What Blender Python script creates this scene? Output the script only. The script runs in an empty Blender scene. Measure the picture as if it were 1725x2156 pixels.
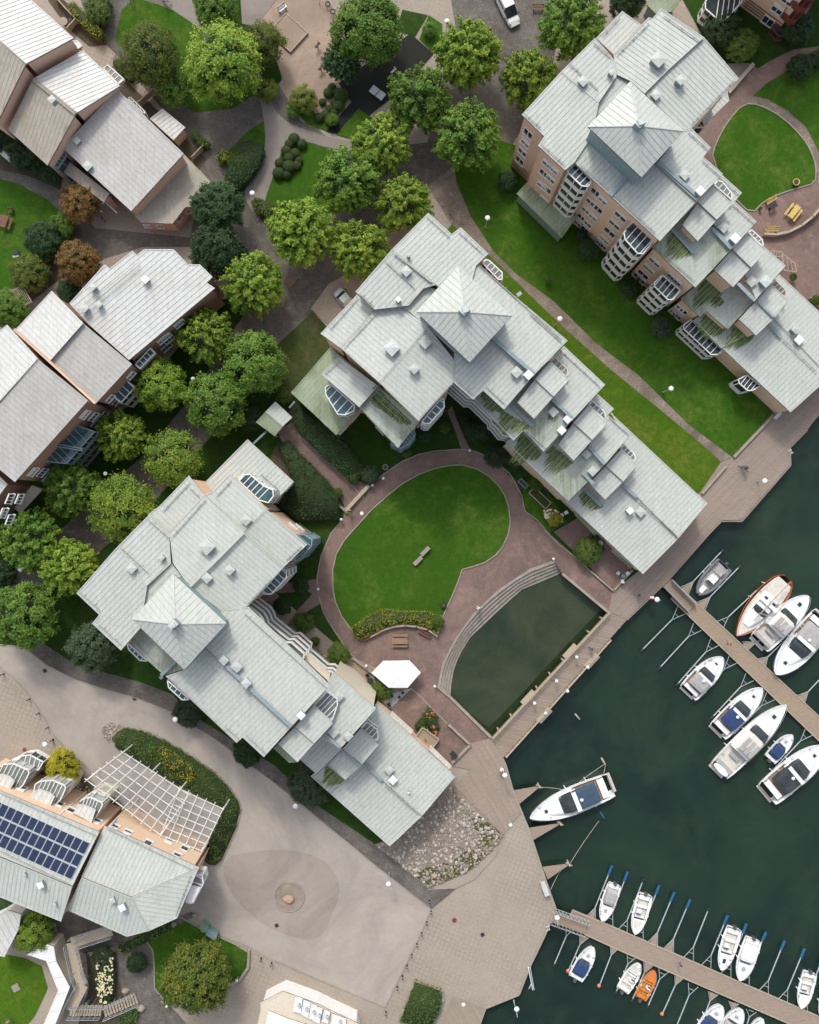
import bpy, bmesh, math, random
from mathutils import Vector, Matrix, noise
R = math.radians
scene = bpy.context.scene
C = scene.collection
random.seed(7)
# ---------------------------------------------------------------- camera, sky, sun, exposure
H = 120.0; F = 1800.0; CX, CY = 862.5, 1078.0
cd = bpy.data.cameras.new('camera'); cam = bpy.data.objects.new('camera', cd); C.objects.link(cam)
cam.location = (0, 0, H); cam.rotation_euler = (0, 0, 0)
cd.sensor_fit = 'VERTICAL'; cd.sensor_height = 24.0; cd.lens = 24.0 * F / 2156.0
cd.clip_start = 1.0; cd.clip_end = 3000.0
scene.camera = cam
w = bpy.data.worlds.new('World'); scene.world = w; w.use_nodes = True
nt = w.node_tree; bg = nt.nodes['Background']
sky = nt.nodes.new('ShaderNodeTexSky'); sky.sky_type = 'NISHITA'; sky.sun_disc = False
SUN_EL, SUN_AZ = R(44), R(-13)
sky.sun_elevation = SUN_EL; sky.sun_rotation = SUN_AZ
sky.air_density = 1.0; sky.dust_density = 3.0; sky.ozone_density = 1.0
bw_ = nt.nodes.new('ShaderNodeRGBToBW'); mx_ = nt.nodes.new('ShaderNodeMix'); mx_.data_type = 'RGBA'; mx_.inputs[0].default_value = .6; nt.links.new(sky.outputs[0], bw_.inputs[0]); nt.links.new(sky.outputs[0], mx_.inputs[6]); nt.links.new(bw_.outputs[0], mx_.inputs[7]); nt.links.new(mx_.outputs[2], bg.inputs[0])   # thin bright cloud
bg.inputs[1].default_value = 0.15
sd = bpy.data.lights.new('sun', 'SUN'); sd.energy = 0.9; sd.angle = R(7.0); sd.color = (1.0, .965, .90)
so = bpy.data.objects.new('sun', sd); C.objects.link(so); so.location = (0, 0, 150)
sv = Vector((math.sin(SUN_AZ) * math.cos(SUN_EL), math.cos(SUN_AZ) * math.cos(SUN_EL), math.sin(SUN_EL)))
so.rotation_euler = sv.to_track_quat('Z', 'Y').to_euler()
scene.view_settings.view_transform = 'Standard'; scene.view_settings.look = 'None'
scene.view_settings.exposure = 0.95; scene.view_settings.gamma = 1.0
# ---------------------------------------------------------------- survey helpers: map sheets of the site
def S(sx, sy, wd): return (sx / 1.8997, sy / 1.8997, wd / 1725 / 1.8997)
TL = {'D': (0, 0, 1), '00': S(0, 0, 1100), '10': S(1100, 0, 1100), '20': S(2177, 0, 1100), '01': S(0, 1000, 1100), '11': S(1100, 1000, 1100),
      '21': S(2177, 1000, 1100), '02': S(0, 2000, 1100), '12': S(1100, 2000, 1100), '22': S(2177, 2000, 1100), '03': S(0, 2996, 1100),
      '13': S(1100, 2996, 1100), '23': S(2177, 2996, 1100), 'z1': S(1900, 1250, 600), 'z2': S(2300, 1650, 600), 'z3': S(2500, 500, 600),
      'z4': S(2677, 900, 600), 'z5': S(900, 2450, 600), 'z6': S(1250, 2750, 600), 'z7': S(650, 1700, 700), 'z8': S(0, 2950, 700)}
def ab(t, p):
    ox, oy, s = TL[t]; x, y = ox + p[0] * s, oy + p[1] * s
    return (x - CX) / F, -(y - CY) / F
def P(t, p, z=0.0):
    a, b = ab(t, p); return Vector((a * (H - z), b * (H - z), z))
def PP(t, pts, z=0.0): return [P(t, p, z) for p in pts]
# ---------------------------------------------------------------- objects and labels
def tag(o, label=None, cat=None, group=None, kind=None):
    if label: o['label'] = label
    if cat: o['category'] = cat
    if group: o['group'] = group
    if kind: o['kind'] = kind
    return o
def thing(name, label, cat, loc=(0, 0, 0), rz=0, group=None):
    o = bpy.data.objects.new(name, None); C.objects.link(o); o.location = loc; o.rotation_euler = (0, 0, rz)
    o.empty_display_size = .3
    return tag(o, label, cat, group)
def dup(root, loc=None, rz=None, label=None, group=None, scale=None, parent=None):
    r = root.copy(); C.objects.link(r)
    if parent is not None: r.parent = parent
    if loc is not None: r.location = loc
    if rz is not None: r.rotation_euler = (0, 0, rz)
    if scale is not None: r.scale = scale if hasattr(scale, '__len__') else (scale,) * 3
    if label: r['label'] = label
    if group: r['group'] = group
    for ch in list(root.children):
        dup(ch, parent=r)
    return r
class MB:
    def __init__(s): s.v = []; s.f = []; s.m = []
    def quad(s, a, b, c, d, m=0):
        i = len(s.v); s.v += [tuple(a), tuple(b), tuple(c), tuple(d)]; s.f.append((i, i + 1, i + 2, i + 3)); s.m.append(m)
    def face(s, pts, m=0):
        i = len(s.v); s.v += [tuple(p) for p in pts]; s.f.append(tuple(range(i, i + len(pts)))); s.m.append(m)
    def prism(s, bot, top, mt=0, ms=0, mb=None, cap=True, capb=True):
        n = len(bot); i = len(s.v); s.v += [tuple(p) for p in bot] + [tuple(p) for p in top]
        for k in range(n):
            j = (k + 1) % n; s.f.append((i + k, i + j, i + n + j, i + n + k)); s.m.append(ms)
        if cap: s.f.append(tuple(range(i + n, i + 2 * n))); s.m.append(mt)
        if capb: s.f.append(tuple(range(i + n - 1, i - 1, -1))); s.m.append(ms if mb is None else mb)
    def box(s, c, d, rz=0, m=0, M=None):
        hx, hy, hz = d[0] / 2, d[1] / 2, d[2] / 2; cs, sn = math.cos(rz), math.sin(rz); pts = []
        for z in (-hz, hz):
            for x, y in ((-hx, -hy), (hx, -hy), (hx, hy), (-hx, hy)):
                q = Vector((c[0] + x * cs - y * sn, c[1] + x * sn + y * cs, c[2] + z)); pts.append(M @ q if M else q)
        s.prism(pts[:4], pts[4:], m, m)
    def bar(s, a, b, wd, ht=None, m=0):
        a = Vector(a); b = Vector(b); d = b - a
        if d.length < 1e-5: return
        ht = wd if ht is None else ht; d.normalize()
        up = Vector((0, 0, 1)) if abs(d.z) < .95 else Vector((0, 1, 0))
        x = d.cross(up).normalized() * wd / 2; y = x.cross(d).normalized() * ht / 2
        s.prism([a - x - y, a + x - y, a + x + y, a - x + y], [b - x - y, b + x - y, b + x + y, b - x + y], m, m)
    def tube(s, a, b, r, r2=None, n=8, m=0):
        a = Vector(a); b = Vector(b); d = (b - a).normalized(); r2 = r if r2 is None else r2
        up = Vector((0, 0, 1)) if abs(d.z) < .9 else Vector((1, 0, 0)); x = d.cross(up).normalized(); y = d.cross(x)
        A = []; Bq = []
        for k in range(n):
            t = -2 * math.pi * k / n; u = x * math.cos(t) + y * math.sin(t); A.append(a + u * r); Bq.append(b + u * r2)
        s.prism(A, Bq, m, m)
    def lathe(s, c, prof, n=16, m=0, sx=1, sy=1):
        i = len(s.v); k = len(prof)
        for (r, z) in prof:
            for j in range(n):
                t = 2 * math.pi * j / n; s.v.append((c[0] + r * sx * math.cos(t), c[1] + r * sy * math.sin(t), c[2] + z))
        for q in range(k - 1):
            for j in range(n):
                j2 = (j + 1) % n; s.f.append((i + q * n + j, i + q * n + j2, i + (q + 1) * n + j2, i + (q + 1) * n + j)); s.m.append(m)
        s.f.append(tuple(i + (k - 1) * n + j for j in range(n))); s.m.append(m)
        s.f.append(tuple(i + n - 1 - j for j in range(n))); s.m.append(m)
    def build(s, name, mats, parent=None, smooth=False, fix=True):
        me = bpy.data.meshes.new(name); me.from_pydata(s.v, [], s.f); mats = mats if isinstance(mats, (list, tuple)) else [mats]
        for x in mats: me.materials.append(x)
        me.polygons.foreach_set('material_index', s.m)
        if fix:
            bm = bmesh.new(); bm.from_mesh(me)
            big = [f for f in bm.faces if len(f.verts) > 4]
            if big: bmesh.ops.triangulate(bm, faces=big)
            bmesh.ops.recalc_face_normals(bm, faces=bm.faces); bm.to_mesh(me); bm.free()
        if smooth: me.polygons.foreach_set('use_smooth', [True] * len(me.polygons))
        me.update()
        o = bpy.data.objects.new(name, me); C.objects.link(o)
        if parent: o.parent = parent
        return o
def area(p): return sum(p[i][0] * p[(i + 1) % len(p)][1] - p[(i + 1) % len(p)][0] * p[i][1] for i in range(len(p))) / 2
def inset(pts, d):
    pts = [Vector((p[0], p[1])) for p in pts]; s = 1 if area(pts) > 0 else -1; n = len(pts); out = []
    for i in range(n):
        a, b, c = pts[i - 1], pts[i], pts[(i + 1) % n]; e1 = (b - a).normalized(); e2 = (c - b).normalized()
        n1 = Vector((-e1.y, e1.x)) * s; n2 = Vector((-e2.y, e2.x)) * s; m = (n1 + n2)
        if m.length < .2: m = n1
        m.normalize(); out.append(b + m * d / max(.35, m.dot(n1)))
    return out
def inpoly(x, y, poly):
    r = False; n = len(poly)
    for i in range(n):
        a, b = poly[i], poly[i - 1]
        if (a[1] > y) != (b[1] > y) and x < (b[0] - a[0]) * (y - a[1]) / (b[1] - a[1]) + a[0]: r = not r
    return r
def smoothpoly(pts, it=2):
    for _ in range(it):
        q = []
        for i in range(len(pts)):
            a, b = pts[i], pts[(i + 1) % len(pts)]
            q += [(a[0] * .75 + b[0] * .25, a[1] * .75 + b[1] * .25), (a[0] * .25 + b[0] * .75, a[1] * .25 + b[1] * .75)]
        pts = q
    return pts
# ---------------------------------------------------------------- materials
class N:
    def __init__(s, name):
        s.mat = bpy.data.materials.new(name); s.mat.use_nodes = True; s.t = s.mat.node_tree; s.b = s.t.nodes['Principled BSDF']
        g = s.t.nodes.new('ShaderNodeNewGeometry'); s.pos = g.outputs['Position']
    def n(s, ty, **k):
        x = s.t.nodes.new(ty)
        for a, v in k.items(): setattr(x, a, v)
        return x
    def l(s, a, b): s.t.links.new(a, b)
    def noise(s, scale, detail=4, rough=.6, vec=None, dist=0):
        x = s.n('ShaderNodeTexNoise'); x.inputs['Scale'].default_value = scale; x.inputs['Detail'].default_value = detail
        x.inputs['Roughness'].default_value = rough; x.inputs['Distortion'].default_value = dist
        s.l(vec or s.pos, x.inputs['Vector']); return x.outputs['Fac']
    def ramp(s, f, stops, mode='LINEAR'):
        r = s.n('ShaderNodeValToRGB'); r.color_ramp.interpolation = mode; e = r.color_ramp.elements
        while len(e) < len(stops): e.new(.5)
        for i, (p, c) in enumerate(stops): e[i].position = p; e[i].color = (c, c, c, 1) if not hasattr(c, '__len__') else (*c, 1)
        s.l(f, r.inputs[0]); return r.outputs[0]
    def mix(s, f, a, b, mode='MIX'):
        m = s.n('ShaderNodeMix', data_type='RGBA', blend_type=mode)
        for sock, v in ((m.inputs[0], f), (m.inputs[6], a), (m.inputs[7], b)):
            if hasattr(v, 'is_linked') or hasattr(v, 'node'): s.l(v, sock)
            elif hasattr(v, '__len__'): sock.default_value = (*v, 1)
            else: sock.default_value = v
        return m.outputs[2]
    def map(s, rot=0, scale=(1, 1, 1), vec=None):
        m = s.n('ShaderNodeMapping'); m.inputs['Rotation'].default_value = (0, 0, rot); m.inputs['Scale'].default_value = scale
        s.l(vec or s.pos, m.inputs['Vector']); return m.outputs[0]
    def out(s, col, rough=.8, bump=None, bs=.3, bd=.05, spec=.3, metal=0):
        if hasattr(col, '__len__'): s.b.inputs['Base Color'].default_value = (*col, 1)
        else: s.l(col, s.b.inputs['Base Color'])
        s.b.inputs['Roughness'].default_value = rough; s.b.inputs['Specular IOR Level'].default_value = spec; s.b.inputs['Metallic'].default_value = metal
        if bump is not None:
            b = s.n('ShaderNodeBump'); b.inputs['Strength'].default_value = bs; b.inputs['Distance'].default_value = bd
            s.l(bump, b.inputs['Height']); s.l(b.outputs[0], s.b.inputs['Normal'])
        return s.mat
def simple(name, col, rough=.6, var=.12, sc=3, spec=.3, metal=0):
    m = N(name); f = m.noise(sc, 5); c2 = tuple(min(1, c * (1 - var * 2)) for c in col); c3 = tuple(min(1, c * (1 + var)) for c in col)
    return m.out(m.ramp(f, [(.25, c2), (.75, c3)]), rough, spec=spec, metal=metal)
def roofmat(name, base, stain, samt=.5, moss=0, lo=.45):
    m = N(name)
    f1 = m.noise(.35, 6, .65); f2 = m.noise(3.2, 4); streak = m.noise(1.0, 5, .6, m.map(R(45), (4, .35, 1)))
    c = m.mix(m.ramp(f1, [(.35, 0), (.75, samt)]), base, stain)
    c = m.mix(m.ramp(streak, [(.44, 0), (.66, samt * .9)]), c, stain); pan = m.noise(1.0, 2, .4, m.map(R(45), (1.7, .06, 1))); c = m.mix(m.ramp(pan, [(.35, 0), (.7, .5)]), c, tuple(x * .84 for x in base))
    dirt = m.noise(1.4, 7, .8, None, .6); c = m.mix(m.ramp(dirt, [(.52, 0), (.72, .55)]), c, tuple(x * .72 for x in stain))
    c = m.mix(m.ramp(f2, [(.3, .0), (.9, .35)]), c, tuple(min(1, x * 1.2) for x in base))
    if moss:
        g = m.noise(.22, 3, .5); h_ = m.noise(1.0, 5, .7, m.map(R(45), (3.0, .22, 1)), .3); q = m.mix(1.0, m.ramp(g, [(lo, 0), (lo + .12, moss)]), m.ramp(h_, [(.38, .25), (.6, 1)]), 'MULTIPLY'); c = m.mix(q, c, m.mix(m.noise(1.2, 4), (.05, .085, .02), (.12, .155, .035)))
    return m.out(c, .5, m.noise(25, 2), .08, .02, .35)
M = {}
M['roof'] = roofmat('painted_sheet_metal', (.475, .50, .46), (.34, .355, .315), .6)
M['roof_moss'] = roofmat('mossy_sheet_metal', (.43, .47, .425), (.29, .33, .24), .7, .62, .47)
M['moss'] = simple('green_roof_algae', (.085, .13, .03), .8, .3, 2); M['moss2'] = simple('thin_roof_algae', (.17, .215, .095), .8, .2, 2)
M['roof_green'] = roofmat('algae_sheet_metal', (.32, .37, .27), (.19, .25, .12), .9, .6, .46)
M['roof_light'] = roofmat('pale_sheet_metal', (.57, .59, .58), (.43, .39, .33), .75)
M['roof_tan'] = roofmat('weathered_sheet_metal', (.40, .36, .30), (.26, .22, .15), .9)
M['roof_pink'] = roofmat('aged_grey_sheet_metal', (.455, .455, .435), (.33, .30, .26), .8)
M['seam'] = simple('dirty_seam', (.37, .365, .34), .7)
M['fascia'] = simple('brown_fascia', (.17, .12, .10), .6)
M['white'] = simple('white_paint', (.72, .72, .70), .45, .06)
M['cream'] = simple('cream_paint', (.62, .56, .44), .5, .06)
M['walk'] = simple('galvanised_grating', (.25, .31, .33), .5, .12)
M['vent'] = simple('vent_metal', (.50, .54, .52), .4)
M['teal'] = simple('blue_grey_cladding', (.20, .28, .29), .5)
M['dark'] = simple('dark_metal', (.03, .033, .035), .5)
M['weed'] = simple('submerged_weed', (.018, .032, .010), .3, .3, 1.2); M['steel'] = simple('steel', (.42, .44, .45), .35, metal=.3)
def glassmat(name, col):
    m = N(name); return m.out(m.ramp(m.noise(.9, 3), [(.3, tuple(c * .5 for c in col)), (.7, col)]), .07, spec=.6)
M['glass'] = glassmat('window_glass', (.035, .055, .06)); M['glass_teal'] = glassmat('conservatory_glass', (.05, .12, .14)); M['glass_pale'] = glassmat('hazy_glass', (.22, .24, .22)); M['glass_milk'] = glassmat('pale_blinds_glass', (.5, .52, .5))
def brick(name, a, b, mort, scale=1, rot=0, bw=.24, rh=.075, vert=True, rough=.85):
    m = N(name)
    if vert:   # courses follow world height on walls
        sx = m.n('ShaderNodeSeparateXYZ'); m.l(m.pos, sx.inputs[0]); ad = m.n('ShaderNodeMath', operation='ADD'); m.l(sx.outputs[0], ad.inputs[0]); m.l(sx.outputs[1], ad.inputs[1])
        cb = m.n('ShaderNodeCombineXYZ'); m.l(ad.outputs[0], cb.inputs[0]); m.l(sx.outputs[2], cb.inputs[1]); vec = cb.outputs[0]
    else: vec = m.map(rot)
    t = m.n('ShaderNodeTexBrick'); m.l(vec, t.inputs['Vector']); t.inputs['Scale'].default_value = 1; t.inputs['Brick Width'].default_value = bw; t.inputs['Row Height'].default_value = rh
    t.inputs['Mortar Size'].default_value = .012 * scale; t.inputs['Color1'].default_value = (*a, 1); t.inputs['Color2'].default_value = (*b, 1); t.inputs['Mortar'].default_value = (*mort, 1)
    c = m.mix(m.ramp(m.noise(.4, 6, .7), [(.3, .0), (.8, .45)]), t.outputs[0], tuple(x * .6 for x in a))
    c = m.mix(m.ramp(m.noise(3.0, 4), [(.3, 0), (.8, .3)]), c, tuple(min(1, x * 1.35) for x in b))
    if not vert and rough > .5: c = m.mix(m.ramp(m.noise(.14, 8, .75, None, .8), [(.42, 0), (.64, .7)]), c, tuple(x * .72 for x in mort)); c = m.mix(m.ramp(m.noise(.5, 7, .85, None, .4), [(.52, 0), (.70, .45)]), c, tuple(min(1, x * 1.6) for x in b))
    return m.out(c, rough, m.noise(12, 3), .2, .02)
M['brick_orange'] = brick('yellow_orange_brick', (.74, .52, .36), (.66, .455, .31), (.56, .46, .36))
M['brick_pink'] = brick('salmon_brick', (.70, .46, .33), (.62, .40, .29), (.54, .42, .33))
M['brick_red'] = brick('red_brown_brick', (.33, .19, .135), (.28, .155, .11), (.27, .21, .17))
M['brick_band'] = brick('dark_brick_band', (.25, .12, .08), (.22, .10, .07), (.18, .13, .10))
M['pave_grey'] = brick('grey_block_paving', (.135, .12, .105), (.19, .165, .145), (.06, .055, .045), 2, R(40), .42, .21, False)
def slabs(name, a, b, dark, rot, size=.62):
    m = N(name); t = m.n('ShaderNodeTexBrick'); m.l(m.map(rot), t.inputs['Vector']); t.offset = 0; t.inputs['Scale'].default_value = 1; t.inputs['Brick Width'].default_value = size; t.inputs['Row Height'].default_value = size; t.inputs['Mortar Size'].default_value = .05
    t.inputs['Color1'].default_value = (*a, 1); t.inputs['Color2'].default_value = (*b, 1); t.inputs['Mortar'].default_value = (*dark, 1)
    c = m.mix(m.ramp(m.noise(.09, 5, .65, None, 1.0), [(.38, 1), (.58, .15)]), m.mix(.5, a, b), t.outputs[0]); c = m.mix(m.ramp(m.noise(.16, 7, .75, None, 1.2), [(.40, 0), (.66, .75)]), c, tuple(x * .70 for x in a))
    c = m.mix(m.ramp(m.noise(3.5, 5, .8), [(.42, 0), (.72, .6)]), c, tuple(min(1, x * 1.25) for x in a)); c = m.mix(m.ramp(m.noise(9, 3, .8), [(.45, 0), (.75, .5)]), c, tuple(x * .62 for x in b)); return m.out(c, .9, m.noise(14, 3), .3, .02)
M['pave_tan'] = slabs('tan_slab_paving', (.345, .295, .24), (.31, .262, .212), (.22, .175, .14), R(22))
M['pave_path'] = brick('brown_block_path', (.24, .19, .155), (.32, .26, .21), (.09, .075, .055), 2.4, R(-45), .40, .2, False)
M['pave_red'] = brick('red_block_paving', (.215, .135, .112), (.255, .17, .142), (.14, .105, .088), 1.3, R(45), .24, .12, False)
def asphalt(name, a, b, big=.12):
    m = N(name); c = m.mix(m.ramp(m.noise(big, 5, .6, None, .6), [(.35, 0), (.7, 1)]), a, b)
    c = m.mix(m.ramp(m.noise(.055, 7, .72, None, 1.6), [(.46, 0), (.62, .55)]), c, tuple(x * .66 for x in a))
    c = m.mix(m.ramp(m.noise(1.2, 6, .7), [(.4, 0), (.75, .3)]), c, tuple(x * .72 for x in a)); c = m.mix(m.ramp(m.noise(18, 2), [(.45, 0), (.7, .25)]), c, tuple(min(1, x * 1.3) for x in b))
    return m.out(c, .92, m.noise(30, 3), .3, .01)
M['asphalt'] = asphalt('pale_pink_asphalt', (.33, .29, .255), (.395, .348, .30))
M['asphalt_dark'] = asphalt('worn_asphalt', (.285, .238, .208), (.35, .295, .258))
M['asphalt_path'] = asphalt('footpath_asphalt', (.27, .235, .205), (.20, .17, .15), .25)
M['sand'] = asphalt('playground_sand', (.30, .22, .165), (.38, .285, .22), .5)
M['rubber'] = asphalt('black_rubber', (.012, .012, .011), (.022, .022, .018))
M['gravel'] = asphalt('gravel', (.22, .18, .14), (.33, .28, .23), .9)
M['soil'] = asphalt('garden_soil', (.06, .05, .032), (.10, .08, .055), .5)
M['concrete'] = asphalt('concrete', (.36, .32, .27), (.30, .26, .22), .5)
M['stone'] = asphalt('pale_stone', (.35, .305, .255), (.25, .215, .175), 1.2)
M['rock'] = asphalt('pink_rock', (.46, .31, .22), (.36, .24, .18), 1.5)
def grass(name, a, b, c3, big=.09):
    m = N(name); f = m.noise(big, 5, .62, None, .8); c = m.mix(m.ramp(f, [(.36, 0), (.64, 1)]), a, b)
    c = m.mix(m.ramp(m.noise(.22, 8, .75, None, .8), [(.47, 0), (.62, .8)]), c, c3); c = m.mix(m.ramp(m.noise(1.1, 6, .8, None, .6), [(.40, 0), (.62, .7)]), c, tuple(x * .62 for x in a)); c = m.mix(m.ramp(m.noise(.06, 5, .6, None, .5), [(.42, 0), (.66, .6)]), c, tuple(x * .7 for x in a))
    c = m.mix(m.ramp(m.noise(7, 5, .75), [(.3, .5), (.7, 0)]), c, tuple(x * .55 for x in a)); c = m.mix(m.ramp(m.noise(22, 3), [(.5, 0), (.8, .25)]), c, tuple(x * 1.5 for x in b))
    return m.out(c, .95, m.noise(14, 4), .6, .06, .1)
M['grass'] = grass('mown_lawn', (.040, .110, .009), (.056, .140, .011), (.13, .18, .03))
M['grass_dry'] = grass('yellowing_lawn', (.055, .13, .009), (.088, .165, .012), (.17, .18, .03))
M['grass_dark'] = grass('dark_green_grass', (.022, .06, .009), (.034, .08, .012), (.06, .085, .02), .2)  # darker green grass for the verges and some of the lawns
M['weedy'] = grass('weedy_ground', (.05, .07, .022), (.075, .095, .03), (.13, .11, .06), .3)
def planks(name, a, b, rot, wdt=.15):
    m = N(name); v = m.map(rot); t = m.n('ShaderNodeTexBrick'); m.l(v, t.inputs['Vector']); t.inputs['Scale'].default_value = 1
    t.inputs['Brick Width'].default_value = 4.2; t.inputs['Row Height'].default_value = wdt; t.inputs['Mortar Size'].default_value = .022
    t.inputs['Color1'].default_value = (*a, 1); t.inputs['Color2'].default_value = (*b, 1); t.inputs['Mortar'].default_value = (.10, .08, .065, 1)
    c = m.mix(m.ramp(m.noise(.3, 6, .65), [(.3, 0), (.75, .55)]), t.outputs[0], tuple(x * .62 for x in a))
    c = m.mix(m.ramp(m.noise(1.5, 4, .6, m.map(rot, (.4, 5, 1))), [(.4, 0), (.8, .35)]), c, tuple(min(1, x * 1.35) for x in b))
    return m.out(c, .85, m.noise(9, 3), .2, .02)
M['planks'] = planks('weathered_boardwalk', (.33, .265, .215), (.27, .215, .175), R(-46), .2)
M['planks2'] = planks('weathered_boardwalk_turned', (.35, .285, .225), (.28, .225, .18), R(60), .2)
M['planks_bridge'] = planks('bridge_planks', (.34, .27, .215), (.25, .20, .16), R(12), .22)
M['dock'] = planks('pontoon_planks', (.37, .285, .205), (.33, .25, .18), R(45), .14)
M['dock2'] = planks('pontoon_planks_turned', (.36, .28, .22), (.32, .25, .195), R(66), .14)
M['wood'] = simple('weathered_wood', (.30, .20, .12), .75, .2, 6); M['wood_red'] = simple('red_brown_wood', (.22, .10, .07), .7, .2, 6)
M['wood_yellow'] = simple('yellow_painted_wood', (.60, .44, .14), .5, .1, 4); M['wood_pale'] = simple('pale_wood', (.42, .35, .26), .8, .15, 6)
def watermat(name, a, b, c3, sc=.05):
    m = N(name); f = m.noise(sc, 6, .6, None, .7); c = m.mix(m.ramp(f, [(.38, 0), (.62, 1)]), a, b); c = m.mix(m.ramp(m.noise(.11, 6, .7, None, .4), [(.48, 0), (.74, .7)]), c, c3)
    c = m.mix(m.ramp(m.noise(6, 2, .5), [(.74, 0), (.79, .25)]), c, (.10, .12, .10))
    return m.out(c, .12, m.noise(1.6, 4, .5), .05, .03, .35)
M['water'] = watermat('harbour_water', (.007, .018, .014), (.014, .032, .020), (.026, .047, .026))
M['shoal'] = watermat('shallow_water', (.018, .032, .017), (.040, .054, .028), (.058, .068, .032), .09)
# foliage: leaf colour varies from clump to clump (attribute) and from plant to plant
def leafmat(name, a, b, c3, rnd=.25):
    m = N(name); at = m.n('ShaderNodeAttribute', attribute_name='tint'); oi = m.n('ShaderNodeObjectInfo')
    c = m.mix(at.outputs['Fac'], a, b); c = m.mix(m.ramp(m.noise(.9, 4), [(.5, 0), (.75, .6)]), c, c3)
    hs = m.n('ShaderNodeHueSaturation'); mr = m.n('ShaderNodeMapRange'); mr.inputs[3].default_value = 1 - rnd; mr.inputs[4].default_value = 1 + rnd
    m.l(oi.outputs['Random'], mr.inputs[0]); m.l(mr.outputs[0], hs.inputs['Value']); m.l(c, hs.inputs['Color'])
    m.out(hs.outputs[0], .55, spec=.25)
    tr = m.n('ShaderNodeBsdfTranslucent'); mx = m.n('ShaderNodeMixShader'); mx.inputs[0].default_value = .28
    m.l(hs.outputs[0], tr.inputs[0]); o = [x for x in m.t.nodes if x.type == 'OUTPUT_MATERIAL'][0]
    m.l(m.b.outputs[0], mx.inputs[1]); m.l(tr.outputs[0], mx.inputs[2]); m.l(mx.outputs[0], o.inputs[0]); return m.mat
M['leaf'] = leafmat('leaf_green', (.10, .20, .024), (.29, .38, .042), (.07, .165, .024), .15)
M['leaf_mid'] = leafmat('leaf_mid_green', (.075, .17, .024), (.20, .31, .04), (.06, .145, .024), .15)
M['leaf_lime'] = leafmat('leaf_lime', (.14, .25, .03), (.32, .40, .05), (.09, .19, .025))
M['leaf_dark'] = leafmat('leaf_dark', (.028, .068, .022), (.07, .125, .042), (.02, .05, .018))
M['leaf_olive'] = leafmat('leaf_olive', (.085, .13, .018), (.20, .215, .032), (.06, .12, .02))
M['leaf_grey'] = leafmat('leaf_grey_green', (.045, .075, .035), (.09, .13, .065), (.035, .06, .03))
M['leaf_red'] = leafmat('leaf_autumn', (.17, .11, .035), (.33, .17, .055), (.11, .16, .03))
M['leaf_yellow'] = leafmat('leaf_yellow', (.25, .25, .02), (.48, .40, .03), (.14, .19, .025))
M['leaf_hedge'] = leafmat('leaf_hedge', (.065, .12, .018), (.14, .20, .035), (.04, .08, .012), .15)
M['leaf_hedge_gold'] = leafmat('leaf_hedge_gold', (.16, .20, .02), (.36, .34, .035), (.09, .17, .02), .15)
M['bark'] = simple('bark', (.10, .075, .055), .9, .2, 8)
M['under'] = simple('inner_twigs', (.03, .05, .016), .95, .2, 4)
# ---------------------------------------------------------------- ground, lawns, paths, water
def D(t, pts): 
    ox, oy, s = TL[t]; return [(ox + x * s, oy + y * s) for x, y in pts]
SHN = [0]
def sheet(name, pts, z, mat, sm=0, kind='structure', drop=0.0, curb=None):
    SHN[0] += 1; z += SHN[0] * .0003
    if sm: pts = smoothpoly(pts, sm)
    w_ = PP('D', pts, z); b = MB(); b.face(w_)
    o = b.build(name, mat); tag(o, kind=kind)
    if o.data.polygons and o.data.polygons[0].normal.z < 0:
        o.data.flip_normals()
    if curb:
        k = MB(); n = len(w_)
        for i in range(n):
            a, c = w_[i], w_[(i + 1) % n]; k.bar((a.x, a.y, z + .02), (c.x, c.y, z + .02), .16, .14)
        tag(k.build('kerb', curb), kind='structure')
    return o
SH = [(1725, 873.8), (1700, 905), (1663, 942.6), (1664.6, 979.5), (1562.2, 1097), (1518.6, 1097), (1491.7, 1125), (1411, 1217), (1394, 1234), (1320.5, 1304.6)]
POOLARC = [(1184.6, 1206), (1158, 1215.6), (1099, 1240.8), (1032, 1301), (985, 1348), (965, 1385), (951.6, 1425.4), (947.6, 1465.7)]
SH2 = [(1059, 1597), (1065, 1612), (1080.8, 1667.7), (1112.7, 1745), (1149.6, 1855.7), (1171, 1916), (1161, 1936), (1146, 1971.5), (1116, 2033.6), (1092.6, 2094), (1022, 2122.6), (1010, 2156), (880, 2500), (700, 3300)]
STEPO = [(1166, 1178.7), (1116, 1197), (1049, 1240.8), (998.6, 1287.8), (958, 1344.8), (931.5, 1395), (921.4, 1443.9)]
land = [(-3200, -3200), (5000, -3200), (5000, -2200), (2400, 190)] + SH + [(1282, 1287), (1184.6, 1207), (1166, 1178.7)] + STEPO[1:] + [(1035.5, 1552)] + SH2 + [(700, 5200), (-3200, 5200)]
lw = PP('D', land, 0); b = MB(); b.face(lw); b.face([v - Vector((0, 0, 4)) for v in lw][::-1]); n = len(lw)
g = b.build('ground', M['pave_tan']); g['kind'] = 'structure'
b = MB()
for i in range(3, n - 3):
    a, c = lw[i], lw[i + 1]; b.quad(a - Vector((0, 0, .002)), c - Vector((0, 0, .002)), c - Vector((0, 0, 4)), a - Vector((0, 0, 4)))
tag(b.build('quay_wall', M['concrete']), kind='structure')
b = MB(); b.quad((-900, -900, -1.3), (900, -900, -1.3), (900, 900, -1.3), (-900, 900, -1.3)); tag(b.build('water', M['water']), kind='structure')
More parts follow.
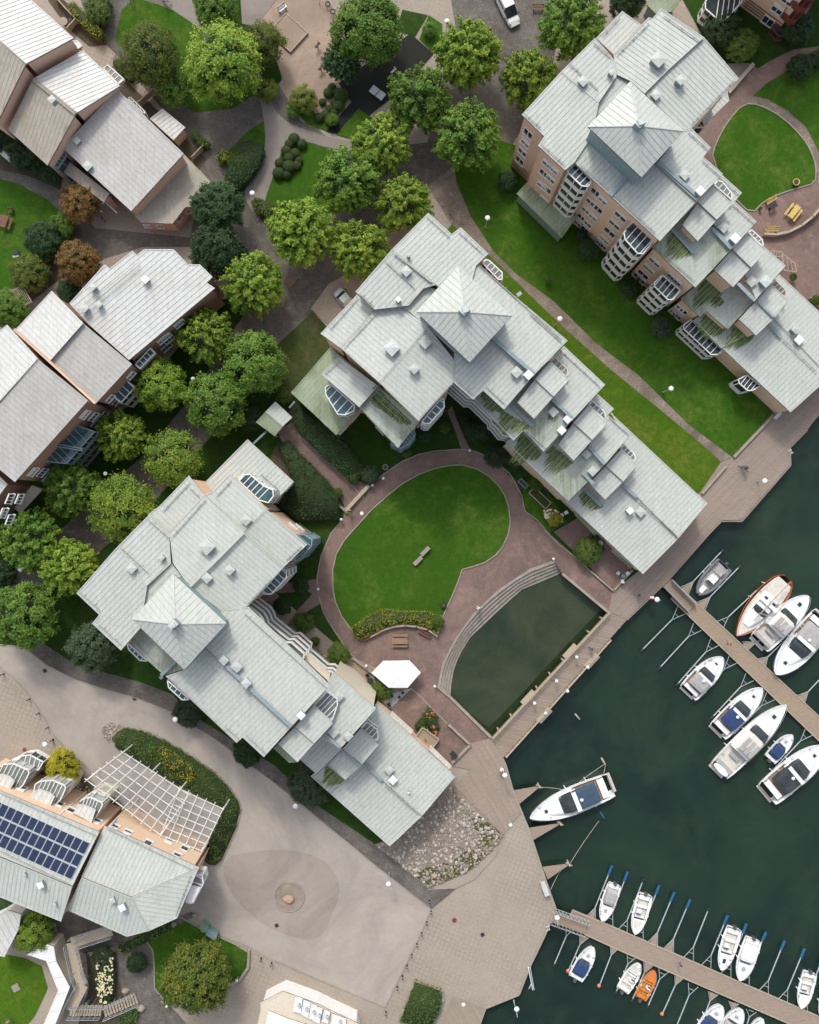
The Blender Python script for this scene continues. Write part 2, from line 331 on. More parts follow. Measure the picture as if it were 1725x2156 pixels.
# shallow, green pool water and weed band under the footbridge
b = MB(); b.face(PP('D', [(1284, 1290), (1290, 1200), (1150, 1170), (1000, 1260), (920, 1380), (915, 1460), (960, 1500), (1036, 1555)], -1.28)); tag(b.build('pool_water', M['shoal']), kind='structure')
b = MB(); b.face(PP('D', [(1036, 1552), (1282, 1292), (1266, 1282), (1180, 1372), (1100, 1460), (1029, 1532), (960, 1480), (948, 1470)], -1.265)); tag(b.build('weed_band', M['weed']), kind='structure')
L = {1: .025, 2: .05, 3: .075, 4: .10, 5: .125, 6: .15}
road = [(-120, 1350), (0, 1357), (50, 1362), (101, 1402), (161, 1432), (215, 1449), (285, 1469), (362, 1499), (453, 1556), (579, 1649), (656, 1711), (794, 1825), (908, 1914.5), (891, 1956), (811, 2121), (690, 2070.5), (579, 2022), (524, 1993), (470, 1972), (400, 1925), (380, 1860), (300, 1800), (190, 1640), (144, 1580), (114, 1550), (97, 1520), (74, 1483), (44, 1442), (0, 1404), (-120, 1350)]
sheet('road', road[:-1], L[1], M['asphalt'])
sheet('road_patch', [(475, 1805), (520, 1795), (575, 1788), (640, 1793), (690, 1815), (712, 1850), (716, 1885), (700, 1925), (684, 1965), (655, 1982), (600, 1968), (550, 1945), (500, 1900), (470, 1850)], L[2], M['asphalt_dark'], 1)
sheet('pavement', [(50, 1362), (88, 1352), (148, 1392), (208, 1412), (295, 1436), (362, 1461), (405, 1505), (520, 1577), (579, 1612), (660, 1690), (794, 1780), (905, 1870), (960, 1872), (912, 1912), (908, 1914.5), (794, 1825), (656, 1711), (579, 1649), (453, 1556), (362, 1499), (285, 1469), (215, 1449), (161, 1432), (101, 1402)], L[2], M['pave_grey'])
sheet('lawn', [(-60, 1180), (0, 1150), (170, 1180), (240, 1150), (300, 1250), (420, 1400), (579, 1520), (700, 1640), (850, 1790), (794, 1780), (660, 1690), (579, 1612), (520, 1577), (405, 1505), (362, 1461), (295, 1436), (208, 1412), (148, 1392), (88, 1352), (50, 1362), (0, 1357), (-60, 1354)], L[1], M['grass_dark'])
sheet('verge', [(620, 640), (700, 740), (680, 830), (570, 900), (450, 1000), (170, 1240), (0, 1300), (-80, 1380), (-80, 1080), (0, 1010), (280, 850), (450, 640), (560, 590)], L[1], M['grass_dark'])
sheet('weedy_plot', [(590, 720), (655, 650), (690, 690), (700, 730), (614, 828), (600, 850), (575, 800)], L[2], M['weedy'])
sheet('avenue', [(600, 560), (660, 600), (700, 640), (660, 655), (590, 720), (560, 780), (470, 890), (330, 1050), (170, 1200), (60, 1280), (-80, 1370), (-80, 1290), (100, 1140), (300, 960), (400, 840), (470, 730), (540, 620)], L[3], M['pave_grey'])
sheet('parking_bay', [(655, 650), (690, 600), (740, 570), (760, 620), (700, 690)], L[4], M['pave_tan'])
# north gardens
sheet('path', [(150, -60), (470, -60), (500, 20), (600, 200), (720, 320), (900, 300), (960, 60), (940, -60), (1200, -60), (1160, 160), (1060, 340), (960, 360), (900, 390), (870, 420), (700, 620), (560, 620), (480, 520), (300, 520), (170, 560), (130, 450), (60, 395), (-60, 370), (-60, 330), (60, 345), (140, 400), (200, 480), (400, 500), (430, 370), (350, 240), (260, 130), (190, 60)], L[1], M['pave_grey'])
sheet('lawn', D('00', [(765, 60), (830, 0), (880, -8), (1000, 30), (1120, 80), (1240, 165), (1300, 300), (1640, 440), (1600, 590), (1460, 680), (1220, 705), (1100, 620), (900, 420), (725, 260), (735, 180)]), L[2], M['grass'])
sheet('lawn', [(398, -20), (530, -20), (560, 90), (600, 160), (575, 190), (540, 150), (520, 70), (470, 50), (405, 10)], L[2], M['grass_dark'], 1)
sheet('footpath', D('00', [(980, -60), (1200, -60), (1210, 40), (1310, 100), (1500, 180), (1640, 480), (1700, 620), (1725, 700)]) + [(612, 262), (700, 292), (770, 300), (760, 318), (690, 312), (650, 298), (600, 296), (583, 350), (565, 400), (552, 440), (545, 470), (535, 450), (512, 412), (522, 385), (552, 330), (560, 300), (556, 250), (545, 200), (480, 110), (415, 55), (340, 5)], L[3], M['asphalt_path'], 1)
sheet('playground_floor', [(500, -20), (590, -20), (720, -20), (712, 180), (745, 215), (690, 272), (640, 265), (606, 215), (592, 150), (555, 60)], L[2], M['sand'], 1)
sheet('footpath', [(505, -30), (605, -30), (540, 55), (510, 50)], L[3], M['asphalt_path'])
sheet('playground_mat', D('10', [(850, 210), (995, 335), (800, 560), (570, 740), (390, 840), (320, 825), (480, 640), (400, 520)]), L[4], M['rubber'])
sheet('lawn', D('10', [(525, 680), (580, 720), (640, 760), (480, 870), (385, 845)]), L[4], M['grass'])
sheet('lawn', D('10', [(800, 60), (960, 95), (880, 230), (760, 190)]), L[2], M['grass_dark'])
sheet('lawn', D('10', [(905, 245), (965, 95), (1050, 150), (1050, 340), (1000, 335)]), L[3], M['grass'])
sheet('lawn', D('00', [(1435, 945), (1560, 820), (1650, 760), (1668, 820), (1665, 930), (1600, 1080), (1500, 1200), (1440, 1150)]), L[2], M['grass'])
sheet('lawn', [(592, 290), (650, 300), (694, 314), (740, 330), (800, 380), (760, 440), (640, 455), (560, 450), (548, 425), (570, 370), (582, 330)], L[2], M['grass'], 1)
sheet('lawn', D('10', [(70, 640), (170, 740), (200, 780), (320, 820), (350, 800), (200, 660)]), L[3], M['grass'])
sheet('lawn', [(-60, 372), (0, 376), (44, 389), (100, 420), (131, 450), (146, 480), (140, 520), (100, 570), (60, 602), (0, 618), (-60, 625)], L[2], M['grass'])
sheet('soil_bed', [(-60, 230), (0, 260), (60, 300), (130, 380), (128, 400), (60, 370), (-60, 345)], L[2], M['soil'])
sheet('soil_bed', [(140, 480), (160, 560), (60, 640), (0, 660), (-60, 670), (-60, 620), (60, 600)], L[3], M['soil'])
sheet('soil_bed', D('00', [(760, 480), (1000, 700), (1240, 950), (1300, 1000), (1240, 1080), (900, 800), (640, 500)]), L[2], M['soil'])
sheet('soil_bed', D('00', [(380, -20), (640, 230), (700, 280), (560, 290), (430, 180), (300, 0)]), L[2], M['soil'])
sheet('van_street', [(1000, -60), (1240, -60), (1180, 80), (1140, 160), (1060, 200), (1040, 60)], L[2], M['pave_grey'])
# lawn between the two eastern blocks
pathR = [(956, 349), (962, 386), (992, 456.5), (1040, 530), (1090, 579), (1166, 634), (1256.8, 724), (1347, 792), (1448, 892), (1542, 962.8)]
pathL = [(1518.6, 972.8), (1481.7, 939), (1381, 855), (1290, 781.5), (1196, 697.6), (1146, 650.6), (1095, 600), (1029, 537), (951, 473), (898, 386)]
sheet('lawn', pathR + [(1627.7, 868.8), (1560, 780), (1300, 500), (1150, 330), (1040, 290)], L[1], M['grass'])
sheet('lawn', pathL[:-1] + [(930, 500), (1040, 640), (1180, 760), (1300, 900), (1430, 1050), (1473, 1038)], L[1], M['grass_dry'])
sheet('path', pathR + pathL, L[2], M['pave_path'])
sheet('path', [(880, 330), (940, 300), (960, 349), (900, 392)], L[2], M['pave_grey'])
# north-east courtyard
sheet('courtyard_paving', [(1440, 300), (1560, 160), (1640, 110), (1725, 95), (1950, 60), (1950, 640), (1812, 738), (1640, 600), (1500, 420)], L[1], M['pave_red'])
sheet('lawn', D('20', [(1250, 650), (1350, 655), (1500, 740), (1620, 860), (1680, 960), (1705, 1050), (1700, 1150), (1590, 1180), (1480, 1215), (1380, 1260), (1300, 1345), (1180, 1230), (1050, 1000), (1075, 900), (1150, 760)]), L[2], M['grass'], 1, curb=M['stone'])
sheet('path', D('20', [(1290, 600), (1400, 625), (1530, 705), (1640, 800), (1725, 960), (1800, 1100), (1720, 1160), (1705, 1050), (1680, 960), (1620, 860), (1500, 740), (1350, 655), (1250, 645)]), L[3], M['pave_path'])
sheet('lawn', D('20', [(1310, 600), (1400, 520), (1500, 460), (1560, 400), (1725, 300), (1900, 300), (1900, 1100), (1800, 1100), (1725, 950), (1640, 790), (1530, 695), (1400, 618)]), L[2], M['grass'])
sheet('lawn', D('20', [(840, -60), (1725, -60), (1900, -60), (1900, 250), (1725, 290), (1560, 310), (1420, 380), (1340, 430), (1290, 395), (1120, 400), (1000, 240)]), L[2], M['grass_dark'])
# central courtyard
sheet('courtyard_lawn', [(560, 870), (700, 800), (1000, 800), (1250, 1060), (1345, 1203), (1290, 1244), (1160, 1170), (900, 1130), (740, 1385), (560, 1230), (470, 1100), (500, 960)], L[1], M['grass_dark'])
sheet('soil_bed', D('11', [(130, 960), (240, 1060), (520, 1300), (560, 1420), (480, 1460), (330, 1330), (150, 1160), (60, 1050)]), L[2], M['soil'])
sheet('soil_bed', D('11', [(0, 1240), (60, 1190), (220, 1360), (400, 1560), (400, 1690), (150, 1700), (-60, 1560), (-60, 1400)]), L[2], M['soil'])
sheet('courtyard_paving', [(586, 905), (626, 884), (640, 900), (690, 950), (750, 1010), (777, 1020), (834, 978), (881, 957.7), (965, 946), (998.6, 949), (1049, 976), (1086, 1016.5), (1102.6, 1063.5), (1106, 1077), (1158, 1123), (1290, 1244), (1282, 1287), (1184.6, 1207), (1166, 1178.7)] + STEPO[1:] + [(1035.5, 1552), (990, 1566), (948, 1613), (874, 1560), (824, 1500), (743, 1395), (720, 1351.5), (693, 1308), (676, 1271), (668, 1214), (676, 1170), (696.5, 1123), (723, 1091), (725, 1062), (703, 1030), (640, 970), (590, 925)], L[3], M['pave_red'])
sheet('path', D('12', [(-40, 520), (60, 520), (180, 505), (268, 495), (275, 560), (285, 650), (200, 700), (110, 790), (70, 790), (150, 680), (235, 590), (200, 568), (90, 580), (-40, 590)]), L[4], M['pave_red'])
sheet('path', D('11', [(1080, 1010), (1130, 1130), (1170, 1260), (1240, 1275), (1190, 1180), (1140, 1060), (1110, 980)]), L[4], M['pave_red'])
oval = D('11', [(520, 1725), (600, 1635), (700, 1545), (800, 1465), (900, 1408), (1000, 1370), (1100, 1350), (1180, 1348), (1260, 1370), (1340, 1415), (1400, 1475), (1440, 1535), (1466, 1610), (1475, 1690)]) + D('12', [(1475, 150), (1462, 220), (1430, 290), (1385, 345), (1320, 390), (1240, 418), (1175, 435), (1160, 480), (1130, 560), (1085, 660), (1055, 730), (1040, 800), (1020, 845), (960, 805), (890, 785), (820, 778), (750, 785), (680, 805), (600, 850), (530, 875), (480, 815), (420, 730), (380, 640), (365, 560), (362, 440), (385, 340), (430, 260), (480, 200)])
sheet('oval_lawn', oval, .14, M['grass'], curb=M['stone'])
b = MB(); ow = PP('D', oval, .10); n = len(ow)
sheet('lawn', [(1100, 1020), (1104, 1063.5), (1112, 1077), (1158, 1121), (1195, 1100), (1130, 1000)], L[4], M['grass'])
sheet('soil_bed', D('22', [(60, 200), (250, 90), (560, 440), (430, 560)]), L[4], M['pave_red'])
sheet('terrace', D('12', [(400, 1030), (480, 985), (860, 1150), (700, 1320), (560, 1200)]), L[4], M['dock'])
sheet('terrace', D('12', [(640, 1240), (860, 1180), (720, 1310)]), L[5], M['steel'])
sheet('gravel_apron', D('z7', [(1350, 960), (1480, 1070), (1500, 1180), (1380, 1330), (1230, 1440), (1100, 1600), (1000, 1500), (1250, 1200)]), L[3], M['gravel'])
sheet('gravel_apron', D('20', [(600, 60), (700, 60), (700, 160), (600, 200)]), L[2], M['gravel'])
# boardwalks
sheet('boardwalk', [(2400, 150), (2400, 188)] + SH + [(1282, 1286.5), (1290, 1244), (1345, 1210), (1400, 1130), (1473, 1038), (1520, 975), (1545, 963), (1640, 860), (1725, 780)], L[3], M['planks'])
sheet('boardwalk', [(1035.5, 1553), (1059, 1597), (1065, 1612), (1080.8, 1667.7), (1098, 1710), (1060, 1758), (957, 1655), (990, 1620), (948, 1613), (990, 1566)], L[4], M['planks2'])
sheet('boardwalk', D('13', [(1115, 1545), (1320, 1628), (1285, 1725), (1230, 1900), (1000, 1900), (1060, 1700)]), L[3], M['planks2'])
sheet('gravel_bed', D('13', [(1100, 225), (1240, 360), (1435, 545), (1350, 640), (1250, 745), (1110, 815), (960, 872), (800, 735), (625, 600), (720, 560), (925, 400)]), L[4], M['gravel'])
M['mossbed'] = grass('mossy_ground', (.07, .075, .022), (.10, .11, .025), (.16, .15, .05), .5)
sheet('moss_bed', D('13', [(1250, 400), (1330, 450), (1435, 545), (1350, 640), (1250, 745), (1110, 815), (960, 872), (850, 770), (960, 740), (1120, 700), (1250, 600), (1300, 530), (1220, 480)]), L[5], M['mossbed'], 1)
# south-west gardens
isl = [(262, 1531), (300, 1538), (350, 1560), (400, 1590), (450, 1625), (480, 1654), (503, 1685), (508, 1705), (498, 1745), (468, 1812), (455, 1823), (440, 1822), (428, 1812), (433, 1780), (470, 1703), (380, 1660), (270, 1592), (235, 1560), (237, 1545)]
sheet('planted_island', isl, L[2], M['soil'], curb=M['stone'])
sheet('gravel_bed', D('02', [(650, 1420), (700, 1395), (770, 1415), (740, 1450), (700, 1500), (690, 1530), (650, 1490), (635, 1450)]), L[2], M['gravel'])
sheet('gravel_bed', D('03', [(230, 100), (520, 170), (760, 370), (700, 420), (520, 280), (260, 160)]), L[2], M['soil'])
sheet('lawn', D('03', [(-60, 1270), (0, 1280), (150, 1310), (260, 1360), (300, 1500), (260, 1590), (215, 1680), (150, 1760), (-60, 1760)]), L[2], M['grass_dry'])
sheet('lawn', D('03', [(900, 1180), (1000, 1100), (1130, 1050), (1250, 1120), (1370, 1175), (1470, 1220), (1560, 1275), (1550, 1380), (1490, 1460), (1400, 1480), (1200, 1560), (1030, 1575), (970, 1500), (970, 1380), (960, 1260)]), L[2], M['grass'], curb=M['stone'])
sheet('path', D('03', [(340, 1060), (420, 1020), (800, 1180), (1200, 1020), (1250, 1040), (900, 1200), (940, 1240), (975, 1330), (965, 1480), (1060, 1600), (1200, 1760), (860, 1760), (760, 1500), (720, 1350), (560, 1300), (380, 1200)]), L[3], M['pave_grey'])
sheet('soil_bed', D('03', [(540, 1280), (740, 1200), (760, 1330), (760, 1480), (860, 1580), (760, 1760), (480, 1760), (560, 1500)]), L[2], M['soil'])
ci = [(609 + 31 * math.cos(2 * math.pi * k / 36), 1888 + 31 * math.sin(2 * math.pi * k / 36)) for k in range(36)]
sheet('stone_circle', ci, L[3], M['gravel'], curb=M['stone'])
# kerb lines of the road
b = MB()
def kerbline(pts, wd=.14, z=.05):
    q = PP('D', pts, z)
    for i in range(len(q) - 1): b.bar(q[i], q[i + 1], wd, .12)
kerbline(road[1:13]); kerbline(D('02', [(0, 1045), (60, 1095), (130, 1165), (185, 1230), (220, 1280), (290, 1390), (340, 1480), (430, 1570), (560, 1690), (600, 1725)])); kerbline([(908, 1914.5), (891, 1956), (811, 2121), (690, 2070.5), (579, 2022)])
kerbline(SH2[:-1], .3, .03); kerbline(SH[1:], .22, .03); kerbline([(902, 1872), (960, 1870), (1000, 1850), (1045, 1800), (1065, 1755)], .1)
tag(b.build('kerb', M['stone']), kind='structure')
b = MB(); 
for q in (D('11', [(150, 1160), (330, 1330), (470, 1460), (560, 1560)]), D('11', [(40, 1175), (200, 1340), (380, 1520), (400, 1590), (460, 1650)]), D('11', [(590, 1470), (690, 1400), (800, 1325), (900, 1283), (1000, 1262), (1150, 1250), (1250, 1260), (1340, 1300), (1400, 1340), (1470, 1400), (1510, 1460), (1550, 1545), (1560, 1600), (1570, 1640), (1640, 1690), (1725, 1785)]), D('12', [(430, 115), (350, 210), (290, 350), (265, 480), (276, 600), (300, 690), (340, 770), (420, 890), (490, 980)]), D('22', [(0, 190), (100, 285), (200, 360), (290, 445), (430, 570)]), D('12', [(850, 1180), (900, 1220), (960, 1280), (1080, 1400)])):
    q = PP('D', q, .06)
    for i in range(len(q) - 1): b.bar(q[i], q[i + 1], .14, .12)
tag(b.build('edging_stones', M['stone']), kind='structure')
# footbridge, terraced steps, garden walls
br = thing('footbridge', 'wooden plank footbridge with railings between the courtyard pool and the harbour', 'footbridge')
deck = PP('D', [(1282, 1287.5), (1320.3, 1305), (1059, 1597), (1036, 1552.5)], .10); k = MB(); k.prism([v - Vector((0, 0, .25)) for v in deck], deck); k.build('deck', M['planks_bridge'], br)
for (e0, e1, nn) in ((deck[0], deck[3], 22), (deck[1] * .86 + deck[2] * .14, deck[2] * .98 + deck[1] * .02, 20)):
    k = MB()
    for zz in (.45, .75, 1.05): k.bar(e0 + Vector((0, 0, zz)), e1 + Vector((0, 0, zz)), .07 if zz < 1 else .12, .06)
    for i in range(nn + 1):
        q = e0.lerp(e1, i / nn); k.bar(q, q + Vector((0, 0, 1.05)), .09)
    k.build('railing', M['wood_pale'], br)
k = MB()
for i in range(9):
    for e0, e1 in ((deck[0], deck[3]), (deck[1], deck[2])):
        q = e0.lerp(e1, (i + .5) / 9); k.tube(q + Vector((0, 0, -3.2)), q + Vector((0, 0, -.2)), .14)
k.build('piles', M['wood_pale'], br)
for (p, dd) in ((D('12', [(1590, 1240)])[0], 1), (D('22', [(165, 950)])[0], 1), (D('12', [(1690, 1350)])[0], 1), (D('22', [(300, 1010)])[0], 1)):
    k = MB(); q = P('D', p, .05); k.box(q, (2.4, .9, .2), R(47)); k.build('side_platform', M['wood_pale'], br)
st = thing('terraced_steps', 'curved terrace of pale stone steps going down into the pool', 'steps'); NS = 5
so_ = smoothpoly([(1185, 1206)] + STEPO + [(947, 1466)], 0)
outer = [(1168, 1178), (1140, 1188), (1116, 1197), (1082, 1218), (1049, 1240.8), (1022, 1263), (998.6, 1287.8), (976, 1316), (958, 1344.8), (944, 1369), (931.5, 1395), (925, 1420), (921.4, 1443.9)]
innr = [(1182, 1206), (1158, 1216), (1132, 1227), (1099, 1240.8), (1066, 1270), (1040, 1294), (1015, 1318), (990, 1342), (972, 1371), (962, 1392), (955, 1412), (950, 1440), (948, 1466)]
for s_ in range(NS):
    k = MB(); z0 = .04 - s_ * .29
    for i in range(len(outer) - 1):
        def q(j, f): return P('D', (outer[j][0] + (innr[j][0] - outer[j][0]) * f, outer[j][1] + (innr[j][1] - outer[j][1]) * f), z0)
        f0, f1 = s_ / NS, (s_ + 1) / NS + .02
        a, b_, c_, d_ = q(i, f0), q(i + 1, f0), q(i + 1, f1), q(i, f1); dn = Vector((0, 0, 1.6))
        k.prism([a - dn, d_ - dn, c_ - dn, b_ - dn], [a, d_, c_, b_])
    k.build('step', M['stone'], st)
def wallrun(name, label, pts, h, wd, mat, cat='wall', cap=None, z=0):
    t = thing(name, label, cat); q = PP('D', pts, z); k = MB()
    for i in range(len(q) - 1):
        d_ = (q[i + 1] - q[i]).normalized() * .02 * i; k.bar(q[i] + Vector((0, 0, h / 2 - .1)) - d_, q[i + 1] + Vector((0, 0, h / 2 - .1)) + d_, wd, h + .2)
    k.build('wall_body', mat, t)
    if cap:
        k = MB()
        for i in range(len(q) - 1): k.bar(q[i] + Vector((0, 0, h + .04)), q[i + 1] + Vector((0, 0, h + .04)), wd + .12, .07)
        k.build('coping', cap, t)
    return t
wallrun('pool_wall', 'straight stone wall along the northeast side of the pool', [(1184, 1208), (1281, 1289)], .35, .35, M['stone'])
wallrun('pool_wall', 'straight stone wall along the southwest side of the pool', [(921, 1444), (948, 1467), (1034, 1552)], .35, .35, M['stone'])
wallrun('garden_wall', 'low pale wall closing the shaded wide lawn by the boardwalk', D('21', [(1185, 1300), (1430, 1040)]), .5, .3, M['stone'])
wallrun('garden_wall', 'low pale wall at the foot of the bright narrow lawn', D('21', [(1135, 1355), (985, 1528)]), .5, .3, M['stone'])
wallrun('garden_wall', 'L shaped low wall round the red patio with the black table', D('12', [(1090, 1405), (1225, 1530), (1110, 1645)]), .55, .3, M['stone'])
wallrun('garden_wall', 'low wall beside the brown yard at the waterfront end', D('22', [(290, 445), (430, 567), (550, 440)]), .5, .25, M['stone'])
wallrun('garden_wall', 'pale wall enclosing the timber terrace next to the white tent', D('12', [(490, 985), (560, 1040), (640, 1100)]), .6, .3, M['stone'])
wallrun('retaining_wall', 'curved retaining wall behind the golden hedge', D('12', [(600, 855), (680, 812), (750, 790), (820, 783), (890, 790), (960, 810), (1015, 848)]), .7, .25, M['wood_pale'])
wallrun('retaining_wall', 'curved wooden wall around the yellow picnic table', D('20', [(1365, 1478), (1440, 1482), (1520, 1465), (1600, 1425), (1670, 1370), (1725, 1310), (1780, 1220)]), .9, .3, M['wood_pale'])
wallrun('garden_wall', 'curved stone wall at the corner of the lower garden lawn', D('03', [(1565, 1255), (1560, 1360), (1500, 1450), (1410, 1480)]), .5, .3, M['stone'])
# ---------------------------------------------------------------- building kit
WN = [0]
class Bld:
    def __init__(s, name, label, cat='apartment building', wall='brick_orange'):
        s.t = thing(name, label, cat); s.wall = wall; s.walls = {}; s.planes = []
    def roof(s, t, pts, z, up=(1, -1), slope=.10, seam=(1, -1), mat='roof', zb=0, wm=None, sp=.56, ins=.28, walls=True, name='roof_section', guard=None):
        a0, b0 = ab(t, pts[0]); u = Vector((up[0], -up[1])).normalized() * slope
        w0 = P(t, pts[0], z); c = z - u.x * w0.x - u.y * w0.y; W_ = []
        for p in pts:
            a, b = ab(t, p); G = u.x * a + u.y * b; zz = (c + G * H) / (1 + G); W_.append(Vector((a * (H - zz), b * (H - zz), zz)))
        if area(W_) < 0: W_ = W_[::-1]
        def pz(x, y): return c + u.x * x + u.y * y
        k = MB(); th = .16
        k.face(W_, 0); n = len(W_)
        for i in range(n):
            a, b = W_[i], W_[(i + 1) % n]; dn = Vector((0, 0, th)); k.quad(a - dn, b - dn, b, a, 1)
        k.face([v - Vector((0, 0, th)) for v in W_][::-1], 1)
        if seam:
            sd_ = Vector((seam[0], -seam[1])).normalized(); nn = Vector((-sd_.y, sd_.x)); ds = [nn.x * v.x + nn.y * v.y for v in W_]
            d = math.floor(min(ds) / sp) * sp + .21
            while d < max(ds):
                hits = []
                for i in range(n):
                    a, b = W_[i], W_[(i + 1) % n]; da, db = ds[i] - d, ds[(i + 1) % n] - d
                    if (da > 0) != (db > 0):
                        f = da / (da - db); q = a.lerp(b, f); hits.append((q.x * sd_.x + q.y * sd_.y, q))
                hits.sort(key=lambda h: h[0])
                for i in range(0, len(hits) - 1, 2):
                    a, b = hits[i][1], hits[i + 1][1]
                    if (b - a).length > .35:
                        e = (b - a).normalized() * .06; k.bar(a + e + Vector((0, 0, .018)), b - e + Vector((0, 0, .018)), .05, .022, 2)
                d += sp
        # light edge flashing
        for i in range(n):
            a, b = W_[i], W_[(i + 1) % n]; e = (b - a)
            if e.length < .4: continue
            e.normalize(); inn = Vector((-e.y, e.x, 0)) * .09; inn.z = u.x * inn.x + u.y * inn.y; k.bar(a + e * .04 + inn + Vector((0, 0, .03)), b - e * .04 + inn + Vector((0, 0, .03)), .10, .055, 0)
        k.build(name, [M[mat], M['fascia'], M['seam']], s.t)
        if walls:
            q = inset(W_, ins); wm = wm or s.wall; mb = s.walls.setdefault(wm, MB())
            top = [Vector((v.x, v.y, pz(v.x, v.y) - th - .004)) for v in q]; mb.prism([Vector((v.x, v.y, zb)) for v in q], top)
        s.planes.append((c, u)); s.last = (c, u, W_)
        return s
    def up(s, t, p, dz=0.0, pl=None):
        c, u = (pl or s.last)[:2]; a, b = ab(t, p); G = u.x * a + u.y * b; z = (c + G * H) / (1 + G) + dz; return Vector((a * (H - z), b * (H - z), z))
    def finish(s):
        for wm, mb in s.walls.items(): mb.build('wall', M[wm], s.t)
    def line(s, name, t, p, q, dz, wd, ht, mat, posts=0, z=None):
        a, b = (s.up(t, p, dz), s.up(t, q, dz)) if z is None else (P(t, p, z), P(t, q, z)); k = MB(); k.bar(a, b, wd, ht)
        for i in range(posts): 
            c = a.lerp(b, (i + .5) / posts); k.bar(c - Vector((0, 0, abs(dz))), c, .05)
        return k.build(name, M[mat], s.t)
    def guard(s, t, p, q, off=.28):
        a, b = s.up(t, p, off), s.up(t, q, off); k = MB(); k.bar(a, b, .045); k.bar(a - Vector((0, 0, .13)), b - Vector((0, 0, .13)), .045); n = max(2, int((b - a).length / 1.6))
        d = (b - a).normalized(); pr = Vector((-d.y, d.x, 0)) * .35
        for i in range(n):
            c = a.lerp(b, (i + .5) / n); k.bar(c - Vector((0, 0, off)), c, .05); k.bar(c, c + pr - Vector((0, 0, off - .05)), .035)
        k.build('snow_guard', M['seam'], s.t)
    def vent(s, t, p, size, h=.7, rz=R(45), cap='roof', z=None):
        b = s.up(t, p, 0) if z is None else P(t, p, z); k = MB(); k.box(b + Vector((0, 0, h / 2 - .15)), (size * .86, size * .86, h + .3), rz)
        o = k.build('roof_vent', M['teal'], s.t); k = MB(); c = b + Vector((0, 0, h)); hs = size * .52; r = []
        for i in range(4):
            an = rz + R(45) + i * math.pi / 2; r.append(Vector((math.cos(an), math.sin(an), 0)) * hs * 1.414)
        k.prism([c + q for q in r], [c + q + Vector((0, 0, .06)) for q in r]); ap = c + Vector((0, 0, .06 + .10 * size))
        for i in range(4): k.face([c + r[i] + Vector((0, 0, .062)), c + r[(i + 1) % 4] + Vector((0, 0, .062)), ap])
        k.build('vent_cap', M[cap], o)
    def pyramid(s, t, cs, apex, ze, za, zb, wm='teal'):
        za = ze + (za - ze) * .62
        Wc = PP(t, cs, ze); 
        if area(Wc) < 0: Wc = Wc[::-1]
        A = P(t, apex, za); k = MB(); n = 4; dn = Vector((0, 0, .18))
        for i in range(4):
            a, b = Wc[i], Wc[(i + 1) % 4]; k.face([a, b, A], 0); k.quad(a - dn, b - dn, b, a, 1)
            e = b - a; L_ = e.length; nr = int(L_ / .62); k.bar(a.lerp(A, .01) + Vector((0, 0, .03)), A + Vector((0, 0, .03)), .12, .07, 0)
            m = (a + b) / 2; upv = (A - m)
            for j in range(1, nr):
                f = j / nr; st_ = a.lerp(b, f); g = 2 * min(f, 1 - f); en = st_ + upv * g * .985
                k.bar(st_ + upv * .01 + Vector((0, 0, .02)), en + Vector((0, 0, .02)), .05, .022, 2)
        k.face([v - dn for v in Wc][::-1], 1); k.build('pyramid_roof', [M['roof'], M['dark'], M['seam']], s.t)
        q = inset(Wc, .35); k = MB(); k.prism([Vector((v.x, v.y, zb)) for v in q], [Vector((v.x, v.y, ze - .185)) for v in q]); k.build('lantern_wall', M[wm], s.t)
        k = MB(); k.box(A + Vector((0, 0, .05)), (1.1, .9, 1.3), R(45)); o = k.build('chimney', M['teal'], s.t); k = MB(); k.box(A + Vector((0, 0, .78)), (1.0, .8, .14), R(45)); k.box(A + Vector((0, 0, .95)), (.6, .6, .2), R(20)); k.build('chimney_cap', M['vent'], o)
        k = MB(); a, b = Wc[0], Wc[1]
        return Wc
    # windows lie on the vertical plane through two eave points, moved in by the overhang
    def facade(s, t, p, q, z, ins=.28):
        a, b = P(t, p, z), P(t, q, z); d = (b - a); d.z = 0; d.normalize(); nrm = Vector((d.y, -d.x, 0)); mid = (a + b) / 2
        if nrm.dot(Vector((-mid.x, -mid.y, 0))) < 0: nrm = -nrm   # the wall seen from above faces the middle
        s.fa = (a - nrm * ins, d, nrm); return s
    def win(s, t, p, wd=1.1, ht=1.3, leaves=2, pane='glass', fr='white'):
        A, d, nrm = s.fa; a, b = ab(t, p); den = nrm.x * a + nrm.y * b; h = nrm.dot(A) / den if abs(den) > 1e-6 else H; z = H - h; c = Vector((a * h, b * h, z))
        z0 = max(z, ht / 2 + .2); c.z = z0
        k = MB(); up = Vector((0, 0, 1)); M4 = Matrix.Translation(c) @ Matrix(((d.x, nrm.x, 0, 0), (d.y, nrm.y, 0, 0), (0, 0, 1, 0), (0, 0, 0, 1)))
        def bx(x, y, zz, dx, dy, dz, kk): kk.box((x, y, zz), (dx, dy, dz), 0, 0, M4)
        bx(0, .03, ht / 2 - .05, wd, .14, .1, k); bx(0, .05, -ht / 2 - .02, wd + .1, .34, .07, k)
        for i in range(leaves + 1): bx(-wd / 2 + .05 + (wd - .1) * i / leaves, .03, 0, .10, .14, ht - .1, k)
        o = k.build('window', M[fr], s.t); k = MB(); bx(0, .02, 0, wd - .1, .06, ht - .1, k); WN[0] += 1; pn = k.build('pane', M[pane], o)
        if WN[0] % 3: k = MB(); q_ = .35 + .1 * (WN[0] % 4); bx(0, .055, (ht - .1) * (1 - q_) / 2, wd - .14, .02, (ht - .1) * q_, k); k.build('blind', M['white'], o)
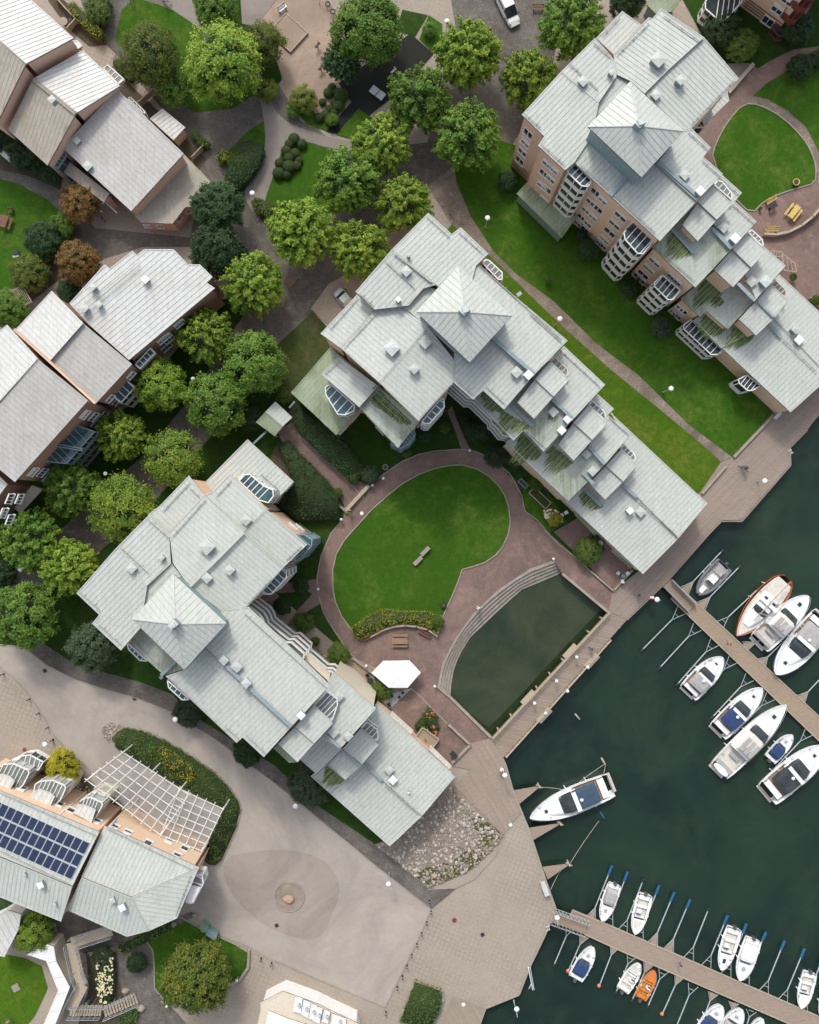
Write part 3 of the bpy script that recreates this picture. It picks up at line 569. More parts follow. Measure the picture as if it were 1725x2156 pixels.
    def wins(s, t, ps, **kw):
        for p in ps: s.win(t, p, **kw)
    def bay(s, t, foot, zt, zb=0.0, floors=4, fr='white', glass='glass', gr='glass', rise=0.0, bars=4, wg='glass'):
        f = PP(t, foot, zt); f = [Vector((v.x, v.y, 0)) for v in f]
        if area(f) < 0: f = f[::-1]
        ord_ = f; n = len(f); fh = (zt - zb) / floors; k = MB(); gl = MB(); gls = []; ins_ = inset(f, .08)
        for j in range(floors):
            z0 = zb + j * fh; k.prism([v + Vector((0, 0, z0)) for v in f], [v + Vector((0, 0, z0 + fh * .36)) for v in f])
            k.prism([v + Vector((0, 0, z0 + fh * .93)) for v in f], [v + Vector((0, 0, z0 + fh - .004)) for v in f])
            gj = MB(); gj.prism([Vector((v.x, v.y, z0 + fh * .37)) for v in ins_], [Vector((v.x, v.y, z0 + fh * .925)) for v in ins_]); gls.append(gj)
            for i in range(n):
                a, b = f[i], f[(i + 1) % n]; m_ = max(1, int((b - a).length / .85))
                for q in range(m_): 
                    c = a.lerp(b, q / m_); k.bar(c + Vector((0, 0, z0 + fh * .35)), c + Vector((0, 0, z0 + fh * .94)), .10)
        gt = inset(f, .05); o = k.build('bay', M[fr], s.t); gl.face([Vector((v.x, v.y, zt + .06)) for v in gt], 0); gl.build('bay_roof_glass', M[gr if gr != 'glass' else glass], o); [gj.build('bay_window', M[wg], o) for gj in gls]
        k = MB(); lg = max(range(n), key=lambda i: (f[(i + 1) % n] - f[i]).length); a, b = f[lg], f[(lg + 1) % n]; d = (b - a); L_ = d.length; d.normalize(); pr = Vector((-d.y, d.x, 0))
        dep = max((v - a).dot(pr) for v in f)
        for i in range(bars + 1):
            c = a + d * (L_ * (.04 + .92 * i / bars)); e = 0.0
            # clip the glazing bar to the footprint
            st_ = 0
            while e < dep and inpoly((c + pr * (e + .1)).x, (c + pr * (e + .1)).y, f): e += .1
            if e > .3: k.bar(c + Vector((0, 0, zt + .09)), c + pr * e + Vector((0, 0, zt + .09)), .10, .08)
        for i in range(n): k.bar(f[i] + Vector((0, 0, zt + .08)), f[(i + 1) % n] + Vector((0, 0, zt + .08)), .14, .10)
        k.build('bay_roof_frame', M[fr], o)
        return o
    def balconies(s, t, poly, levels, depth_dir, depth=1.5, z0=.1, fr='white', zref=4.0):
        base = PP(t, poly, zref); dv = Vector((depth_dir[0], -depth_dir[1], 0)).normalized() * depth
        for lv in levels:
            q = [Vector((v.x, v.y, lv)) for v in base]; k = MB(); n = len(q)
            for i in range(n - 1): k.prism([q[i] - Vector((0, 0, .2)), q[i + 1] - Vector((0, 0, .2)), q[i + 1] + dv - Vector((0, 0, .2)), q[i] + dv - Vector((0, 0, .2))], [q[i], q[i + 1], q[i + 1] + dv, q[i] + dv])
            o = k.build('balcony', M['vent'], s.t); k = MB()
            for i in range(n - 1):
                a, b = q[i], q[i + 1]; k.bar(a + Vector((0, 0, 1.05)), b + Vector((0, 0, 1.05)), .16, .1); k.bar(a + Vector((0, 0, .5)), b + Vector((0, 0, .5)), .05, .75)
            k.build('railing', M[fr], o)
    def moss(s, t, a, b, dr, length, n=None, pl=None, dz=.012):
        # algae runs that start below an overhang and trail down the sheet
        A, B = s.up(t, a, dz, pl), s.up(t, b, dz, pl); c, u = (pl or s.last)[:2]; d = Vector((dr[0], -dr[1], 0)).normalized(); L_ = (B - A).length; n = n or int(L_ / .045); rr = random.Random(int(a[0] * 7 + b[1])); ks = (MB(), MB()); e = (B - A).normalized()
        for i in range(n):
            f = (i + rr.random()) / n; env = .35 + .65 * math.sin(math.pi * min(1, max(0, f))) ; l_ = length * env * (.35 + .65 * rr.random() ** 1.3); wd = rr.uniform(.10, .34); p = A.lerp(B, f) + d * rr.uniform(0, .15 * length) * rr.random(); j = rr.random() < .55
            pts = [p - e * wd / 2, p + e * wd / 2, p + d * l_ * .6 + e * wd * .4, p + d * l_, p + d * l_ * .6 - e * wd * .4]; off = dz + .003 + .00012 * i; pts = [Vector((q.x, q.y, c + u.x * q.x + u.y * q.y + off)) for q in pts]
            if (pts[1] - pts[0]).cross(pts[3] - pts[0]).z < 0: pts = pts[::-1]
            ks[0 if j else 1].face(pts)
        tag(ks[0].build('algae_runs', M['moss'], s.t), kind='stuff'); tag(ks[1].build('algae_runs', M['moss2'], s.t), kind='stuff')
# ---------------------------------------------------------------- central building
TL['cb'] = S(1780, 1500, 1); TL['cb'] = (TL['cb'][0], TL['cb'][1], 300 / 980 / 1.8997)
c = Bld('apartment_building', 'central stepped grey roofed apartment block between the oval lawn and narrow sunny lawn', wall='brick_orange')
c.roof('11', [(735, -5), (962, -233), (1110, -100), (1165, -143), (1340, 24), (1262, 100), (1200, 330), (1000, 215)], 15.9, (-1, 1), .06)
c.guard('11', (950, -215), (1100, -80)); c.guard('11', (1155, -115), (1305, 20)); c.line('roof_walkway', '11', (742, 6), (985, 200), .3, .3, .05, 'seam')
c.vent('11', (838, 45), .35, .8)
c.roof('11', [(1262, 85), (1837, 569), (1625, 784), (1385, 560), (1000, 215), (1150, 60)], 15.2, (-1, 1), .10)
c.guard('11', (1285, 95), (1800, 560)); c.guard('z1', (630, 10), (1000, 340)); c.line('roof_walkway', 'z1', (205, 290), (690, 710), .25, .45, .08, 'walk', 4)
c.roof('11', [(505, 262), (735, -5), (1005, 220), (930, 245), (840, 350), (625, 375)], 15.4, (1, -1), .06)
c.guard('11', (530, 270), (620, 350)); c.vent('11', (825, 140), 1.0, .5); c.vent('11', (775, 322), .55, .9, cap='white'); c.guard('11', (690, 65), (880, 240))
c.roof('11', [(285, 525), (515, 280), (630, 375), (408, 614)], 13.4, (1, .6), .08, (1, .82)); c.guard('11', (345, 495), (520, 300))
c.roof('11', [(408, 612), (628, 378), (828, 350), (900, 400), (965, 482), (655, 832)], 14.6, (1, 1), .10, (1, .88)); c.guard('11', (435, 610), (640, 390)); c.vent('11', (735, 620), 1.5, .8, cap='vent')
c.roof('11', [(903, 1075), (1118, 838), (1125, 690), (965, 483), (655, 832)], 14.7, (-1, -1), .08, (1, .85)); c.vent('11', (875, 750), 1.0, .8); c.vent('11', (942, 583), 1.2, .5); c.guard('11', (905, 1055), (1105, 840))
c.roof('11', [(825, 360), (930, 240), (1000, 300), (960, 480)], 13.8, (1, 1), .05, (1, -1))
c.line('roof_walkway', '11', (660, 815), (960, 490), .55, .5, .10, 'roof', 0)
c.roof('11', [(290, 780), (400, 670), (650, 852), (530, 988)], 10.6, (1, 1), .08, (1, .82)); c.guard('11', (312, 775), (410, 690)); c.vent('11', (610, 850), .7, .5)
c.roof('11', [(100, 895), (345, 612), (520, 745), (640, 860), (520, 1015), (385, 1163)], 5.6, (1, -1), .08, (1, -1.1), 'roof_green', guard=None)
c.roof('11', [(773, 1243), (530, 988), (650, 852), (905, 1078)], 9.8, (-1, -.6), .07, (1, .9), 'roof_moss', sp=.6); c.guard('11', (785, 1215), (880, 1110)); c.moss('11', (655, 880), (590, 940), (1, .92), 7.0, 26); c.moss('11', (660, 890), (860, 1080), (-.6, 1), 1.8)
c.roof('11', [(790, 345), (900, 200), (1200, 330), (1390, 560), (1130, 645), (960, 485)], 15.05, (1, -1), .01)
c.pyramid('11', [(887, 388), (1147, 100), (1488, 412), (1222, 705)], (1188, 388), 18.6, 21.2, 13.6)
c.roof('11', [(1243, 940), (1307, 883), (1437, 1003), (1625, 784), (1385, 560), (1125, 640), (1118, 830)], 14.7, (1, -1), .07, ins=1.6)
c.guard('11', (1135, 810), (1240, 905)); c.guard('z1', (130, 850), (350, 1050)); c.vent('11', (1513, 772), 1.05, .6); c.vent('11', (1585, 790), .9, .8, cap='white')
c.roof('z1', [(1025, 385), (1500, 830), (1112, 1250), (620, 720), (870, 540)], 12.1, (-1, 1), .09); c.guard('z1', (985, 430), (1440, 850)); c.line('roof_walkway', 'z1', (890, 1000), (1120, 1210), .25, .4, .08, 'walk', 3)
c.roof('z1', [(445, 1478), (560, 1355), (790, 1602), (1112, 1250), (660, 770), (90, 890), (-20, 1000)], 11.7, (1, -1), .06, mat='roof_moss', ins=1.4); c.moss('z1', (100, 905), (335, 1110), (-1, 1), 2.0); c.moss('z1', (330, 1130), (640, 1310), (-1, 1), 3.2); c.moss('z1', (860, 1180), (900, 1210), (-1, 1), .8); c.guard('z1', (20, 1000), (460, 1415)); c.guard('z1', (590, 1350), (820, 1560))
c.line('roof_walkway', 'z1', (400, 1050), (665, 1300), .3, .5, .08, 'walk', 3)
c.vent('z1', (893, 1150), .95, .55); c.vent('z1', (1055, 1232), .85, .7, cap='white'); c.vent('z1', (987, 1362), .85, .7, cap='white')
c.roof('z1', [(868, 560), (1088, 772), (905, 970), (690, 768)], 14.3, (-1, 1), .10); c.roof('z1', [(680, 1225), (905, 970), (690, 768), (487, 1035)], 14.1, (1, -1), .07)
c.line('roof_walkway', 'z1', (705, 765), (900, 955), .2, .12, .05, 'seam')
c.roof('z1', [(1410, 935), (1602, 1108), (1530, 1180), (1795, 1400), (1495, 1750), (1112, 1250)], 8.6, (-1, 1), .08); c.guard('z2', (400, 55), (625, 260)); c.line('roof_walkway', 'z2', (155, 385), (345, 592), .25, .45, .08, 'walk', 2)
c.roof('D', [(1196.5, 1056), (1274, 978), (1203, 906), (1140, 870), (1064, 931)], 8.2, (1, -1), .06, mat='roof_moss'); c.moss('z1', (560, 1400), (780, 1610), (-1, 1), 4.2); c.moss('z1', (900, 1530), (1130, 1715), (-1, 1), 4.0); c.vent('z2', (127, 485), .95, .5); c.vent('z2', (195, 675), 1.0, .5); c.line('roof_walkway', 'z2', (85, 690), (215, 820), .3, .4, .08, 'walk', 2)
c.roof('z1', [(1305, 1065), (1528, 1272), (1350, 1468), (1130, 1268)], 11.0, (-1, 1), .10); c.roof('z1', [(1135, 1705), (1350, 1468), (1130, 1268), (958, 1520)], 10.8, (1, -1), .07)
c.line('roof_walkway', 'z1', (1140, 1270), (1340, 1455), .2, .12, .05, 'seam')
c.roof('z2', [(415, 5), (1525, 1045), (1190, 1448), (345, 600), (560, 300)], 4.9, (-1, 1), .07); c.line('roof_walkway', 'z2', (545, 825), (710, 970), .25, .45, .08, 'walk', 2); c.guard('z2', (700, 970), (1185, 1425))
c.roof('D', [(1354, 1209.3), (1428.6, 1134), (1274, 978), (1240, 960), (1180, 1046)], 4.6, (1, -1), .07, mat='roof'); c.line('roof_walkway', 'z2', (95, 865), (310, 1075), .3, .5, .08, 'walk', 3)
c.moss('z2', (110, 900), (320, 1070), (-1, 1), 2.4)
c.vent('z2', (615, 1130), .8, .9, cap='white'); c.vent('z2', (745, 1143), 1.05, .5)
c.roof('z2', [(530, 420), (722, 598), (555, 797), (355, 612)], 7.3, (-1, 1), .10); c.roof('z2', [(345, 1005), (555, 797), (355, 612), (165, 815)], 7.1, (1, -1), .07)
c.bay('11', [(320, 905), (318, 860), (350, 842), (500, 975), (495, 1010), (440, 1035), (395, 1030)], 8.6, 5.5, 1, glass='glass_teal')
c.bay('11', [(920, 1078), (940, 1090), (970, 1088), (1062, 985), (1060, 935), (1040, 935)], 13.2, 4, 3, glass='glass_teal')
c.bay('11', [(1300, 80), (1322, 60), (1345, 68), (1425, 142), (1425, 185), (1400, 185)], 12.8, 0, 4, glass='glass_pale')
c.bay('z1', [(868, 560), (915, 512), (1062, 650), (1066, 720), (1040, 735)], 13.2, 12, 1, fr='cream', glass='glass_pale')
c.bay('z1', [(1308, 1060), (1345, 1015), (1485, 1140), (1500, 1200), (1485, 1230)], 10.0, 8.8, 1, glass='glass_pale')
c.bay('z2', [(520, 410), (560, 365), (685, 480), (692, 545), (670, 560)], 6.6, 5.2, 1, glass='glass_pale')
c.balconies('cb', [(45, 225), (250, 410), (320, 410), (340, 430)], (3, 5.8, 8.6, 11.4), (1, -1), 1.5)
c.balconies('cb', [(340, 430), (555, 640), (565, 700), (600, 715), (700, 840), (795, 855)], (3, 5.8, 8.6), (1, -1), 1.4)
c.roof('D', [(752, 858), (842, 945), (838, 935), (790, 880)], 2.9, None or (1, -1), .01, None, 'roof_green', walls=False) if False else None
c.facade('11', (385, 1163), (515, 1015), 5.6, .3); c.wins('11', [(425, 1125), (498, 1050)], wd=1.4, ht=1.2)
c.facade('11', (530, 988), (773, 1243), 9.8, .3); c.wins('11', [(672, 1165)], wd=1.6, ht=1.5)
c.bay('11', [(725, 1215), (790, 1245), (840, 1215), (880, 1160), (875, 1130), (800, 1180)], 8.8, 0, 3, glass='glass_teal', fr='teal')
c.facade('z2', (0, 1120), (640, 1725), 4.6, .3); c.wins('z2', [(180, 1325), (520, 1670)], wd=2.2, ht=1.4, leaves=3)
for q in ([(0, 1135), (0, 1180), (225, 1410), (255, 1385)], [(415, 1590), (640, 1800), (670, 1775), (430, 1565)]): c.roof('z2', q, 2.7, (1, -1), .03, (1, -1), 'roof_green', walls=False, name='porch_roof')
c.line('roof_ladder', '11', (1545, 265), (1520, 285), .6, .5, .06, 'steel')
c.finish()
# ---------------------------------------------------------------- north-east building
n_ = Bld('apartment_building', 'apartment block at upper right with salmon brick face and stacked white glazed bays', wall='brick_orange')
n_.roof('20', [(490, 68), (610, 155), (435, 345), (325, 240)], 13.4, (-1, 1), .05, (-1, 1.04)); n_.guard('20', (475, 105), (365, 225))
n_.roof('20', [(435, 345), (655, 108), (680, 115), (735, 52), (1005, 235), (780, 440), (630, 590), (540, 510), (455, 470)], 15.2, (1, 1), .07, (1, .78)); n_.guard('20', (750, 95), (980, 260)); n_.guard('20', (660, 140), (460, 340))
n_.vent('20', (705, 395), 1.5, .9); n_.vent('20', (413, 475), .6, .8)
n_.roof('20', [(105, 450), (320, 237), (440, 375), (455, 480), (340, 650)], 15.6, (-1, 1), .05); n_.guard('20', (310, 265), (420, 360)); n_.guard('20', (160, 395), (340, 560)); n_.vent('20', (240, 522), 1.0, .5)
n_.roof('20', [(-141, 720), (105, 450), (345, 640), (300, 860), (190, 1022), (130, 1070), (-39, 915), (-1, 857)], 15.2, (1, -1), .05, wm='brick_pink'); n_.guard('20', (-120, 715), (-20, 800)); n_.guard('20', (-15, 905), (130, 1030))
n_.roof('20', [(780, 440), (1005, 235), (1222, 492), (925, 805), (875, 822), (630, 590)], 15.3, (-1, -1), .07, (1, .93)); n_.guard('20', (1200, 490), (930, 770)); n_.vent('20', (842, 525), .95, .9); n_.vent('20', (695, 605), 1.0, .4)
n_.roof('20', [(1148, 570), (1162, 632), (1000, 790), (985, 735)], 6.5, (-1, -1), .05, (1, .9), walls=False, name='porch_roof')
n_.bay('20', [(930, 800), (985, 735), (1030, 770), (1000, 800)], 5.9, 0, 2)
n_.roof('20', [(280, 640), (430, 380), (545, 505), (640, 600), (880, 822), (700, 1035), (560, 1055), (300, 855)], 15.0, (1, -1), .01)
n_.pyramid('20', [(275, 795), (540, 510), (878, 823), (610, 1112)], (593, 790), 18.9, 21.6, 13.8)
n_.roof('20', [(190, 1022), (300, 850), (560, 1050), (700, 1030), (955, 1265), (725, 1515)], 15.0, (1, -1), .06, wm='brick_orange'); n_.guard('20', (225, 1030), (410, 1190)); n_.guard('20', (440, 1220), (700, 1460)); n_.line('roof_walkway', '20', (530, 1090), (415, 1225), .3, .45, .08, 'walk', 3)
n_.roof('20', [(925, 805), (1045, 925), (1000, 985), (1122, 1090), (955, 1262), (700, 1030), (875, 822)], 15.2, (-1, 1), .08); n_.guard('z3', (735, 80), (960, 280)); n_.guard('z3', (890, 400), (1100, 590)); n_.line('roof_walkway', 'z3', (385, 425), (820, 800), .25, .45, .08, 'walk', 4); n_.vent('z3', (680, 590), 1.0, .4); n_.vent('z3', (840, 790), .9, .9, cap='white')
n_.roof('z3', [(1120, 575), (1348, 780), (1265, 880), (1517, 1110), (1225, 1430), (835, 885), (1020, 690)], 12.0, (-1, 1), .08, wm='cream'); n_.guard('z3', (1090, 600), (1320, 800)); n_.guard('z3', (1240, 910), (1490, 1130)); n_.line('roof_walkway', 'z3', (1000, 1180), (1225, 1420), .25, .45, .08, 'walk', 3)
n_.vent('z3', (1120, 1190), 1.1, .5); n_.vent('z3', (1240, 1330), 1.0, .9, cap='white')
n_.roof('z3', [(310, 1402), (809, 1872), (1225, 1430), (1000, 1180), (835, 885), (540, 1210)], 11.9, (1, -1), .05, mat='roof_moss', wm='brick_orange'); n_.moss('z3', (560, 1230), (790, 1460), (-1, 1), 3.4); n_.guard('z3', (350, 1390), (800, 1790)); n_.line('roof_walkway', 'z3', (540, 1190), (795, 1470), .3, .5, .08, 'walk', 3)
n_.roof('z3', [(1015, 690), (1240, 905), (1055, 1092), (835, 885)], 14.2, (-1, 1), .10); n_.roof('z3', [(835, 1340), (1055, 1095), (838, 890), (658, 1150)], 14.0, (1, -1), .07)
n_.bay('z3', [(1020, 685), (1060, 640), (1120, 660), (1225, 790), (1225, 865)], 13.0, 12, 1, glass='glass_pale')
n_.roof('z4', [(940, 80), (1080, 235), (1342, 468), (1000, 855), (725, 290)], 9.0, (-1, 1), .08); n_.vent('z4', (930, 660), 1.1, .5); n_.vent('z4', (1080, 670), 1.2, .9, cap='vent')
n_.roof('z4', [(130, 845), (350, 1055), (430, 990), (670, 1200), (1000, 860), (800, 660), (600, 720), (430, 590)], 6.6, (1, -1), .05, mat='roof_moss', wm='brick_orange'); n_.moss('z4', (430, 620), (620, 780), (-1, 1), 5.0); n_.moss('z4', (560, 800), (640, 880), (-1, 1), 2.0)
n_.roof('z4', [(900, 90), (1120, 295), (942, 492), (725, 282)], 11.2, (-1, 1), .10); n_.roof('z4', [(732, 718), (942, 492), (722, 285), (512, 515)], 11.0, (1, -1), .07, wm='brick_orange')
n_.line('roof_walkway', 'z4', (790, 670), (990, 870), .25, .45, .08, 'walk', 3)
n_.roof('D', [(1640.8, 577.2), (1812, 736), (1747, 794.7), (1592, 632)], 4.9, (-1, 1), .07); n_.vent('z4', (1420, 1215), .9, .9); n_.vent('z4', (1475, 1330), 1.0, .5, cap='white')
n_.roof('D', [(1458.6, 675.2), (1664.6, 868.8), (1747, 794.7), (1592, 632), (1487, 652)], 4.7, (1, -1), .06, mat='roof', wm='brick_orange')
n_.roof('z4', [(275, 1095), (600, 1420), (930, 1250), (790, 1090), (430, 990)], 4.85, (1, -1), .05, mat='roof_moss', walls=False); n_.moss('z4', (430, 1010), (650, 1195), (-1, 1), 3.6); n_.moss('z4', (790, 1110), (985, 1280), (-1, 1), 4.2); n_.line('roof_walkway', 'z4', (1150, 1135), (1290, 1290), .25, .45, .08, 'walk', 2); n_.guard('z4', (1300, 1300), (1700, 1690))
n_.roof('z4', [(1170, 680), (1370, 868), (1215, 1065), (1010, 862)], 8.0, (-1, 1), .10); n_.roof('z4', [(998, 1275), (1215, 1065), (1010, 862), (800, 1085)], 7.8, (1, -1), .07)
n_.line('roof_walkway', 'z4', (1020, 870), (1205, 1055), .25, .4, .08, 'walk', 2)
n_.bay('z4', [(910, 85), (940, 55), (1065, 165), (1080, 235), (1060, 240)], 9.2, 6, 1, glass='glass_pale')
n_.bay('z4', [(1170, 685), (1210, 630), (1335, 745), (1345, 820), (1320, 830)], 6.6, 5, 1, fr='cream', glass='glass_pale')
# the brick face toward the lawn
n_.facade('20', (-141, 720), (-1, 857), 15.2, .3); n_.wins('10', [(1590, 835), (1573, 890), (1555, 950), (1538, 1005)], wd=1.5, ht=1.5)
n_.facade('20', (-39, 915), (130, 1070), 15.2, .3); n_.wins('20', [(20, 1025), (62, 1060), (0, 1085), (42, 1120), (-15, 1160), (20, 1185), (-45, 1225), (0, 1250)], wd=1.5, ht=1.4)
n_.facade('20', (190, 1022), (725, 1515), 15.0, .3); n_.wins('20', [(325, 1205), (370, 1250), (295, 1265), (340, 1310), (265, 1315), (308, 1355), (235, 1362), (275, 1400), (210, 1405), (250, 1448)], wd=1.5, ht=1.4)
n_.wins('20', [(482, 1355), (445, 1405), (412, 1455), (382, 1500)], wd=1.9, ht=1.4)
n_.wins('20', [(340, 1525), (370, 1550)], wd=1.0, ht=1.2)
n_.facade('z3', (310, 1402), (809, 1872), 11.9, .3); n_.wins('20', [(697, 1640), (660, 1682), (622, 1720)], wd=1.9, ht=1.4); n_.wins('21', [(800, 165), (838, 198), (578, 172), (605, 198)], wd=1.3, ht=1.4)
n_.facade('z4', (130, 845), (350, 1055), 6.6, .3); n_.wins('z4', [(130, 950), (170, 988), (45, 1000), (100, 1052)], wd=1.2, ht=1.4)
n_.facade('z4', (270, 1090), (1395, 2130), 4.7, .3); n_.wins('21', [(1150, 705), (1190, 742), (1380, 928), (1422, 962)], wd=1.6, ht=1.5)
n_.bay('20', [(190, 1026), (148, 1062), (150, 1085), (235, 1168), (275, 1170), (300, 1135)], 14.2, 2.8, 5)
n_.bay('20', [(558, 1382), (500, 1460), (505, 1500), (585, 1590), (620, 1592), (690, 1500)], 13.0, .3, 5)
n_.bay('21', [(740, 158), (692, 205), (690, 228), (775, 312), (805, 312), (855, 255)], 9.0, .3, 4)
n_.bay('z4', [(250, 1090), (165, 1150), (165, 1195), (480, 1490), (550, 1490), (620, 1450)], 3.9, .3, 2, bars=7)
n_.bay('21', [(1270, 785), (1218, 812), (1222, 835), (1275, 882), (1305, 880), (1355, 852)], 3.8, .3, 1)
n_.roof('D', [(1087.5, 407.8), (1109.4, 384), (1214.8, 456.5), (1183, 501.8)], 2.9, (1, -1), .04, (1, -1), 'roof_green', name='annex_roof', wm='teal')
# dark brick bands at the foot of the face
for (t_, a_, b_, z_, zz) in (('20', (-141, 720), (-1, 857), 15.2, (.7, 1.3, 1.9, 2.5)), ('20', (190, 1022), (725, 1515), 15.0, (.7, 1.3)), ('z3', (310, 1402), (809, 1872), 11.9, (.7, 1.3)), ('z4', (270, 1090), (1395, 2130), 4.7, (.7, 1.2, 1.7))):
    n_.facade(t_, a_, b_, z_, .3); A_, d_, nr = n_.fa; L_ = (P(t_, b_, z_) - P(t_, a_, z_)); L_.z = 0; k = MB()
    for z1 in zz: k.bar(Vector((A_.x, A_.y, z1)) + nr * .012 + d_ * .4, Vector((A_.x, A_.y, z1)) + nr * .012 + d_ * (L_.length - .4), .03, .28)
    k.build('brick_band', M['brick_band'], n_.t)
n_.finish()
# ---------------------------------------------------------------- south-west building
w_ = Bld('apartment_building', 'stepped grey roofed apartment block between the pink road and the white tent', wall='brick_orange')
w_.roof('z7', [(415, 570), (840, 140), (1297, 560), (1075, 790), (640, 640), (500, 665)], 5.4, (-1, 1), .05); w_.guard('z7', (970, 480), (1150, 640))
w_.facade('z7', (1297, 560), (1075, 790), 5.4, .3); w_.wins('z7', [(1250, 620), (1165, 735)], wd=1.3, ht=1.2)
w_.roof('z7', [(-30, 800), (262, 497), (412, 690), (65, 1060), (-140, 880)], 13.6, (1, 1), .05, (1, .9)); w_.guard('z7', (270, 560), (0, 850)); w_.guard('z7', (265, 620), (370, 720))
w_.roof('02', [(1060, 204), (1280, -35), (1531, 201), (1190, 545), (1085, 395), (1070, 260)], 15.0, (1, 1), .07, (1, .86)); w_.guard('02', (1075, 235), (1290, -5)); w_.vent('z7', (452, 1195), 1.5, .8); w_.vent('02', (1025, 360), .6, .7)
w_.roof('02', [(1334, -54), (1442, -166), (1671, 58), (1531, 205), (1275, -30)], 14.0, (1, 1), .07, (1, .86)); w_.guard('z7', (675, 545), (530, 700)); w_.vent('z7', (833, 935), 1.05, .5)
w_.roof('02', [(1929, 280), (1779, 424), (1533, 205), (1671, 58)], 14.0, (-1, -1), .07, (1, .86)); w_.guard('z7', (1370, 1190), (1215, 1330))
w_.roof('02', [(1555, 668), (1779, 424), (1533, 205), (1190, 545), (1395, 700)], 14.9, (-1, -1), .07, (1, .86)); w_.guard('02', (1700, 490), (1550, 650)); w_.vent('02', (1450, 435), .95, .8); w_.vent('02', (1305, 487), 1.0, .5)
w_.line('roof_walkway', '02', (1192, 540), (1530, 200), .5, .4, .1, 'roof', 0)
w_.roof('02', [(745, 285), (938, 90), (1062, 205), (1075, 400), (915, 548)], 15.3, (-1, 1), .05); w_.guard('02', (925, 120), (1055, 235)); w_.guard('02', (755, 295), (930, 460)); w_.vent('02', (835, 425), 1.0, .5)
w_.roof('02', [(480, 585), (690, 345), (745, 285), (925, 545), (885, 800), (760, 945), (578, 775), (622, 720)], 15.0, (1, -1), .05); w_.guard('02', (490, 570), (625, 690)); w_.guard('02', (610, 775), (760, 910))
w_.roof('02', [(1030, 1100), (1160, 1060), (900, 800), (800, 892)], 12.2, (1, -1), .05, mat='roof_moss'); w_.guard('02', (830, 880), (1020, 1065)); w_.line('roof_walkway', '02', (1105, 1010), (1010, 1100), .4, .4, .08, 'walk', 2)
w_.roof('02', [(905, 540), (1075, 395), (1195, 545), (1400, 700), (1300, 930), (1165, 1060), (895, 800)], 14.9, (1, -1), .01)
w_.pyramid('02', [(827, 748), (1090, 465), (1423, 773), (1157, 1065)], (1097, 778), 18.6, 21.3, 13.6)
w_.roof('02', [(1560, 670), (2072, 1161), (1834, 1418), (1290, 925), (1395, 690)], 15.1, (-1, 1), .08, ins=2.5); w_.guard('z5', (215, 0), (1185, 880)); w_.line('roof_walkway', 'z5', (0, 600), (765, 1310), .25, .45, .08, 'walk', 8)
w_.vent('z5', (150, 612), 1.05, .6); w_.vent('z5', (258, 800), .95, .7); w_.vent('02', (1412, 1000), .9, .6); w_.vent('z5', (885, 1165), .8, .8, cap='white')
w_.roof('02', [(1040, 1105), (1485, 1524), (1523, 1490), (1656, 1614), (1834, 1418), (1290, 925), (1170, 1060)], 14.7, (1, -1), .06); w_.guard('z5', (0, 1310), (150, 1450)); w_.guard('z5', (240, 1410), (470, 1620)); w_.guard('02', (1060, 1120), (1440, 1480))
w_.roof('z5', [(1245, 672), (1741, 1102), (1340, 1555), (775, 1310), (1040, 1060), (1190, 790)], 12.0, (-1, 1), .07, wm='cream'); w_.vent('z5', (1315, 950), 1.0, .6); w_.vent('z5', (1255, 1365), 1.05, .5); w_.vent('z5', (1420, 1405), .95, .6); w_.line('roof_walkway', 'z5', (1140, 1395), (1330, 1555), .25, .4, .08, 'walk', 2)
w_.roof('z5', [(738, 1728), (835, 1722), (800, 1480), (610, 1510), (560, 1563)], 11.6, (1, -1), .05, mat='roof_green')
w_.roof('z5', [(1025, 1065), (1245, 1272), (1027, 1510), (805, 1315)], 14.1, (-1, 1), .10); w_.roof('z5', [(835, 1722), (1027, 1510), (803, 1315), (610, 1510)], 13.9, (1, -1), .07)
w_.roof('D', [(634, 1601), (666, 1629), (720.3, 1577), (674, 1530), (610, 1570)], 8.6, (1, -1), .06)
w_.roof('z6', [(705, 215), (735, 183), (1645, 1025), (1262, 1478), (560, 850), (610, 390)], 4.9, (-1, 1), .07); w_.line('roof_walkway', 'z6', (600, 860), (800, 1070), .25, .45, .08, 'walk', 3); w_.guard('z6', (830, 1110), (1220, 1450)); w_.vent('z6', (885, 935), 1.0, .5); w_.vent('z6', (928, 1045), .95, .7, cap='white'); w_.vent('z6', (1108, 1190), .25, .6, cap='white')
w_.roof('z6', [(889, 1829), (1262, 1478), (560, 850), (340, 715), (-20, 1020)], 4.7, (1, -1), .06, mat='roof'); w_.roof('z6', [(15, 1040), (200, 1210), (420, 1060), (190, 860)], 4.82, (1, -1), .05, mat='roof_moss', walls=False); w_.moss('z6', (175, 895), (365, 1060), (-1, 1), 3.0)
w_.roof('z6', [(555, 470), (762, 660), (572, 885), (350, 702)], 7.9, (-1, 1), .10); w_.roof('z6', [(380, 1065), (572, 885), (345, 705), (180, 880)], 7.6, (1, -1), .07); w_.line('roof_walkway', 'z6', (340, 705), (550, 905), .3, .4, .08, 'walk', 3)
w_.bay('z5', [(1025, 1060), (1085, 1000), (1165, 905), (1290, 990), (1295, 1060), (1235, 1230), (1215, 1240)], 13.0, 12, 1, glass='glass_pale', bars=5)
w_.bay('z6', [(560, 465), (620, 390), (745, 480), (755, 580), (725, 612)], 7.2, 5.2, 1, glass='glass_pale')
w_.bay('z7', [(750, 545), (800, 490), (865, 487), (1000, 600), (1090, 640), (1095, 700), (1045, 765), (955, 740)], 10.4, 5.3, 2, glass='glass_teal', bars=5)
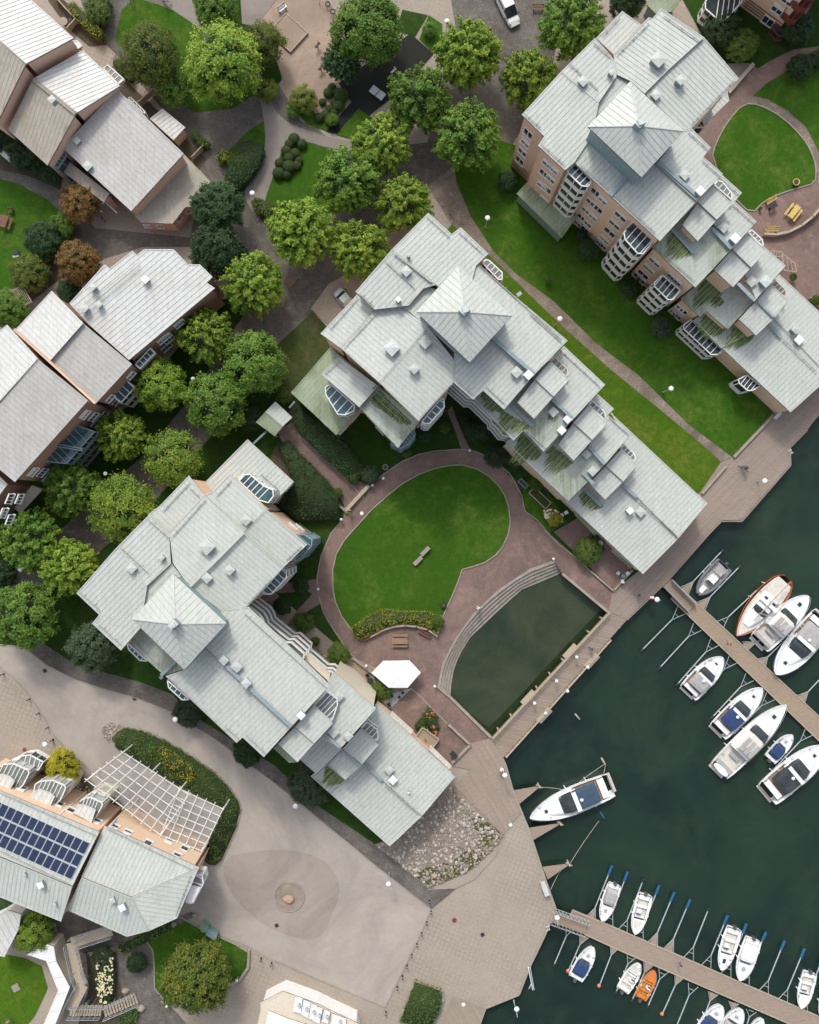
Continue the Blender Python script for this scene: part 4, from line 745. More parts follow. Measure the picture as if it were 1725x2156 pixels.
w_.bay('z7', [(1185, 1415), (1225, 1435), (1225, 1500), (1075, 1665), (1010, 1665), (985, 1640)], 12.6, 3, 3, glass='glass_teal', bars=5)
w_.bay('z7', [(1330, 1080), (1400, 1080), (1475, 1130), (1470, 1190), (1350, 1330), (1290, 1345), (1400, 1230)], 11.2, 0, 4, glass='glass_teal', fr='teal')
w_.facade('02', (1671, 58), (1929, 280), 14.0, .3); w_.wins('z7', [(1262, 990), (1295, 1015), (1330, 1000), (1365, 1025)], wd=.9, ht=1.3, leaves=1)
w_.bay('02', [(800, 895), (808, 935), (880, 1005), (925, 1010), (905, 990)], 11.0, 0, 3, glass='glass_teal')
w_.bay('02', [(1052, 1130), (1060, 1175), (1145, 1252), (1185, 1250), (1175, 1235)], 12.2, 0, 4, glass='glass_teal')
w_.balconies('z5', [(350, -190), (520, -60), (560, 0), (575, 60), (800, 240), (860, 235), (1000, 360), (985, 420)], (2.9, 5.7, 8.5, 11.3), (-1, 1), 1.5)
w_.balconies('z5', [(985, 422), (1190, 600), (1260, 600), (1400, 720), (1400, 760)], (2.9, 5.7, 8.0), (-1, 1), 1.2)
w_.roof('z5', [(950, 470), (1215, 700), (1195, 800), (900, 520)], 10.5, (1, 1), .01, None, 'cream', walls=False, name='balcony_floor')
for q in ([(915, 268), (1165, 495), (1135, 540), (890, 320)], [(1360, 660), (1605, 900), (1570, 940), (1335, 715)]): w_.roof('z6', q, 2.8, (-1, 1), .03, (1, -1), 'roof_light', walls=False, name='porch_roof')
w_.line('roof_ladder', '02', (1005, 1105), (1020, 1120), .6, .5, .06, 'steel')
w_.finish()
# covered gateway between two blocks
g = Bld('gateway_roof', 'small greenish pitched gateway roof on posts over the red entrance path', 'shelter', 'teal')
g.roof('01', [(1605, 1080), (1665, 1015), (1775, 1108), (1725, 1170)], 3.3, (1, -1), .2, (1, -1), 'roof_green', walls=False); g.roof('01', [(1835, 1050), (1728, 950), (1665, 1015), (1775, 1108)], 3.4, (-1, 1), .2, (1, -1), 'roof', walls=False)
k = MB()
for q in ((1620, 1080), (1720, 1160), (1735, 965), (1820, 1050)): a = P('01', q, 3.2); k.bar((a.x, a.y, 0), a, .16)
k.bar(P('01', (1670, 1140), 2.4), P('01', (1590, 1215), 2.4), .25, .2); k.bar(P('01', (1815, 990), 2.4), P('01', (1850, 950), 2.4), .25, .2); k.build('posts', M['teal'], g.t); g.finish()
# ---------------------------------------------------------------- west buildings
a_ = Bld('row_houses', 'brick house row at top left with tan weathered and bright metal roofs', 'row houses', 'brick_pink')
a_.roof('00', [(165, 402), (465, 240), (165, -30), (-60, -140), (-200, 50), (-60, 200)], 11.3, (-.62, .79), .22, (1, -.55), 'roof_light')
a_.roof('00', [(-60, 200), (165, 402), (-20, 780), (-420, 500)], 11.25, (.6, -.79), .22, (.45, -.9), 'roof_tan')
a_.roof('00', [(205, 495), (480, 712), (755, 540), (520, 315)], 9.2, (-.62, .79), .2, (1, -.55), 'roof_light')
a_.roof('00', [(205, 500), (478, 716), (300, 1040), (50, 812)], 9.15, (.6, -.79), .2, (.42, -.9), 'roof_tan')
a_.line('ridge_flashing', '00', (210, 497), (475, 712), .12, .5, .12, 'stone', 0)
a_.roof('00', [(390, 925), (735, 560), (1155, 965), (825, 1327)], 6.4, (1, -1), .05, (1, .96), 'roof_pink', sp=.62); a_.vent('00', (558, 1050), 1.0, .5); a_.vent('00', (490, 890), .8, .4)
a_.roof('00', [(1155, 968), (1322, 1140), (1215, 1300), (1165, 1300), (1085, 1405), (885, 1397), (828, 1330)], 3.9, (-1, -.9), .04, (1, .96), 'roof_tan', sp=.62)
a_.roof('00', [(400, 985), (690, 1215), (655, 1272), (360, 1050)], 4.2, (1, -1), .05, (.5, -1), 'roof_tan')
a_.roof('00', [(940, 745), (1020, 680), (1165, 800), (1090, 882)], 2.9, (-1, .8), .05, (1, -.8), 'roof_light', name='porch_roof')
a_.roof('00', [(450, 255), (485, 250), (520, 290), (485, 315)], 7.5, (-1, 1), .05, None, 'roof_light')
a_.vent('00', (340, 640), .8, .7, z=11.3); 
a_.bay('00', [(650, 430), (680, 410), (780, 500), (745, 530)], 2.8, 2.3, 1, glass='glass_pale'); a_.bay('00', [(805, 620), (820, 612), (915, 705), (905, 715)], 3.0, 1.5, 1)
a_.bay('00', [(325, 1030), (390, 940), (420, 975), (365, 1060)], 5.8, 0, 2, glass='glass_teal', fr='teal')
a_.facade('00', (885, 1397), (1085, 1405), 3.9, .3); a_.wins('00', [(925, 1415), (1005, 1418)], wd=1.0, ht=.9)
a_.facade('00', (1085, 1405), (1165, 1300), 3.9, .3); a_.wins('00', [(1125, 1370), (1180, 1318)], wd=.9, ht=.9, leaves=1)
for q in ((700, 1235, 640, 1280), (735, 1335, 660, 1270), (640, 1330, 560, 1250)): k = MB(); k.bar(P('00', q[:2], 2.5), P('00', q[2:], 2.5), .12); k.build('porch_beam', M['white'], a_.t)
a_.finish()
l2 = Bld('row_houses', 'brown brick building along the tree avenue at left with bright white stepped metal roofs', 'row houses', 'brick_red')
l2.roof('01', [(435, 335), (655, 90), (690, 115), (830, 5), (860, 30), (905, -5), (1090, -5), (1180, 90), (1255, 90), (1335, 170), (1300, 205), (1350, 240), (810, 692), (560, 470)], 8.8, (-1, -1), .035, (1, -.84), 'roof_light', sp=.62)
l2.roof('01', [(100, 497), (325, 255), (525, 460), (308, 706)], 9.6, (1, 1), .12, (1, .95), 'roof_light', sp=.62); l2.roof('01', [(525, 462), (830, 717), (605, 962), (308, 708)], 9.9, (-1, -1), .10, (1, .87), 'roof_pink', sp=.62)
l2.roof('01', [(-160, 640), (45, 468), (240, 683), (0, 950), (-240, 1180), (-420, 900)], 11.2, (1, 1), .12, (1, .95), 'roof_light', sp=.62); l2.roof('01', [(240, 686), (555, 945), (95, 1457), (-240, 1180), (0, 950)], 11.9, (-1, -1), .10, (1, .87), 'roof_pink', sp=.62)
l2.roof('01', [(-200, 1250), (0, 1420), (50, 1470), (-120, 1700), (-420, 1560)], 8.6, (-1, -1), .08, (1, .87), 'roof_light', sp=.62)
l2.vent('01', (535, 370), .9, .4, z=9.3); l2.vent('01', (625, 345), .7, .3, z=9.3); l2.vent('01', (590, 240), .8, .6, z=9.2); l2.vent('01', (918, 190), .8, .3, z=9.0, cap='white')
k = MB(); q0, q1 = P('01', (490, 385), 9.4), P('01', (870, 75), 9.2); off = (q1 - q0).normalized().cross(Vector((0, 0, 1))) * .45; k.bar(q0, q1, .05); k.bar(q0 + off, q1 + off, .05)
for i in range(26): c0 = q0.lerp(q1, i / 26); k.bar(c0, c0 + off, .04)
k.build('roof_ladder', M['seam'], l2.t)
k = MB(); k.bar(P('01', (90, 497), 10.6), P('01', (600, 962), 10.8), .32, .25); k.build('parapet', M['brick_pink'], l2.t)
for (x, y) in ((130, 1430),): pass
l2.facade('01', (810, 692), (1350, 240), 8.8, .3); l2.wins('01', [(1040, 545), (1060, 560), (1020, 560), (1125, 460), (1045, 610)], wd=1.6, ht=1.5, leaves=3)
l2.bay('01', [(850, 720), (945, 615), (975, 645), (880, 745)], 6.4, 5.6, 1, glass='glass_teal')
l2.facade('01', (605, 962), (830, 717), 9.5, .3); l2.wins('01', [(690, 930), (820, 785), (730, 950)], wd=1.3, ht=1.3)
l2.bay('01', [(680, 890), (775, 800), (848, 862), (760, 960)], 5.2, 0, 2, glass='glass_teal', bars=3)
l2.facade('01', (95, 1457), (555, 945), 11.5, .3); l2.wins('01', [(530, 1030), (585, 1045), (645, 1040), (600, 1085), (205, 1390), (265, 1395), (300, 1425), (330, 1385)], wd=1.5, ht=1.5, leaves=3)
k_ = [(225, 1330), (440, 1095), (590, 1145), (430, 1345)]; l2.bay('01', [(230, 1320), (450, 1090), (595, 1140), (420, 1340)], 7.2, 0, 3, glass='glass_teal', bars=8, fr='teal')
l2.bay('01', [(320, 1210), (515, 1245), (510, 1258), (318, 1224)], 7.9, 7.3, 1, fr='teal')
l2.roof('01', [(90, 1620), (200, 1475), (272, 1500), (130, 1655)], 3.4, (-1, -1), .04, None, 'roof_tan', walls=False, name='porch_roof')
l2.facade('01', (-30, 1760), (95, 1457), 8.4, -1.2); l2.wins('01', [(60, 1560), (120, 1560), (20, 1650), (60, 1690)], wd=1.4, ht=1.5, leaves=3)
l2.finish()
# ---------------------------------------------------------------- south-west gable building with panels
s_ = Bld('apartment_building', 'long grey roofed building at lower left with blue solar panels and orange brick wall', wall='brick_orange')
s_.roof('03', [(625, 520), (455, 860), (-200, 590), (-200, 170), (0, 262)], 9.6, (-.42, .9), .18, (-.45, .9), 'roof', wm='brick_orange'); solar = s_.last; s_.guard('z8', (0, 545), (960, 975))
s_.roof('03', [(455, 864), (385, 1083), (-200, 850), (-200, 596)], 10.9, (.42, -.9), .16, (-.22, 1), 'roof'); s_.vent('z8', (425, 1430), .75, .8, R(25), 'white'); s_.guard('03', (0, 640), (440, 850))
s_.vent('03', (165, 775), .3, .6); s_.vent('03', (355, 960), .3, .6)
s_.roof('03', [(658, 480), (1250, 742), (825, 930), (510, 802)], 8.6, (-.42, .9), .18, (-.42, .9), 'roof'); s_.guard('03', (670, 500), (1200, 755))
s_.roof('03', [(1250, 744), (1112, 1062), (940, 1140), (825, 930)], 8.6, (-1, .1), .2, (1, .25), 'roof'); s_.guard('03', (1195, 790), (1100, 1040))
s_.roof('03', [(512, 806), (825, 931), (940, 1140), (797, 1178), (420, 1008)], 10.2, (.3, -.9), .17, (-.3, 1), 'roof'); s_.vent('03', (712, 940), .7, .5, R(25)); s_.vent('03', (780, 978), .8, .8, R(25), 'white')
s_.bay('03', [(1165, 955), (1225, 785), (1270, 793), (1277, 840), (1215, 962), (1190, 967)], 7.3, 4.5, 1, glass='glass_pale', wg='glass_milk'); s_.roof('03', [(1165, 955), (1200, 850), (1262, 868), (1215, 962), (1190, 967)], 7.6, (-1, 0), .05, None, 'white', walls=False, name='oriel_roof')
# orange brick storey in front (lower, nearer the pergola)
s_.roof('03', [(-200, 30), (0, 110), (260, 230), (640, 470), (560, 590), (0, 380), (-200, 300)], 8.9, (-.42, .9), .02, None, 'cream', zb=0, wm='brick_orange', walls=False, name='terrace_floor') if False else None
fa_ = PP('03', [(-200, 100), (0, 165), (270, 262), (600, 420), (700, 470), (1210, 700), (1240, 720)], 9.4)
s_.facade('03', (0, 262), (625, 520), 9.6, .3)
def oriel(b, t, foot, zt, zb, fl): b.bay(t, foot, zt, zb, fl, glass='glass_pale', bars=4)
oriel(s_, 'z8', [(100, 545), (130, 500), (-60, 470), (-40, 340), (30, 300), (130, 255), (290, 320), (280, 390)], 9.3, 1, 3) if False else None
for foot, roofq in (([(350, 460), (400, 430), (520, 420), (640, 470), (650, 500), (600, 610), (520, 690), (330, 600)], [(280, 600), (330, 530), (400, 505), (500, 540), (545, 580), (490, 700)]),
                    ([(-20, 300), (40, 265), (130, 255), (285, 320), (290, 350), (230, 470), (140, 540), (-60, 440)], [(-80, 430), (-40, 370), (30, 355), (110, 385), (150, 430), (90, 535)]),
                    ([(800, 620), (850, 592), (900, 590), (1010, 640), (1010, 670), (950, 780), (900, 820), (740, 760)], [(725, 745), (775, 655), (840, 660), (930, 700), (945, 715), (905, 845)])):
    s_.bay('z8', foot, 6.6, 3.2, 1, glass='glass_pale', bars=5, wg='glass_milk'); s_.walls.setdefault('cream', MB()).prism([Vector((v.x, v.y, 0)) for v in inset(PP('z8', foot, 6.6), .1)], [Vector((v.x, v.y, 3.2)) for v in inset(PP('z8', foot, 6.6), .1)])
    s_.roof('z8', roofq, 7.6, (-.42, .9), .15, (-.4, .9), 'roof_light', walls=True, zb=6.7, wm='white', name='oriel_roof', sp=.7)
s_.bay('z8', [(215, 180), (300, 170), (430, 240), (380, 320), (180, 260)], 4.6, 2.0, 1, glass='glass_pale')
s_.facade('03', (-200, 170), (625, 520), 9.6, .3); s_.wins('z8', [(215, 505), (585, 660), (700, 720), (955, 830)], wd=1.1, ht=1.2, leaves=1)
s_.facade('03', (658, 480), (1250, 742), 8.6, .3); s_.wins('03', [(1060, 580), (1158, 625), (720, 490), (800, 525), (930, 590), (1110, 668)], wd=1.1, ht=1.2, leaves=1)
for q in ((('z8', (590, 760)), ('z8', (845, 540))), (('z8', (1080, 875)), ('z8', (1225, 715)))): 
    k = MB(); a, b = P(*q[0], 8.9), P(*q[1], .4); b.x, b.y = P(q[1][0], q[1][1], .4).x, P(q[1][0], q[1][1], .4).y; k.bar(a, b, .12); k.build('downpipe', M['white'], s_.t)
s_.finish()
# panels: one thing each, lying on the roof plane
pr, pb, pl_ = (893, 1037), (700, 1405), (0, 630); k = MB()
u0 = Vector((-893, -407)) / 12.35; v0 = Vector((-193, 368)) / 3.0; cnt = 0; ordn = ['first', 'second', 'third', 'fourth', 'fifth', 'sixth', 'seventh', 'eighth', 'ninth', 'tenth', 'eleventh', 'twelfth', 'thirteenth', 'fourteenth', 'fifteenth']
M['cell'] = brick('solar_cells', (.012, .022, .055), (.016, .030, .070), (.05, .06, .085), 1.2, R(-24), .17, .17, False, .18); M['cellf'] = simple('panel_frame', (.55, .58, .62), .3)
for r in range(3):
    for q in range(14):
        a = Vector(pr) + u0 * q + v0 * r; cs = [a + u0 * .03 + v0 * .03, a + u0 * .97 + v0 * .03, a + u0 * .97 + v0 * .97, a + u0 * .03 + v0 * .97]
        if max(c.x for c in cs) < 3: continue
        Wq = [s_.up('z8', tuple(c), .14, solar) for c in cs]; k = MB(); k.prism([v - Vector((0, 0, .05)) for v in Wq], Wq); ce = sum(Wq, Vector()) / 4
        t = thing('solar_panel', '%s blue solar panel from the right in the %s row on the grey roof' % (ordn[q], ('upper', 'middle', 'lower')[r]), 'solar panel', ce, 0, 'solar panels on the lower left roof')
        f = MB(); Wl = [v - ce for v in Wq]; f.prism([v - Vector((0, 0, .05)) for v in Wl], Wl); f.build('frame', M['cellf'], t)
        cc = sum(Wl, Vector()) / 4; Wi = [cc + (v - cc) * .93 + Vector((0, 0, .006)) for v in Wl]; f = MB(); f.prism([v - Vector((0, 0, .02)) for v in Wi], Wi); f.build('cells', M['cell'], t)
# pergola lattice
pg = thing('pergola', 'large white lattice pergola fanning out beside the orange brick building', 'pergola'); zp = 4.6
def lat(P0, P1, P2, P3, na, nb, ext=.03, z=zp):
    for i in range(na + 1):
        f = i / na; a = P('03', (P0[0] + (P1[0] - P0[0]) * f, P0[1] + (P1[1] - P0[1]) * f), z); b = P('03', (P3[0] + (P2[0] - P3[0]) * f, P3[1] + (P2[1] - P3[1]) * f), z); e = (b - a) * ext; k = MB(); k.bar(a - e, b + e, .085, .14); k.build('rafter', M['white'], pg)
    for i in range(nb + 1):
        f = i / nb; a = P('03', (P0[0] + (P3[0] - P0[0]) * f, P0[1] + (P3[1] - P0[1]) * f), z + .165); b = P('03', (P1[0] + (P2[0] - P1[0]) * f, P1[1] + (P2[1] - P1[1]) * f), z + .165); e = (b - a) * .06; k = MB(); k.bar(a - e, b + e, .085, .14); k.build('beam', M['white'], pg)
lat((770, 20), (545, 195), (1010, 540), (1185, 285), 5, 8); lat((1125, 250), (1010, 540), (1270, 640), (1400, 375), 6, 5, z=zp - .5)
gm = bpy.data.materials.new('clear_roof_glass'); gm.use_nodes = True; gb = gm.node_tree.nodes['Principled BSDF']; gb.inputs['Base Color'].default_value = (.45, .47, .46, 1); gb.inputs['Roughness'].default_value = .15; gb.inputs['Alpha'].default_value = .22
M['clear'] = gm
k = MB(); k.face(PP('03', [(800, 30), (1120, 240), (1400, 375), (1290, 620), (1010, 535), (640, 240), (560, 190)], zp - .75)); k.build('glass_roof', gm, pg)
k = MB()
for q in ((770, 25), (545, 195), (800, 385), (1010, 530), (1270, 630), (1400, 380), (1125, 260), (950, 145)): a = P('03', q, zp); k.bar((a.x, a.y, 0), a, .14)
k.build('posts', M['white'], pg)
# ---------------------------------------------------------------- edge buildings
e = Bld('apartment_building', 'brown and orange block cut by the top right edge with red balconies', wall='brick_orange')
e.roof('20', [(1180, -20), (1500, 170), (1760, -250), (1400, -420)], 1.0, (1, -1), .0, None, walls=False) if False else None
base = PP('20', [(1235, 45), (1455, 205), (1640, -10), (1900, -350), (1500, -600), (1000, -60)], 0); k = MB(); k.prism([Vector((v.x, v.y, 0)) for v in base], [Vector((v.x, v.y, 13)) for v in base]); k.build('wall', M['brick_orange'], e.t)
k = MB(); bb = inset(base, -.4); k.prism([Vector((v.x, v.y, 13.01)) for v in bb], [Vector((v.x, v.y, 13.3)) for v in bb]); k.build('roof', M['roof'], e.t)
fa = base[0], base[1]; d = (fa[1] - fa[0]).normalized(); nrm = Vector((d.y, -d.x, 0)); nrm = nrm if nrm.dot(-fa[0]) > 0 else -nrm; e.fa = (fa[0], d, nrm)
e.wins('20', [(1465, 55), (1405, 130), (1530, 0)], wd=1.7, ht=1.5); k = MB()
for z1 in (.6, 1.1, 1.6, 2.1): k.bar(fa[0] + nrm * .012 + d * .1 + Vector((0, 0, z1)), fa[1] + nrm * .012 - d * .1 + Vector((0, 0, z1)), .03, .25)
k.build('brick_band', M['brick_band'], e.t)
M['redmetal'] = simple('dark_red_balcony', (.17, .05, .04), .6)
e.bay('20', [(1425, 178), (1468, 228), (1508, 228), (1640, 100), (1700, -20), (1560, 60)], 1.4, .1, 1, fr='redmetal')
Pz = PP('20', [(1425, 178), (1470, 230), (1505, 228), (1600, 120), (1640, 20), (1560, 0)], 0.2)
for z1 in (3.2, 6.0, 8.8):
    k = MB(); q = [Vector((v.x, v.y, z1)) for v in Pz]; k.prism([v - Vector((0, 0, .2)) for v in q], q); o = k.build('balcony', M['redmetal'], e.t); k = MB()
    for i in range(len(q)): k.bar(q[i] + Vector((0, 0, .6)), q[(i + 1) % len(q)] + Vector((0, 0, .6)), .06, .9); k.bar(q[i], q[i] + Vector((0, 0, 2.8)), .1)
    k.build('railing', M['redmetal'], o)
e.bay('20', [(1010, 10), (1010, 55), (1080, 118), (1130, 130), (1165, 95), (1240, 10), (1240, -60), (1100, -80)], 3.4, .2, 2)
e.finish()
h = Bld('garden_shed', 'small shed with mossy green roof at the top edge beside the grey block', 'shed', 'teal'); h.roof('20', [(640, 30), (700, 88), (800, 75), (860, 0), (800, -60), (700, -60)], 2.7, (0, -1), .08, (1, -1), 'roof_green'); h.finish()
y = Bld('pavilion', 'cream and white roof terrace building cut by the bottom edge beside the square', 'pavilion', 'cream')
y.roof('13', [(-90, 1640), (-90, 1590), (50, 1520), (130, 1548), (270, 1600), (370, 1650), (520, 1720), (560, 1900), (-150, 1900)], 3.4, (0, -1), .01, None, 'cream', wm='white')
for i, q in enumerate(([(130, 1550), (175, 1562), (165, 1660), (110, 1645)], [(180, 1570), (225, 1590), (210, 1690), (165, 1665)], [(228, 1592), (268, 1612), (255, 1705), (212, 1690)], [(270, 1615), (302, 1628), (280, 1725), (238, 1705)], [(310, 1632), (348, 1650), (335, 1725), (295, 1710)], [(360, 1660), (445, 1690), (450, 1760), (350, 1740)])):
    y.roof('13', q, 3.75, (0, -1), .03, None, 'white', walls=True, zb=3.45, name='roof_panel', ins=.1); y.vent('13', ((q[0][0] + q[2][0]) / 2 + 5, (q[0][1] + q[2][1]) / 2), .35, .15, z=3.9)
y.roof('13', [(-40, 1640), (80, 1690), (240, 1740), (240, 1900), (-100, 1900)], 4.2, (0, -1), .02, None, 'white', walls=True, zb=3.5, wm='white', name='roof_panel')
y.finish()
x = Bld('gallery', 'white roofed angular gallery wrapping the lawn in the lower left corner', 'covered gallery', 'cream')
x.roof('03', [(300, 1225), (340, 1240), (355, 1330), (440, 1495), (350, 1725), (330, 1800), (240, 1800), (275, 1725), (365, 1515), (290, 1330), (170, 1290), (210, 1265)], 4.0, (1, 0), .01, (1, -.2), 'white', zb=0, wm='cream', sp=2.2); x.finish()
x2 = Bld('glass_pavilion', 'white tapered metal roof at the lower left edge behind a small tree', 'pavilion', 'white')
x2.roof('03', [(-100, 1090), (45, 1010), (135, 1035), (120, 1130), (30, 1305), (-100, 1280)], 5.0, (0, -1), .03, (.5, 1), 'roof_light', sp=.8); x2.finish()
# ---------------------------------------------------------------- vegetation
import numpy as np
rng = np.random.default_rng(5)
def leafmesh(name, cen, nor, size, tint, mats, extra=None):
    n = len(cen); nor = nor / (np.linalg.norm(nor, axis=1, keepdims=True) + 1e-9); r = rng.normal(size=(n, 3)); u = np.cross(nor, r); u /= (np.linalg.norm(u, axis=1, keepdims=True) + 1e-9); v = np.cross(nor, u)
    s = size[:, None]; V = np.stack([cen - u * s * .5, cen + v * s * .32, cen + u * s * .5, cen - v * s * .32], 1).reshape(-1, 3)
    ev, ef = extra if extra else ([], []); nv = len(V); me = bpy.data.meshes.new(name); allv = np.concatenate([V, np.array(ev).reshape(-1, 3)]) if len(ev) else V
    me.vertices.add(len(allv)); me.vertices.foreach_set('co', allv.astype(np.float32).ravel()); nl = 4 * n + sum(len(f) for f in ef); me.loops.add(nl)
    idx = list(range(nv)); st = list(range(0, nv, 4)); tot = [4] * n
    for f in ef: st.append(len(idx)); tot.append(len(f)); idx += [i + nv for i in f]
    me.loops.foreach_set('vertex_index', idx); me.polygons.add(len(st)); me.polygons.foreach_set('loop_start', st); me.polygons.foreach_set('loop_total', tot)
    for m in mats: me.materials.append(m)
    me.polygons.foreach_set('material_index', [0] * n + [1] * len(ef)); me.update(calc_edges=True)
    a = me.attributes.new('tint', 'FLOAT', 'POINT'); t = np.repeat(tint, 4); t = np.concatenate([t, np.zeros(len(allv) - nv)]); a.data.foreach_set('value', np.clip(t, 0, 1).astype(np.float32)); return me
def ball(rx, ry, rz_, zc, n=14, rows=8, jit=.0):
    V, Fc = [], []
    for i in range(rows + 1):
        th = math.pi * i / rows
        for j in range(n): ph = 2 * math.pi * j / n; V.append((rx * math.sin(th) * math.cos(ph), ry * math.sin(th) * math.sin(ph), zc + rz_ * math.cos(th)))
    for i in range(rows):
        for j in range(n): j2 = (j + 1) % n; Fc.append((i * n + j, (i + 1) * n + j, (i + 1) * n + j2, i * n + j2))
    return V, Fc
def crown(name, style, mat, nl=8500):
    # unit crown: radius 1, centre at z 0
    C_, N_, T_, S_ = [], [], [], []
    if style == 'star': nb, r0, r1, sp0, lf, zs = 210, .45, 1.04, .085, .074, .8
    elif style == 'fluffy': nb, r0, r1, sp0, lf, zs = 230, .6, 1.0, .10, .066, .8
    elif style == 'open': nb, r0, r1, sp0, lf, zs = 130, .4, 1.0, .13, .06, .75
    else: nb, r0, r1, sp0, lf, zs = 260, .6, .98, .08, .062, .85       # tight
    ph = rng.uniform(0, 2 * math.pi, nb); cz = rng.uniform(-.45, 1, nb); sz = np.sqrt(1 - cz ** 2); dirs = np.stack([np.cos(ph) * sz, np.sin(ph) * sz, cz], 1)
    lob = 1 + .05 * np.sin(3 * ph + rng.uniform(0, 6)) * sz + .05 * np.sin(7 * ph + rng.uniform(0, 6))
    per = nl // nb
    for i in range(nb):
        d = dirs[i]; rr = r1 * lob[i] * rng.uniform(.86, 1.06); tt = rng.beta(2.0, 1.2, per); rad = r0 + (rr - r0) * tt; sp = sp0 * (1.15 - .75 * tt)
        if style == 'fluffy' or style == 'tight' or style == 'open': rad = rr - np.abs(rng.normal(0, sp0 * .9, per)); sp = np.full(per, sp0 * .8)
        p = d[None] * rad[:, None] + rng.normal(size=(per, 3)) * sp[:, None] * .8; p[:, 2] *= zs
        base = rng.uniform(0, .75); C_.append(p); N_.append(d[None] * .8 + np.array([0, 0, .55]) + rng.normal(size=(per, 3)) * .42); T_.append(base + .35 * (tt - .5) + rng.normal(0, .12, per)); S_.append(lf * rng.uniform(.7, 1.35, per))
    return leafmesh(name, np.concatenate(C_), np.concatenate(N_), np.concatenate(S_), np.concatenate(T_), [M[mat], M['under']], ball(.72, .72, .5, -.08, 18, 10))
def trunkmesh():
    k = MB(); k.tube((0, 0, -1.6), (0, 0, -.45), .055, .042, 8)
    for i in range(7):
        a = i * .9; k.tube((0, 0, -.6 + .05 * i), (.45 * math.cos(a), .45 * math.sin(a), -.15 + .08 * i), .028, .012, 6)
    o = k.build('trunk', M['bark']); me = o.data; bpy.data.objects.remove(o); return me
TRK = trunkmesh(); CR = {}
for st_ in ('star', 'fluffy', 'open', 'tight'):
    for mt in ('leaf', 'leaf_mid', 'leaf_lime', 'leaf_dark', 'leaf_olive', 'leaf_grey', 'leaf_red', 'leaf_yellow'): CR[(st_, mt)] = None
def getcrown(style, mat, var):
    key = (style, mat, var)
    if CR.get(key) is None: CR[key] = crown('crown', style, mat, 15000 if style != 'open' else 10000)
    return CR[key]
tcount = [0]
def tree(px, py, r, style, mat, label, name='deciduous_tree', cat='tree', group=None, hz=None, flat=1.0, t='D'):
    tcount[0] += 1; p = D(t, [(px, py)])[0]; rm = r / 15.6 * (.95 if cat == 'tree' else 1); zc = hz or max(1.8, rm * 1.25); pos = P('D', p, zc)
    o = thing(name, label, cat, (pos.x, pos.y, 0), tcount[0] * 1.37, group)
    a = bpy.data.objects.new('trunk', TRK); C.objects.link(a); a.parent = o; a.location = (0, 0, zc); a.scale = (rm, rm, zc / 1.6)
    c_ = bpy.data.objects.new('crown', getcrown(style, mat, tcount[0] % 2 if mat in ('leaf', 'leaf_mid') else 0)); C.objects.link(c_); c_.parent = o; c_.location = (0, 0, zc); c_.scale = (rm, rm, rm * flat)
    return o
GA = 'trees along the avenue and the gardens'
